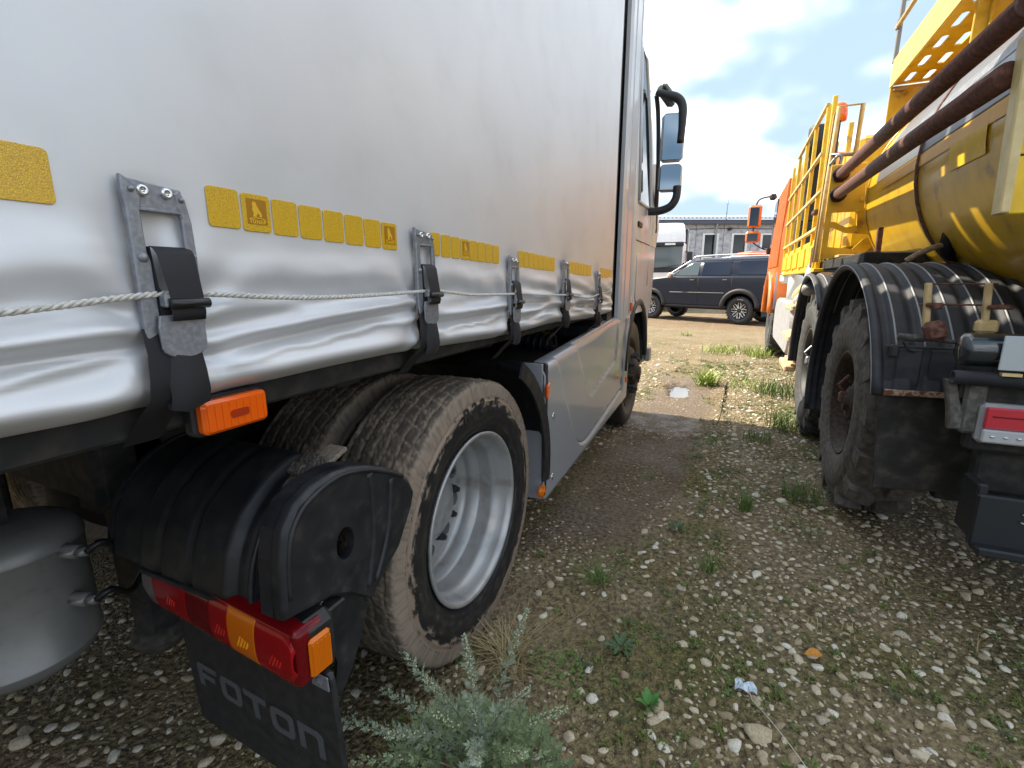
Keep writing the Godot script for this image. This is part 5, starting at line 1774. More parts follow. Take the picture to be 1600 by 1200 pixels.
func tanker_rear(t: Node3D) -> void:
	var s: Sheet
	# rusty rack with pale posts
	var r := Node3D.new(); r.name = "tool_rack"; t.add_child(r, true); r.position = -t.position
	for q in [[.690, .705, .028], [.868, .880, .024]]:
		s = Sheet.new(); s.bar(Vector3(q[1], 1.125, -2.385), Vector3(q[0], 1.29, -2.385), q[2], .02, .004); put("rack_post", s, M.cream, r)
	for q in [[1.286, .685, .90, .0035], [1.208, .675, .945, .004]]:
		s = Sheet.new().smooth(); s.tube(v3([[q[1], q[0], -2.40], [q[2], q[0] + .001, -2.40]]), q[3], 6); put("rack_rod", s, M.rust, r)
	for q in [[.712, 1.208, .05], [.905, 1.203, .07], [.72, 1.20, .03]]:
		s = Sheet.new(); s.box(Vector3(q[0], q[1], -2.36), Vector3(q[2], .016, .02), .004); put("rack_clip", s, M.rust, r)
	s = Sheet.new(); s.box(Vector3(.885, 1.13, -2.385), Vector3(.07, .05, .03), .01); put("rack_foot", s, M.cream, r)
	s = Sheet.new(); s.xf = Transform3D(Basis(Vector3(0, 0, 1), .3), Vector3(.725, 1.11, -2.35)); s.box(Vector3.ZERO, Vector3(.07, .075, .05), .015); put("rack_foot", s, M.rust, r)
	# rod and cable
	s = Sheet.new().smooth(); s.tube(v3([[.615, 1.083, -2.355], [.70, 1.078, -2.355]]), .014, 8)
	s.tube(v3([[.70, 1.078, -2.355], [.95, 1.055, -2.355]]), .008, 8); put("cross_rod", s, worn("grimy", [[.2, lin(.02, .02, .02)], [.8, lin(.14, .12, .11)]], .15, .7), t)
	s = Sheet.new().smooth(); s.tube(curve(v3([[.645, 1.06, -2.40], [.665, 1.03, -2.40], [.69, 1.02, -2.40]]), 4), .004, 5)
	s.flat(); s.box(Vector3(.622, 1.02, -2.40), Vector3(.03, .05, .03), .006); put("cable", s, M.trim, t)
	s = Sheet.new(); s.box(Vector3(.632, 1.012, -2.392), Vector3(.008, .03, .006), .002); put("cable_clip", s, M.chrome, t)
	# grey bracket, bar, work lamp, tail light, step
	s = Sheet.new(); s.plate(v2([[.703, .965], [.735, .96], [.75, .90], [.775, .83], [.772, .79], [.735, .79], [.725, .86]]), .03, .006)
	s.box(Vector3(.79, .87, .01), Vector3(.06, .18, .05), .01)
	var o := put("lamp_bracket", s, worn("grimy grey", [[.2, lin(.05, .047, .045)], [.8, lin(.13, .12, .11)]], .2, .7), t); o.position += Vector3(0, 0, -2.13)
	s = Sheet.new().smooth()
	s.xf = Transform3D(Basis.IDENTITY, Vector3(0, .978, -2.08))
	s.lathe(PackedVector2Array([Vector2(.018, .712), Vector2(.024, .712), Vector2(.024, 2.9), Vector2(0, 2.9)]), 16)
	s.lathe(PackedVector2Array([Vector2(.018, .78), Vector2(.018, .712)]), 16)
	put("rear_tube", s, M.fender, t)
	s = Sheet.new(); s.box(Vector3(1.3, .93, -2.14), Vector3(1.12, .07, .06), .008); s.box(Vector3(1.35, .74, -2.18), Vector3(1.0, .36, .06), .008); put("rear_beam", s, M.under, t)
	s = Sheet.new(); s.box(Vector3(.85, 1.0, -2.06), Vector3(.05, .01, .02)); put("tube_clip", s, M.cream, t)
	s = Sheet.new().smooth()
	s.lathe(PackedVector2Array([Vector2(0, .725), Vector2(.04, .727), Vector2(.053, .735), Vector2(.057, .75), Vector2(.057, 1.2), Vector2(0, 1.2)]), 24)
	o = put("reservoir", s, coated(plain("dark bottle", lin(.012, .02, .026), .25), 1.0, .1), t); o.position += Vector3(0, 1.07, -2.12)
	s = Sheet.new(); s.box(Vector3(.92, 1.07, -2.052), Vector3(.215, .112, .006), .002); put("blank_plate", s, plain("pale plate", lin(.42, .46, .48), .4), t)
	var l := Node3D.new(); l.name = "tail_lamp"; t.add_child(l, true); local(l)
	l.position = Vector3(.93, .826, -2.08) - t.position
	s = Sheet.new(); s.box(Vector3(0, 0, -.02), Vector3(.255, .138, .05), .012); put("lamp_housing", s, M.greybox, l)
	s = Sheet.new(); s.box(Vector3(0, .023, .010), Vector3(.235, .074, .014), .005); put("red_lens", s, coated(plain("bright red lens", lin(.50, .02, .04), .2), 1, .1), l)
	s = Sheet.new(); s.box(Vector3(0, -.040, .010), Vector3(.235, .046, .014), .005); put("white_lens", s, plain("milky lens", lin(.42, .43, .45), .2), l)
	for k in 6:
		s = Sheet.new(); s.box(Vector3(-.09 + k * .034, -.040, .018), Vector3(.013, .007, .006), .002); put("lens_dot", s, M.chrome, l)
	s = Sheet.new(); s.box(Vector3(-.03, .03, .018), Vector3(.14, .006, .006), .002); s.box(Vector3(.0, .04, .018), Vector3(.03, .02, .005), .002); put("lens_bar", s, M.red, l)
	s = Sheet.new(); s.box(Vector3(.94, .82, -2.13), Vector3(.30, .2, .05), .01); put("lamp_frame", s, M.under, t)
	s = Sheet.new()
	s.box(Vector3(1.2, .505, -2.02), Vector3(.77, .185, .03), .006)
	s.box(Vector3(1.2, .41, -2.0), Vector3(.75, .03, .07), .006)
	s.box(Vector3(.83, .53, -2.08), Vector3(.03, .20, .12), .006)
	put("underrun_bar", s, plain("blue black paint", lin(.009, .011, .015), .55), t)
	s = Sheet.new().smooth()
	s.tube(curve(v3([[.93, .55, -2.0], [.945, .548, -2.0], [.952, .535, -2.0], [.945, .52, -2.0], [.93, .522, -2.0]]), 4), .003, 5)
	s.tube(v3([[.985, .56, -2.0], [1.01, .565, -2.0]]), .003, 5)
	put("chalk_mark", s, M.scuff, t)
	s = Sheet.new(); s.box(Vector3(1.4, .75, -2.1), Vector3(.1, .4, .1)); put("underrun_hanger", s, M.under, t)

# ---------------------------------------------------------------- the dark blue estate car: length along x (front at -x), side looks to +z
func make_car() -> void:
	var A := Vector3(.291, 0, -16.04)      # rear wheel on the ground
	var B := Vector3(-2.496, 0, -17.53)    # front wheel
	var d := (B - A).normalized()
	var t := local(thing("off_road_car", "dark navy off-road car with roof rails and big black spoked wheels", "car", A, atan2(d.z, -d.x)))
	var L := A.distance_to(B)
	var s := Sheet.new()
	# lower body with wheel openings
	var o := []
	for p in [[1.02, .62], [1.04, 1.0], [.98, 1.38], [.96, 1.42], [-2.52, 1.44], [-2.75, 1.42], [-3.4, 1.36], [-3.95, 1.26], [-4.05, 1.05], [-4.05, .62], [-3.75, .55]]: o.append(p)
	for k in 13:
		var a := PI - PI * k / 12.0
		o.append([-L + .52 * cos(a), .52 + .46 * sin(a)])
	o.append([-L + .6, .50]); o.append([-.6, .50])
	for k in 13:
		var a := PI - PI * k / 12.0
		o.append([.52 * cos(a), .52 + .46 * sin(a)])
	o.append([.80, .58])
	s.xf = Transform3D(Basis.IDENTITY, Vector3(0, 0, -1.86))
	s.plate(v2(o), 2.0, .05)
	put("body", s, M.navy, t)
	# cabin, narrower towards the roof
	s = Sheet.new().smooth()
	var low := [[1.0, 1.42], [.96, 1.42], [-2.30, 1.42], [-2.62, 1.40]]
	var rows := []
	for q in [[0.0, 1.40, .93, -2.62, .11], [.35, 1.58, .90, -2.36, .07], [.7, 1.78, .86, -2.06, .02], [.93, 1.90, .80, -1.86, -.03], [1.0, 1.96, .70, -1.66, -.10], [1.0, 1.985, .45, -1.3, -.3]]:
		var row := PackedVector3Array()
		var w: float = q[2]
		var f: float = q[3]
		var zc := -.86
		var r: float = .96 - .03 + q[4]
		row.append(Vector3(r, q[1], zc + w - .1)); row.append(Vector3(r - .12, q[1], zc + w)); row.append(Vector3(f + .25, q[1], zc + w)); row.append(Vector3(f, q[1], zc + w - .12))
		row.append(Vector3(f, q[1], zc - w + .12)); row.append(Vector3(f + .25, q[1], zc - w)); row.append(Vector3(r - .12, q[1], zc - w)); row.append(Vector3(r, q[1], zc - w + .1))
		row.reverse()
		rows.append(row)
	s.grid(rows, true)
	s.box(Vector3(-.5, 1.98, -.86), Vector3(2.0, .03, .95), .01)
	put("cabin", s, M.navy, t)
	# glass on the near side
	for q in [["side_window", [[-2.28, 1.45], [-1.44, 1.45], [-1.44, 1.86], [-1.66, 1.86], [-1.95, 1.70]], M.pane], ["side_window", [[-1.32, 1.45], [-.40, 1.45], [-.40, 1.87], [-1.32, 1.87]], M.tinted], ["side_window", [[-.16, 1.46], [.84, 1.46], [.80, 1.87], [-.16, 1.87]], M.tinted]]:
		s = Sheet.new()
		var pl := v2(q[1])
		s.xf = Transform3D(Basis(Vector3(1, 0, 0), deg_to_rad(-14)), Vector3(0, 1.42, .085)) * Transform3D(Basis.IDENTITY, Vector3(0, -1.42, -.004))
		s.plate(pl, .012, .003)
		put(q[0], s, q[2], t)
	s = Sheet.new()
	s.xf = Transform3D(Basis(Vector3(0, 0, 1), deg_to_rad(-38)), Vector3(-2.30, 1.64, -.86))
	s.box(Vector3(0, .01, 0), Vector3(.015, .56, 1.5), .004)
	put("windscreen", s, M.glass, t)
	s = Sheet.new(); s.bar(Vector3(-2.60, 1.45, .06), Vector3(-1.80, 1.92, -.06), .05, .04, .01); put("pillar", s, M.chrome, t)
	s = Sheet.new(); s.box(Vector3(-3.25, 1.40, -.86), Vector3(1.35, .05, 1.7), .02); put("bonnet", s, M.bonnet, t)
	for z in [-.10, -1.62]:
		s = Sheet.new().smooth()
		s.tube(curve(v3([[-1.75, 1.95, z], [-1.5, 2.05, z], [.45, 2.05, z], [.75, 1.95, z]]), 5), .025, 6)
		s.flat(); s.box(Vector3(-.45, 2.01, z), Vector3(.10, .08, .04), .01)
		put("roof_rail", s, M.chrome, t)
	for z in [.02]:
		s = Sheet.new().smooth()
		for q in [-1.38, -.28]:
			s.bar(Vector3(q, .62, .142), Vector3(q, 1.42, .142), .012, .006)
		put("door_seam", s, M.trim, t)
	s = Sheet.new(); s.box(Vector3(-1.45, .92, .148), Vector3(1.9, .025, .02), .006); put("side_moulding", s, plain("grey line", lin(.09, .09, .10), .4), t)
	for x in [-1.6, -.50]:
		s = Sheet.new(); s.box(Vector3(x, 1.30, .15), Vector3(.17, .05, .03), .012); put("door_handle", s, M.trim, t)
	s = Sheet.new(); s.box(Vector3(-2.34, 1.47, .24), Vector3(.13, .15, .22), .04); put("wing_mirror", s, M.chrome, t)
	s = Sheet.new(); s.box(Vector3(-1.55, .50, .05), Vector3(2.2, .10, .16), .03); put("sill", s, M.trim, t)
	s = Sheet.new(); s.box(Vector3(-1.5, .55, -.86), Vector3(4.6, .3, 1.5), .02); put("floor_pan", s, M.under, t)
	s = Sheet.new(); s.box(Vector3(1.05, .68, -.86), Vector3(.14, .22, 1.9), .04); s.box(Vector3(-4.08, .68, -.86), Vector3(.14, .26, 1.9), .04); put("bumper", s, M.trim, t)
	s = Sheet.new(); s.box(Vector3(.70, .42, .02), Vector3(.03, .30, .28), .005); put("splash_flap", s, M.trim, t)
	s = Sheet.new().smooth(); s.tube(v3([[-1.75, 1.95, -.5], [-1.79, 2.10, -.5]]), .012, 5); put("aerial", s, M.trim, t)
	for cx in [0.0, -L]:
		s = Sheet.new().smooth()
		var ar := PackedVector3Array()
		for k in 17:
			var a := PI * k / 16.0
			ar.append(Vector3(cx + .55 * cos(a), .50 + .49 * sin(a), .13))
		s.tube(ar, .075, 8)
		put("arch_flare", s, M.trim, t)
	var ty := Sheet.new().smooth()
	ty.lathe(PackedVector2Array([Vector2(.25, -.04), Vector2(.29, -.01), Vector2(.34, 0), Vector2(.385, -.02), Vector2(.40, -.05), Vector2(.40, -.22), Vector2(.37, -.26), Vector2(.25, -.24)]), 40)
	ty.flat()
	for k in 30:
		var a := TAU * k / 30
		ty.xf = Transform3D(Basis(Vector3(1, 0, 0), -a), Vector3.ZERO) * Transform3D(Basis.IDENTITY, Vector3(-.05 if k % 2 else -.075, 0, .402))
		ty.box(Vector3.ZERO, Vector3(.09, .048, .03), .006)
		ty.box(Vector3(-.11, .02, 0), Vector3(.09, .048, .03), .006)
	var tm := ty.done()
	var rb := Sheet.new().smooth()
	rb.lathe(PackedVector2Array([Vector2(.262, -.02), Vector2(.255, -.014), Vector2(.245, -.02), Vector2(.24, -.06), Vector2(.22, -.07), Vector2(0, -.07)]), 40)
	var rbm := rb.done()
	var sp := Sheet.new()
	for k in 8:
		var a := TAU * k / 8
		sp.xf = Transform3D(Basis(Vector3(1, 0, 0), -a), Vector3(-.03, 0, 0))
		for e in [-1.0, 1.0]:
			sp.bar(Vector3(0, e * .018, .06), Vector3(0, e * .045, .17), .02, .016, .003)
			sp.bar(Vector3(0, e * .045, .17), Vector3(.01, e * .028, .235), .02, .016, .003)
	var spm := sp.done()
	var cp := Sheet.new().smooth(); cp.lathe(PackedVector2Array([Vector2(.075, -.06), Vector2(.07, -.02), Vector2(.05, -.005), Vector2(0, 0)]), 20)
	var cpm := cp.done()
	for p in [[0.0, .02], [-L, .02], [0.0, -1.74], [-L, -1.74]]:
		var w := Node3D.new(); w.name = "wheel"; t.add_child(w, true); local(w)
		w.position = Vector3(p[0], .415, p[1] + .10)
		w.rotation.y = -PI / 2 if p[1] > -1 else PI / 2
		put("tyre", tm, M.rubber, w)
		put("rim", rbm, M.trim, w)
		put("spokes", spm, M.chrome, w)
		put("cap", cpm, M.trim, w)
		for k in 5:
			var g := Sheet.new()
			g.xf = Transform3D(Basis(Vector3(1, 0, 0), -.3 + k * .12), Vector3(.0, 0, 0))
			g.box(Vector3(.001, .325, 0), Vector3(.003, .03, .026), .001)
			put("white_mark", g, M.scuff, w)

# ---------------------------------------------------------------- white box lorry that faces the camera
func make_white_lorry() -> void:
	var t := local(thing("box_lorry", "white box lorry facing the yard behind the dark car", "truck", Vector3(-3.10, 0, -22.0), deg_to_rad(6)))
	var s := Sheet.new()
	s.box(Vector3(0, 1.95, -.9), Vector3(2.4, 1.9, 1.7), .12)
	put("cab", s, M.white, t)
	s = Sheet.new().smooth()
	var rows := []
	for q in [[2.88, .0, 1.16], [3.15, -.06, 1.15], [3.45, -.22, 1.12], [3.66, -.45, 1.05], [3.74, -.8, .98]]:
		var row := PackedVector3Array()
		for k in 13:
			var x := lerpf(-q[2], q[2], k / 12.0)
			row.append(Vector3(x, q[0], q[1] - .18 * pow(absf(x) / q[2], 4.0)))
		rows.append(row)
	s.grid(rows)
	s.flat()
	s.box(Vector3(0, 3.28, -1.1), Vector3(2.2, .85, 1.0), .08)
	put("wind_deflector", s, M.white, t)
	s = Sheet.new(); s.box(Vector3(0, 2.28, -.035), Vector3(2.12, .86, .03), .01); put("windscreen", s, M.pane, t)
	s = Sheet.new(); s.box(Vector3(0, 2.80, .0), Vector3(2.2, .17, .12), .03); put("sun_visor", s, M.trim, t)
	s = Sheet.new(); s.box(Vector3(.55, 2.80, .065), Vector3(.42, .08, .01), .003); put("visor_badge", s, M.white, t)
	s = Sheet.new(); s.box(Vector3(0, 1.74, -.03), Vector3(2.2, .20, .04), .01)
	s.bar(Vector3(.1, 1.80, .02), Vector3(.95, 1.95, .02), .02, .02); put("wiper_panel", s, M.trim, t)
	s = Sheet.new(); s.box(Vector3(0, 1.30, -.03), Vector3(1.7, .16, .05), .01); s.box(Vector3(0, 1.0, -.03), Vector3(1.7, .16, .05), .01); put("grille", s, M.trim, t)
	s = Sheet.new().smooth(); s.xf = Transform3D(Basis(Vector3(0, 0, 1), Vector3(1, 0, 0), Vector3(0, 1, 0)), Vector3(0.05, 1.33, .0))
	var ring := PackedVector3Array()
	for k in 25: ring.append(Vector3(.02, sin(TAU * k / 24) * .17, cos(TAU * k / 24) * .09))
	s.xf = Transform3D(Basis(Vector3(0, 0, 1), Vector3(0, 1, 0), Vector3(1, 0, 0)), Vector3(0.05, 1.33, .0))
	var ring2 := PackedVector3Array()
	for k in 25: ring2.append(Vector3(.02, sin(TAU * k / 24) * .08, cos(TAU * k / 24) * .17))
	s.tube(ring2, .016, 6, false)
	put("badge", s, M.chrome, t)
	s = Sheet.new(); s.box(Vector3(0, .62, -.05), Vector3(2.45, .42, .3), .06); put("bumper", s, M.white, t)
	s = Sheet.new(); s.box(Vector3(1.36, 2.28, -.1), Vector3(.22, .42, .12), .04); s.bar(Vector3(1.15, 2.5, -.15), Vector3(1.36, 2.46, -.12), .03, .03); put("wing_mirror", s, M.trim, t)
	s = Sheet.new(); s.box(Vector3(1.19, 3.0, -1.72), Vector3(.12, 1.1, .2), .02); put("side_deflector", s, M.trim, t)
	s = Sheet.new(); s.box(Vector3(.05, 2.2, -5.0), Vector3(2.55, 2.75, 6.2), .04); put("box_body", s, M.greybox, t)
	for x in [-1.0, 1.0]:
		s = Sheet.new().smooth(); s.xf = Transform3D(Basis.IDENTITY, Vector3(x, .48, -1.0))
		s.lathe(PackedVector2Array([Vector2(0, -.14), Vector2(.46, -.14), Vector2(.48, -.10), Vector2(.48, .10), Vector2(.46, .14), Vector2(0, .14)]), 24)
		put("wheel", s, M.rubber, t)

func make_orange_lorry() -> void:
	var t := local(thing("orange_lorry", "orange lorry cab whose roof shows above the dark car", "truck", Vector3(1.35, 0, -20.6), deg_to_rad(20)))
	var s := Sheet.new(); s.box(Vector3(0, 1.45, 0), Vector3(2.9, 1.60, 1.8), .14); put("cab", s, M.orangepaint, t)
	s = Sheet.new().smooth(); s.xf = Transform3D(Basis.IDENTITY, Vector3(0, 2.22, 0))
	s.flat(); s.box(Vector3(.1, .05, 0), Vector3(2.5, .10, 1.4), .04); s.box(Vector3(-.2, .12, .2), Vector3(.5, .05, .3), .02)
	put("roof_panel", s, M.orangepaint, t)
	s = Sheet.new(); s.box(Vector3(0, 1.85, .9), Vector3(2.5, .48, .03), .01); put("windscreen", s, M.glass, t)
	s = Sheet.new(); s.box(Vector3(0, .55, 0), Vector3(2.6, .4, 1.6), .05); put("chassis", s, M.under, t)
	for x in [-1.2, 1.2]:
		s = Sheet.new().smooth(); s.xf = Transform3D(Basis.IDENTITY, Vector3(x, .46, 0)); s.lathe(PackedVector2Array([Vector2(0, -.14), Vector2(.46, -.14), Vector2(.46, .14), Vector2(0, .14)]), 20)
		put("wheel", s, M.rubber, t)

# ---------------------------------------------------------------- low building at the far side of the yard
func make_building() -> void:
	var t := local(thing("workshop_building", "long pale grey workshop with a corrugated roof edge and tall narrow windows", "building", Vector3(-1.5, 0, -34.0), deg_to_rad(24.2)))
	var s := Sheet.new()
	# wall with real openings: strips between and round the windows
	var wins := []
	for k in 9: wins.append(-11.0 + k * 1.83 * 1.0 + .0)
	var w := .84
	var y0 := 2.05
	var y1 := 4.12
	var x := -14.0
	for k in wins.size() + 1:
		var e: float = wins[k] - w / 2 if k < wins.size() else 14.0
		s.box(Vector3((x + e) / 2, (y0 + y1) / 2, -.15), Vector3(e - x, y1 - y0, .3))
		if k < wins.size(): x = wins[k] + w / 2
	s.box(Vector3(0, y0 / 2, -.15), Vector3(28, y0, .3))
	s.box(Vector3(0, (y1 + 4.85) / 2, -.15), Vector3(28, 4.85 - y1, .3))
	put("wall", s, M.wall, t)
	for k in 16:
		s = Sheet.new(); s.box(Vector3(-13.2 + k * 1.75, 2.5, .008), Vector3(.025, 4.6, .016)); put("panel_joint", s, plain("joint", lin(.22, .22, .23), .9), t)
	for wx in wins:
		var win := local(Node3D.new()); win.name = "window"; t.add_child(win, true); win.position = Vector3(wx, 0, 0)
		s = Sheet.new()
		for e in [-1.0, 1.0]: s.box(Vector3(e * (w / 2 + .02), (y0 + y1) / 2, .01), Vector3(.12, y1 - y0 + .12, .08))
		s.box(Vector3(0, y1 + .03, .012), Vector3(w + .2, .09, .09)); s.box(Vector3(0, 2.72, -.03), Vector3(w, .11, .08)); s.box(Vector3(0, y0 - .02, .012), Vector3(w + .2, .09, .11))
		put("frame", s, M.white, win)
		s = Sheet.new(); s.box(Vector3(0, 3.44, -.06), Vector3(w - .06, 1.32, .02)); put("pane", s, M.glass, win)
		s = Sheet.new(); s.box(Vector3(0, 2.36, -.06), Vector3(w - .06, .60, .02)); put("pane", s, M.glass, win)
	for dx in [-8.2, .25, 5.6]:
		s = Sheet.new().smooth(); s.tube(v3([[dx, 4.75, .3], [dx, 4.6, .12], [dx, .2, .12]]), .05, 8); put("downpipe", s, M.roof, t)
	for dx in [-2.6, 1.1]:
		s = Sheet.new(); s.box(Vector3(dx, 4.45, .12), Vector3(.22, .16, .22), .03); put("wall_lamp", s, M.trim, t)
	s = Sheet.new().smooth(); s.tube(curve(v3([[-9, 4.5, .05], [-3, 4.42, .05], [1.0, 4.5, .05], [7, 4.4, .05]]), 8), .014, 5); put("wall_cable", s, M.trim, t)
	s = Sheet.new(); s.box(Vector3(0, 4.86, .10), Vector3(28.4, .24, .5)); put("fascia", s, plain("fascia", lin(.10, .11, .15), .6), t)
	# corrugated sheet
	s = Sheet.new().smooth()
	var r0 := PackedVector3Array()
	var r1 := PackedVector3Array()
	for k in 28 * 24 + 1:
		var xx := -14.0 + k / 24.0
		var h := .045 * sin(k * TAU / 6.0)
		r0.append(Vector3(xx, 5.06 + h, .55)); r1.append(Vector3(xx, 6.0 + h, -6.0))
	var ra := PackedVector3Array(); var rbk := PackedVector3Array()
	for p in r0: ra.append(p + Vector3(0, -.02, 0))
	s.grid([r0, r1])
	s.grid([ra, r0])
	put("roof", s, M.roof, t)
	s = Sheet.new(); s.box(Vector3(0, 2.4, -6.1), Vector3(28, 4.8, .3)); put("rear_wall", s, M.wall, t)
	for e in [-13.9, 13.9]:
		s = Sheet.new(); s.box(Vector3(e, 2.4, -3.1), Vector3(.3, 4.8, 5.9)); put("end_wall", s, M.wall, t)
	s = Sheet.new().smooth(); s.tube(v3([[1.0, 5.0, -.3], [1.0, 6.25, -.3]]), .025, 6)
	s.tube(v3([[.9, 6.0, -.3], [1.1, 6.0, -.3]]), .015, 6)
	put("aerial", s, M.zinc, t)
	s = Sheet.new(); s.box(Vector3(3.5, 2.9, .14), Vector3(.9, .7, .25), .03); put("wall_unit", s, M.white, t)

# ---------------------------------------------------------------- ground
var gn: FastNoiseLite
var gn2: FastNoiseLite
var gn3: FastNoiseLite
func mudness(x: float, z: float) -> float:       # 1 in the wet track beside the tractor, 0 on the stones
	var c := -.47 + .06 * sin(z * .9)
	var w := .28 + .22 * gn2.get_noise_2d(x * 60, z * 60) + .10 * gn.get_noise_2d(x * 300, z * 300)
	var d := absf(x - c)
	var m := smoothstep(w + .16, w - .08, d) * smoothstep(-1.75, -2.3, z + .25 * gn2.get_noise_2d(x * 120, z * 120)) * smoothstep(-7.6, -6.6, z)
	return clampf(m, 0, 1)
func stoniness(x: float, z: float) -> float:
	var s := .18 + 1.05 * smoothstep(-.22, .22, x + .12 * gn2.get_noise_2d(x * 80 + 9, z * 80))
	s *= 1.0 - .93 * mudness(x, z)
	s += .95 * gn.get_noise_2d(x * 75, z * 75)
	if x < -.9: s = maxf(s, .45 + .3 * gn.get_noise_2d(x * 90, z * 90))
	s *= lerpf(.12, 1.0, smoothstep(-8.5, -6.0, z))
	return clampf(s, 0.02, 1.3)
func ground_y(x: float, z: float) -> float:
	var d := Vector2(x, z).length()
	var h := .018 * gn2.get_noise_2d(x * 30, z * 30) + .010 * gn.get_noise_2d(x * 160, z * 160) * (1.0 - .8 * mudness(x, z))
	if d < 6.0: h += .0055 * gn3.get_noise_2d(x * 900, z * 900) * (1.0 - .75 * mudness(x, z))
	h -= .014 * mudness(x, z)
	h -= .034 * puddle(x, z)
	return h - .004
func puddle(x: float, z: float) -> float:
	var p := Vector2((x + .485) / .13, (z + 6.08) / .32)
	return smoothstep(1.6, .4, p.length() + .9 * gn.get_noise_2d(x * 420, z * 260))
func greenness(x: float, z: float) -> float:
	var g := .5 + 1.1 * gn.get_noise_2d(x * 70 + 40, z * 70) + .5 * gn2.get_noise_2d(x * 200, z * 200)
	g *= smoothstep(-14, -9, z) * .6 + .4
	return clampf(g - .18, 0, 1) * (1.0 - mudness(x, z))

func make_ground() -> void:
	gn = noise("fbm", 3, .01, 4)
	gn2 = noise("fbm", 8, .01, 3)
	gn3 = noise("fbm", 15, .01, 3)
	var g := Node3D.new()
	g.name = "ground"; add_child(g); g.set_meta("kind", "structure")
	local(g)
	# one sheet, fine near the camera and coarse far away
	var xs := []
	var zs := []
	var x := -90.0
	while x < 90.0:
		xs.append(x)
		var a := absf(x - .1)
		x += .022 if a < 1.3 else .05 if a < 2.6 else .3 if a < 6 else 1.5 if a < 20 else 6.0
	xs.append(90.0)
	var z := 30.0
	while z > -120.0:
		zs.append(z)
		z -= 3.0 if z > 3 else .3 if z > 0 else .05 if z > -.5 else .022 if z > -4.0 else .045 if z > -8.5 else .25 if z > -20 else 1.5 if z > -40 else 8.0
	zs.append(-120.0)
	var nx := xs.size()
	var V := PackedVector3Array()
	var C := PackedColorArray()
	var U := PackedVector2Array()
	for zz in zs:
		for xx in xs:
			V.append(Vector3(xx, ground_y(xx, zz), zz))
			var m := mudness(xx, zz)
			var n := gn.get_noise_2d(xx * 300, zz * 300)
			var base := Color(.25, .188, .105).lerp(Color(.355, .27, .155), clampf(.5 + n, 0, 1))
			base = base.lerp(Color(.37, .29, .165), smoothstep(-5.6, -8.0, zz + .8 * gn2.get_noise_2d(xx * 40, zz * 40)))
			base = base.lerp(Color(.34, .20, .12), .5 * smoothstep(-13.5, -15.0, zz) * smoothstep(-20, -17, zz))
			base = base.lerp(Color(.175, .128, .082), m * .9)
			var gr := greenness(xx, zz)
			base = base.lerp(Color(.165, .150, .042), gr * .9)
			base = base.lerp(Color(.05, .037, .026), puddle(xx, zz))
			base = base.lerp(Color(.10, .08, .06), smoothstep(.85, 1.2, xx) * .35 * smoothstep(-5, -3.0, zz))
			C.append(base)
			U.append(Vector2(xx, zz))
	var I := PackedInt32Array()
	var W := PackedInt32Array()
	for j in zs.size() - 1:
		for i in nx - 1:
			var a := j * nx + i
			var wet := 0.0
			if zs[j] < -3.6 and zs[j] > -8.0 and absf(xs[i] + .4) < 1.0:
				wet = mudness(xs[i], zs[j]) * smoothstep(-3.6, -5.0, zs[j]) * smoothstep(-7.6, -6.6, zs[j]) + .25 * gn.get_noise_2d(xs[i] * 500, zs[j] * 500)
			(W if wet > .42 else I).append_array([a, a + nx + 1, a + nx, a, a + 1, a + nx + 1])
	var st := SurfaceTool.new()
	var arr := []
	arr.resize(Mesh.ARRAY_MAX)
	arr[Mesh.ARRAY_VERTEX] = V; arr[Mesh.ARRAY_COLOR] = C; arr[Mesh.ARRAY_TEX_UV] = U; arr[Mesh.ARRAY_INDEX] = I
	var am := ArrayMesh.new()
	am.add_surface_from_arrays(Mesh.PRIMITIVE_TRIANGLES, arr)
	st.create_from(am, 0)
	st.generate_normals()
	var mt := plain("soil", Color.WHITE, .9)
	mt.vertex_color_use_as_albedo = true
	mt.albedo_texture = tex("fbm", 5, .03, [[0.15, Color(.55, .53, .5)], [.5, Color(.82, .81, .8)], [.85, Color(1, 1, 1)]], 1024)
	mt.uv1_scale = Vector3(.9, .9, .9)
	mt.roughness = 1.0
	mt.roughness_texture = tex("fbm", 6, .004, [[0.3, Color(.62, .62, .62)], [.7, Color(1, 1, 1)]], 512)
	mt.heightmap_enabled = true
	mt.heightmap_scale = 1.2
	mt.heightmap_texture = tex("fbm", 25, .045, [[0.2, Color.BLACK], [.8, Color.WHITE]], 1024)
	put("soil_sheet", st.commit(), mt, g)
	arr[Mesh.ARRAY_INDEX] = W
	am = ArrayMesh.new()
	am.add_surface_from_arrays(Mesh.PRIMITIVE_TRIANGLES, arr)
	st = SurfaceTool.new()
	st.create_from(am, 0)
	st.generate_normals()
	var wm: StandardMaterial3D = mt.duplicate()
	wm.resource_name = "wet soil"
	wm.roughness_texture = tex("fbm", 6, .01, [[0.3, Color(.48, .48, .48)], [.7, Color(.8, .8, .8)]], 512)
	wm.heightmap_scale = .3
	put("wet_soil", st.commit(), wm, g)
	stones(g)
	# puddles
	var s := Sheet.new()
	var pp := []
	for k in 40:
		var a := TAU * k / 40
		var r := 1.0 + .18 * sin(a * 3 + .5) + .1 * sin(a * 7)
		pp.append([-.485 + .20 * r * cos(a), -(-6.08 + .50 * r * sin(a))])
	s.xf = Transform3D(Basis(Vector3(1, 0, 0), Vector3(0, 0, -1), Vector3(0, 1, 0)), Vector3(0, 0, 0))
	s.plate(v2(pp), .002)
	var w := put("puddle", s, plain("puddle water", lin(.03, .024, .018), .03), self)
	w.position.y = -.043
	w.set_meta("kind", "structure")

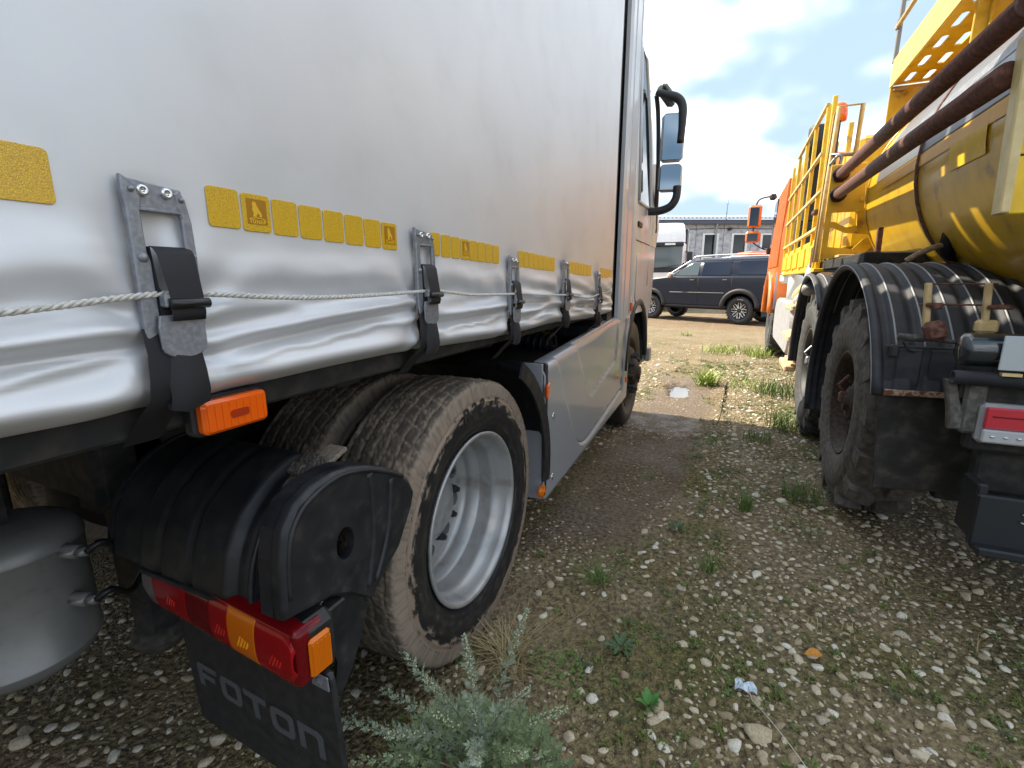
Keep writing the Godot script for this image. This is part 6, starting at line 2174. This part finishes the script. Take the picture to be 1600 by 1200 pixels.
func stone_mesh(k: int) -> ArrayMesh:
	# a broken, slightly rounded pebble: an icosphere pushed in by a few cutting planes
	var r := RandomNumberGenerator.new()
	r.seed = 100 + k
	var t := (1.0 + sqrt(5.0)) / 2.0
	var v := []
	for p in [[-1, t, 0], [1, t, 0], [-1, -t, 0], [1, -t, 0], [0, -1, t], [0, 1, t], [0, -1, -t], [0, 1, -t], [t, 0, -1], [t, 0, 1], [-t, 0, -1], [-t, 0, 1]]: v.append(Vector3(p[0], p[1], p[2]).normalized())
	var f := [[0, 11, 5], [0, 5, 1], [0, 1, 7], [0, 7, 10], [0, 10, 11], [1, 5, 9], [5, 11, 4], [11, 10, 2], [10, 7, 6], [7, 1, 8], [3, 9, 4], [3, 4, 2], [3, 2, 6], [3, 6, 8], [3, 8, 9], [4, 9, 5], [2, 4, 11], [6, 2, 10], [8, 6, 7], [9, 8, 1]]
	var cuts := []
	for q in 11:
		cuts.append([Vector3(r.randfn(), r.randfn() * .8, r.randfn()).normalized(), r.randf_range(.45, .82)])
	var s := Sheet.new().smooth()
	var sc := Vector3(1.0, r.randf_range(.34, .58), r.randf_range(.5, .9))
	for q in f:
		var a: Vector3 = v[q[0]]
		var b: Vector3 = v[q[1]]
		var c: Vector3 = v[q[2]]
		var ab := (a + b).normalized()
		var bc := (b + c).normalized()
		var ca := (c + a).normalized()
		for tr in [[a, ab, ca], [ab, b, bc], [ca, bc, c], [ab, bc, ca]]:
			var o := []
			for p in tr:
				var w: Vector3 = p
				for cu in cuts:
					var over: float = w.dot(cu[0]) - cu[1]
					if over > 0: w -= cu[0] * over * .92
				w *= 1.0 + .05 * gn.get_noise_3d(p.x * 90 + k * 50, p.y * 90, p.z * 90)
				o.append(w * sc)
			s.tri(o[0], o[2], o[1])
	return s.done()

func stones(g: Node3D) -> void:
	var kinds := []
	for k in 9: kinds.append(stone_mesh(k))
	var tones := [[.42, .345, .235], [.48, .41, .30], [.36, .29, .195], [.30, .235, .15], [.58, .535, .455], [.40, .345, .265]]
	var mts := []
	for k in tones.size():
		var c: Array = tones[k]
		mts.append(worn("stone %d" % k, [[.2, lin(c[0] * .7, c[1] * .68, c[2] * .62)], [.5, lin(c[0], c[1], c[2])], [.8, lin(c[0] * 1.12, c[1] * 1.12, c[2] * 1.12)]], .09, .85, 0, .05, .02))
	rng.seed = 4
	var spots := []
	# near field: clumped throw of stones, larger ones sparse
	var cell := {}
	var tries := 0
	while tries < 95000:
		tries += 1
		var x := rng.randf_range(-2.4, 1.9)
		var z := -.25 - 10.5 * pow(rng.randf(), 1.55)
		var st := stoniness(x, z)
		if rng.randf() > st: continue
		var sz := .006 + .020 * pow(rng.randf(), 1.6) + (.022 * rng.randf() if rng.randf() < .2 else 0.0)
		if z < -3.0: sz *= 1.15
		if mudness(x, z) > .4: sz = minf(sz, .013)
		var key := Vector2i(floori(x / .045), floori(z / .045))
		var ok := true
		for dx in [-1, 0, 1]:
			for dz in [-1, 0, 1]:
				var l = cell.get(key + Vector2i(dx, dz))
				if l == null: continue
				for q in l:
					if Vector2(x - q.x, z - q.y).length() < (sz + q.z) * .82:
						ok = false; break
		if not ok: continue
		if not cell.has(key): cell[key] = []
		cell[key].append(Vector3(x, z, sz))
		spots.append([x, z, sz])
	# the single bigger stones that show in the photograph
	for q in [[.20, -1.36, .060], [.13, -1.52, .022], [-.44, -1.62, .028], [-.57, -1.64, .020], [-.30, -1.28, .030], [-.22, -1.42, .024], [.37, -1.37, .028], [.02, -1.26, .032], [.29, -1.29, .034], [-.33, -1.40, .03], [.45, -1.62, .026], [.55, -1.45, .03], [-.52, -1.72, .018], [.33, -1.75, .026], [-.12, -1.30, .024], [.62, -1.50, .028], [.12, -1.30, .03], [.48, -1.36, .03], [-.05, -1.45, .022], [.22, -1.55, .024], [-.40, -1.35, .026], [-.30, -2.2, .02], [-.1, -2.0, .022]]:
		spots.append(q)
	rng.seed = 77
	for n in 150:
		var bx := rng.randf_range(-.1, 1.15)
		var bz := -1.1 - 2.6 * pow(rng.randf(), 1.4)
		if stoniness(bx, bz) > .25: spots.append([bx, bz, rng.randf_range(.016, .034)])
	# rank by how large each shows from the path between the lorries
	for q in spots:
		var dir := Vector3(q[0], -1.3, q[1])
		var ang := atan2(q[0], -q[1])
		q.append(q[2] / dir.length() * (1.0 if ang > -1.05 and ang < .46 and (q[0] > -.75 or q[1] > -.95) and q[0] < .95 and q[1] < -.7 else .05))
	spots.sort_custom(func(a, b): return a[3] > b[3])
	var many := {}
	for i in spots.size():
		var q: Array = spots[i]
		var k := rng.randi() % kinds.size()
		var m: int = [0, 1, 2, 3, 5][rng.randi() % 5] if rng.randf() < .91 else 4
		if q[2] > .02 and rng.randf() < .5: m = [1, 4][rng.randi() % 2]
		if q[0] == .20 and q[1] == -1.36: m = 0
		var tr := Transform3D(Basis.from_euler(Vector3(rng.randfn() * .18, rng.randf() * TAU, rng.randfn() * .18)).scaled_local(Vector3.ONE * q[2] * rng.randf_range(.85, 1.2)), Vector3(q[0], ground_y(q[0], q[1]) + q[2] * rng.randf_range(-.22, .08), q[1]))
		if i < 300:
			var o := put("stone", kinds[k], mts[m], g)
			o.transform = tr
		else:
			var key := k * 10 + m
			if not many.has(key): many[key] = []
			many[key].append(tr)
	for key in many:
		var mm := MultiMesh.new()
		mm.transform_format = MultiMesh.TRANSFORM_3D
		mm.mesh = kinds[key / 10]
		mm.instance_count = many[key].size()
		for i in many[key].size(): mm.set_instance_transform(i, many[key][i])
		var o := MultiMeshInstance3D.new()
		o.name = "gravel"; o.multimesh = mm; o.material_override = mts[key % 10]
		o.set_meta("kind", "stuff")
		g.add_child(o, true)
	# crumbs of earth and grit between the stones
	rng.seed = 9
	var grit := []
	for i in 42000:
		var x := rng.randf_range(-2.2, 1.7)
		var z := -.3 - 7.0 * pow(rng.randf(), 1.7)
		if rng.randf() < mudness(x, z) * .92: continue
		var sz := rng.randf_range(.0018, .0052)
		if x < .1 or rng.randf() < .6: grit.append(Transform3D(Basis.from_euler(Vector3(rng.randf(), rng.randf() * TAU, rng.randf())).scaled_local(Vector3.ONE * sz), Vector3(x, ground_y(x, z) + sz * .3, z)))
	var gm := worn("grit", [[.2, lin(.19, .142, .083)], [.5, lin(.27, .205, .123)], [.8, lin(.38, .30, .195)]], .12, .95, 0, 0, .03)
	var mm2 := MultiMesh.new()
	mm2.transform_format = MultiMesh.TRANSFORM_3D
	mm2.mesh = kinds[2]
	mm2.instance_count = grit.size()
	for i in grit.size(): mm2.set_instance_transform(i, grit[i])
	var og := MultiMeshInstance3D.new()
	og.name = "grit"; og.multimesh = mm2; og.material_override = gm
	og.set_meta("kind", "stuff")
	g.add_child(og, true)

# ---------------------------------------------------------------- plants and small litter
func leaf_mat(n: String, a: Color, b: Color) -> StandardMaterial3D:
	var m := worn(n, [[.2, a], [.8, b]], .12, .65, 0, 0, .02)
	m.backlight_enabled = true
	m.backlight = Color(.25, .28, .12)
	m.cull_mode = BaseMaterial3D.CULL_DISABLED
	return m

func blade(s: Sheet, base: Vector3, dir: float, h: float, lean: float, w: float, droop := .35) -> void:
	var o := Vector3(sin(dir), 0, cos(dir))
	var side := Vector3(cos(dir), 0, -sin(dir)) * w
	var prev := [base - side, base + side]
	var n := 5
	for k in range(1, n + 1):
		var t := float(k) / n
		var p := base + o * (lean * t + lean * droop * t * t) * h + Vector3.UP * h * (t - droop * lean * t * t * .7)
		var ww := side * (1.0 - t * t)
		if k < n:
			s.quad(prev[0], prev[1], p + ww, p - ww)
			prev = [p - ww, p + ww]
		else: s.tri(prev[0], prev[1], p)

func tuft(called: String, label: String, at: Vector3, n: int, h: float, spread: float, lean: float, mt: Material, w := .0022, group := "") -> Node3D:
	at.y = ground_y(at.x, at.z) - .004
	var t := local(thing(called, label, "grass" if called.begins_with("grass") or called.begins_with("dry") else "plant", at, 0.0, group))
	var s := Sheet.new().smooth()
	for k in n:
		var a := rng.randf() * TAU
		var r := spread * sqrt(rng.randf())
		blade(s, Vector3(cos(a) * r, 0, sin(a) * r), rng.randf() * TAU, h * rng.randf_range(.45, 1.1), lean * rng.randf_range(.2, 1.2), w * rng.randf_range(.7, 1.3))
	put("blades", s, mt, t)
	return t

func leaf(s: Sheet, base: Vector3, dir: Vector3, up: Vector3, l: float, w: float, cup := .15) -> void:
	var side := dir.cross(up).normalized()
	var prev := [base, base, base]
	for q in [[.2, .6, .02], [.5, 1.0, .05], [.78, .7, .03], [1.0, 0.0, -.06]]:
		var c: Vector3 = base + dir * l * q[0] + up * l * q[2]
		var a: Vector3 = c - side * w * .5 * q[1] + up * w * cup * q[1]
		var b: Vector3 = c + side * w * .5 * q[1] + up * w * cup * q[1]
		if prev[0] == prev[1]:
			s.tri(prev[0], c, a); s.tri(prev[0], b, c)
		else:
			s.quad(prev[0], prev[1], c, a); s.quad(prev[1], prev[2], b, c)
		prev = [a, c, b]

func rosette(called: String, label: String, at: Vector3, n: int, l: float, w: float, rise: float, mt: Material, cat := "plant") -> void:
	at.y = ground_y(at.x, at.z)
	var t := local(thing(called, label, cat, at))
	for k in n:
		var s := Sheet.new().smooth()
		var a := TAU * k / n + rng.randf_range(-.3, .3)
		var el := rise * rng.randf_range(.4, 1.3)
		var d := Vector3(cos(a) * cos(el), sin(el), sin(a) * cos(el))
		var side := d.cross(Vector3.UP).normalized()
		leaf(s, d * .008, d, side.cross(d), l * rng.randf_range(.65, 1.15), w * rng.randf_range(.75, 1.1))
		put("leaf", s, mt, t)

func sprig_leaf(s: Sheet, p: Vector3, d: Vector3, up: Vector3, l: float) -> void:
	# a finely cut leaf: a midrib with narrow lobes on both sides
	var side := d.cross(up).normalized()
	for q in [[0.0, .55, 0.0], [.22, .42, .8], [.22, .42, -.8], [.5, .38, .75], [.5, .38, -.75], [.45, .6, 0.0]]:
		var b: Vector3 = p + d * l * q[0]
		var dd: Vector3 = (d + side * q[2]).normalized()
		var e: Vector3 = b + dd * l * q[1]
		var sd := dd.cross(up).normalized() * l * .075
		var m: Vector3 = b.lerp(e, .55)
		s.tri(b, m + sd, m - sd)
		s.tri(m - sd, m + sd, e)

func wormwood() -> void:
	var base := Vector3(-.50, 0, -.90)
	base.y = ground_y(base.x, base.z)
	var t := local(thing("wormwood_plant", "grey-green feathery weed growing beside the mud flap and drive wheel", "plant", base))
	var gm := leaf_mat("silver leaf", lin(.24, .29, .20), lin(.40, .46, .35))
	var gl := leaf_mat("green leaf", lin(.16, .22, .10), lin(.28, .34, .18))
	var sm := plain("weed stem", lin(.20, .20, .12), .8)
	var bm := plain("weed bud", lin(.50, .52, .34), .8)
	rng.seed = 21
	var tips := [[-.295, .28, -.05], [-.066, .385, -.05], [.215, .275, -.05], [.02, .33, -.28], [-.33, .14, -.02], [.13, .16, .0], [-.20, .18, .12], [.05, .20, .10], [-.08, .26, .08], [.10, .24, -.10], [-.16, .26, -.0], [.2, .13, .08], [-.36, .12, .10], [-.42, .06, .05], [-.30, .07, .14], [.0, .15, .18], [-.02, .22, -.0], [.15, .21, .05]]
	for i in tips.size():
		var tp := Vector3(tips[i][0], tips[i][1], tips[i][2])
		var st := Node3D.new(); st.name = "stem"; t.add_child(st, true); local(st)
		var o := Vector3(rng.randfn() * .02, 0, rng.randfn() * .02)
		var path := curve(PackedVector3Array([o, o.lerp(tp, .4) + Vector3(0, .055, 0), o.lerp(tp, .75) + Vector3(0, .03, 0), tp]), 6)
		var s := Sheet.new().smooth()
		var rad := []
		for k in path.size(): rad.append(lerpf(.0026, .0009, float(k) / path.size()))
		s.tube(path, rad, 5)
		put("stalk", s, sm, st)
		var lf := Sheet.new()
		var bd := Sheet.new()
		var steps := 46 if i < 4 else 34
		for k in steps:
			var f := lerpf(.18, 1.0, float(k) / (steps - 1))
			var fi := f * (path.size() - 1)
			var j := mini(int(fi), path.size() - 2)
			var p := path[j].lerp(path[j + 1], fi - j)
			var ax := (path[j + 1] - path[j]).normalized()
			var a := k * 2.4 + rng.randf() * .5
			var n0 := ax.cross(Vector3(.3, .2, 1)).normalized()
			var rd := (n0 * cos(a) + ax.cross(n0) * sin(a)).normalized()
			var d := (rd + ax * .75).normalized()
			var l := lerpf(.050, .014, pow(f, 1.3)) * rng.randf_range(.7, 1.2)
			var up := d.cross(rd.cross(ax)).normalized()
			if up.y < 0: up = -up
			sprig_leaf(lf, p, d, up, l)
			sprig_leaf(lf, p, (d + rd.cross(ax) * .5).normalized(), up, l * .7)
			if f > .5:
				for q in 2:
					var c := p + (rd * .006 + ax * rng.randf_range(-.004, .004) + rd.cross(ax) * rng.randf_range(-.005, .005))
					bd.xf = Transform3D(Basis.IDENTITY, c)
					var r := rng.randf_range(.0018, .0032)
					bd.tri(Vector3(0, r, 0), Vector3(r, 0, 0), Vector3(0, 0, -r)); bd.tri(Vector3(0, r, 0), Vector3(0, 0, r), Vector3(r, 0, 0)); bd.tri(Vector3(0, r, 0), Vector3(-r, 0, 0), Vector3(0, 0, r)); bd.tri(Vector3(0, r, 0), Vector3(0, 0, -r), Vector3(-r, 0, 0))
					bd.tri(Vector3(0, -r, 0), Vector3(0, 0, -r), Vector3(r, 0, 0)); bd.tri(Vector3(0, -r, 0), Vector3(r, 0, 0), Vector3(0, 0, r)); bd.tri(Vector3(0, -r, 0), Vector3(0, 0, r), Vector3(-r, 0, 0)); bd.tri(Vector3(0, -r, 0), Vector3(-r, 0, 0), Vector3(0, 0, -r))
		put("leaves", lf, gm if i % 3 != 2 else gl, st)
		put("buds", bd, bm, st)
	# low bushy growth
	var s := Sheet.new()
	for k in 800:
		var a := rng.randf() * TAU
		var r := .19 * sqrt(rng.randf())
		var p := Vector3(cos(a) * r * 1.25, rng.randf_range(.01, .14) * (1.2 - r / .19), sin(a) * r)
		var d := Vector3(cos(a), rng.randf_range(.2, 1.2), sin(a)).normalized()
		sprig_leaf(s, p, d, d.cross(Vector3(sin(a), 0, -cos(a))).normalized(), rng.randf_range(.03, .055))
	put("leaves", s, gl, t)

func make_plants() -> void:
	rng.seed = 33
	var green := leaf_mat("grass green", lin(.07, .12, .022), lin(.14, .21, .045))
	var bright := leaf_mat("sunny grass", lin(.16, .24, .03), lin(.30, .36, .06))
	var dry := leaf_mat("dry grass", lin(.24, .18, .08), lin(.38, .30, .15))
	var dull := leaf_mat("weed green", lin(.04, .075, .03), lin(.09, .14, .06))
	tuft("grass_tuft", "green and straw grass tuft on the mud just right of the drive wheel", Vector3(-.43, 0, -1.90), 60, .12, .04, 1.3, green)
	tuft("dry_grass", "bent straw-coloured grass at the foot of the drive wheel", Vector3(-.60, 0, -1.32), 110, .15, .05, 1.6, dry, .0016)
	tuft("grass_tuft", "upright yellow-green grass tuft in the middle of the gravel", Vector3(.183, 0, -2.91), 70, .15, .035, .5, green)
	tuft("grass_tuft", "small bright grass tuft on the edge between mud and gravel", Vector3(.008, 0, -2.18), 50, .10, .035, .7, green)
	tuft("grass_tuft", "sparse olive grass patch behind the small bright tuft", Vector3(-.03, 0, -2.5), 90, .07, .12, .9, green, .0016)
	tuft("grass_tuft", "low grass patch in the gravel beyond the upright tuft", Vector3(.30, 0, -4.3), 90, .12, .12, .8, green, .003)
	tuft("grass_tuft", "grass growing against the tanker's nearer rear wheel", Vector3(.50, 0, -3.2), 160, .14, .12, .8, green, .0022)
	tuft("grass_tuft", "grass growing against the tanker's farther rear wheel", Vector3(.54, 0, -4.75), 160, .22, .15, .7, green, .003)
	tuft("grass_tuft", "thin grass in the gravel in front of the tanker's mud flap", Vector3(.42, 0, -2.75), 60, .08, .12, .9, green, .0018)
	tuft("weed_clump", "sunlit leafy weed clump beside the puddle", Vector3(-.20, 0, -6.55), 90, .26, .14, .8, bright, .010)
	tuft("grass_patch", "broad sunlit grass patch in the yard short of the dark car", Vector3(.02, 0, -9.7), 260, .20, .45, .9, bright, .004)
	tuft("grass_patch", "small sunlit grass patch by the tanker's front wheel", Vector3(.55, 0, -9.3), 120, .26, .2, .7, bright, .005)
	tuft("grass_tuft", "little grass tuft at the far edge of the dirt track", Vector3(-.9, 0, -12.3), 50, .12, .12, .9, bright, .005)
	tuft("grass_tuft", "scattered sunlit grass beside the tanker's farther wheel", Vector3(.25, 0, -6.6), 80, .14, .25, .9, bright, .004)
	tuft("grass_tuft", "grass tufts under the tanker's steps", Vector3(.66, 0, -6.2), 200, .26, .3, .6, green, .004)
	tuft("grass_tuft", "faint grass blades in the wet track", Vector3(-.42, 0, -3.2), 24, .10, .06, .8, green, .0016)
	rosette("dock_weed", "blue-green low weed with jagged leaves left of the gravel", Vector3(-.256, 0, -1.54), 13, .065, .022, .35, dull)
	rosette("plantain_weed", "small fresh green plant among the big stones in front", Vector3(-.121, 0, -1.32), 7, .045, .024, .8, leaf_mat("fresh green", lin(.05, .16, .03), lin(.09, .24, .05)))
	rosette("thistle_weed", "dark green weed at the edge of the wet track", Vector3(-.16, 0, -2.5), 9, .06, .024, .6, dull)
	# clover mat
	var at := Vector3(-.44, 0, -1.36); at.y = ground_y(at.x, at.z)
	var t := local(thing("clover_patch", "patch of tiny clover leaves right of the feathery weed", "plant", at))
	var s := Sheet.new().smooth()
	for k in 170:
		var a := rng.randf() * TAU
		var r := .09 * sqrt(rng.randf())
		var d := Vector3(rng.randfn(), .5, rng.randfn()).normalized()
		leaf(s, Vector3(cos(a) * r * 1.2, rng.randf_range(.002, .022), sin(a) * r), d, Vector3.UP, rng.randf_range(.008, .014), .010)
	put("leaves", s, leaf_mat("clover", lin(.07, .15, .02), lin(.13, .24, .04)), t)
	# dead stalk that stands in the track
	at = Vector3(.006, ground_y(.006, -4.73), -4.73)
	t = local(thing("dead_stalk", "tall thin dead stalk standing between mud and gravel", "plant", at))
	s = Sheet.new().smooth()
	s.tube(curve(v3([[-.03, 0, .1], [0, .10, .06], [.01, .22, 0], [.03, .40, -.04]]), 6), .0035, 5)
	put("stalk", s, plain("dead stem", lin(.06, .045, .03), .9), t)
	s = Sheet.new()
	for k in 60:
		var f := rng.randf_range(.35, 1.0)
		sprig_leaf(s, Vector3(.01 + .02 * f, .38 * f, .06 - .10 * f), Vector3(rng.randfn(), .6, rng.randfn()).normalized(), Vector3.UP, .04)
	put("leaves", s, leaf_mat("dead leaf", lin(.05, .06, .03), lin(.09, .10, .05)), t)
	wormwood()
	# moss and seedlings nobody could count
	var kinds := []
	for q in 4:
		s = Sheet.new().smooth()
		for b in 9: blade(s, Vector3(rng.randfn() * .012, 0, rng.randfn() * .012), rng.randf() * TAU, rng.randf_range(.006, .020) * (1.0 + .4 * q), rng.randf_range(.3, 1.2), .0014)
		if q < 2:
			for b in 6:
				var a2 := rng.randf() * TAU
				leaf(s, Vector3(cos(a2) * .006, .002, sin(a2) * .006), Vector3(cos(a2), .35, sin(a2)).normalized(), Vector3.UP, .010, .007)
		kinds.append(s.done())
	var cover := Node3D.new()
	cover.name = "ground_cover"; add_child(cover)
	tag(cover, "short moss and seedlings spread between the stones", "ground cover", "", "stuff")
	for q in 4:
		var tr := []
		for n in [1500, 2200, 700, 260][q]:
			var x := rng.randf_range(-.9, 1.1)
			var z := -.7 - 8.0 * pow(rng.randf(), 1.3)
			if rng.randf() > pow(greenness(x, z), 1.2) * .9: continue
			tr.append(Transform3D(Basis(Vector3.UP, rng.randf() * TAU).scaled_local(Vector3.ONE * rng.randf_range(.5, 1.3) * (1.0 + .12 * absf(z))), Vector3(x, ground_y(x, z), z)))
		var mm := MultiMesh.new()
		mm.transform_format = MultiMesh.TRANSFORM_3D
		mm.mesh = kinds[q]
		mm.instance_count = tr.size()
		for n in tr.size(): mm.set_instance_transform(n, tr[n])
		var o := MultiMeshInstance3D.new()
		o.name = "seedlings"; o.multimesh = mm; o.material_override = [green, leaf_mat("moss", lin(.09, .11, .02), lin(.16, .18, .04)), dull, dry][q]
		cover.add_child(o, true)
	# litter
	at = Vector3(.373, ground_y(.373, -1.77) + .02, -1.77)
	t = local(thing("fallen_leaf", "single orange-brown fallen leaf lying on the gravel", "leaf", at, .4))
	s = Sheet.new().smooth(); leaf(s, Vector3(-.03, 0, 0), Vector3(1, .05, .1).normalized(), Vector3(0, .95, .3).normalized(), .062, .036, .25)
	put("leaf_blade", s, leaf_mat("orange leaf", lin(.42, .16, .02), lin(.55, .24, .03)), t)
	s = Sheet.new().smooth(); s.tube(v3([[-.03, 0, 0], [-.05, .004, .006]]), .0012, 5); put("leaf_stalk", s, plain("leaf stem", lin(.25, .12, .04), .8), t)
	at = Vector3(.153, ground_y(.153, -1.52) + .018, -1.52)
	t = local(thing("plastic_scrap", "crumpled pale blue-white plastic scrap tied to a string", "scrap", at))
	s = Sheet.new()
	var rows := []
	for i in 6:
		var row := PackedVector3Array()
		for j in 5: row.append(Vector3(-.032 + .013 * i, .010 * sin(i * 2.1 + j * 1.3) + .006 * cos(j * 2.7), -.016 + .008 * j + .004 * sin(i * 1.7)))
		rows.append(row)
	s.grid(rows)
	put("crumpled_film", s, M.film, t)
	t = thing("string", "thin pale string running from the plastic scrap past the flat stone", "string", Vector3(.2, 0, -1.4))
	s = Sheet.new().smooth()
	var key := []
	for q in [[.16, -1.51, .03], [.165, -1.46, .045], [.168, -1.44, .05], [.20, -1.39, .062], [.25, -1.33, .05], [.30, -1.28, .03], [.335, -1.255, .022]]: key.append([q[0], ground_y(q[0], q[1]) + q[2] * .8, q[1]])
	s.tube(curve(v3(key), 6), .0014, 5)
	put("string_cord", s, plain("string", lin(.5, .46, .38), .9), t)
	at = Vector3(-.41, ground_y(-.41, -2.25), -2.25)
	for q in [[-.19, -2.25, .09, .4], [-.45, -1.62, .16, 1.1], [-.62, -1.05, .22, -.5], [.05, -1.9, .07, 2.0]]:
		t = local(thing("twig", ["dry twig on the gravel edge beside the wet track", "thin dry stem lying on the mud right of the clover", "long straw lying under the mud flap", "short stem lying among the pale stones"][[.09, .16, .22, .07].find(q[2])], "twig", Vector3(q[0], ground_y(q[0], q[1]) + .012, q[1]), q[3]))
		s = Sheet.new().smooth(); s.tube(v3([[-q[2] / 2, 0, 0], [0, .006, .004], [q[2] / 2, .002, -.004]]), .0016, 5)
		put("twig_stem", s, plain("straw", lin(.28, .22, .13), .9), t)

func _ready() -> void:
	make_view()
	make_materials()
	make_materials_more()
	M.pane = plain("cabin glass", lin(.10, .13, .14), .06)
	M.tinted = plain("tinted glass", lin(.008, .013, .03), .04)
	M.bonnet = coated(plain("bonnet paint", lin(.02, .025, .045), .25, .3), 1.0, .05)
	make_ground()
	make_building()
	make_trailer()
	make_tractor()
	make_tanker()
	make_car()
	make_white_lorry()
	make_orange_lorry()
	make_plants()
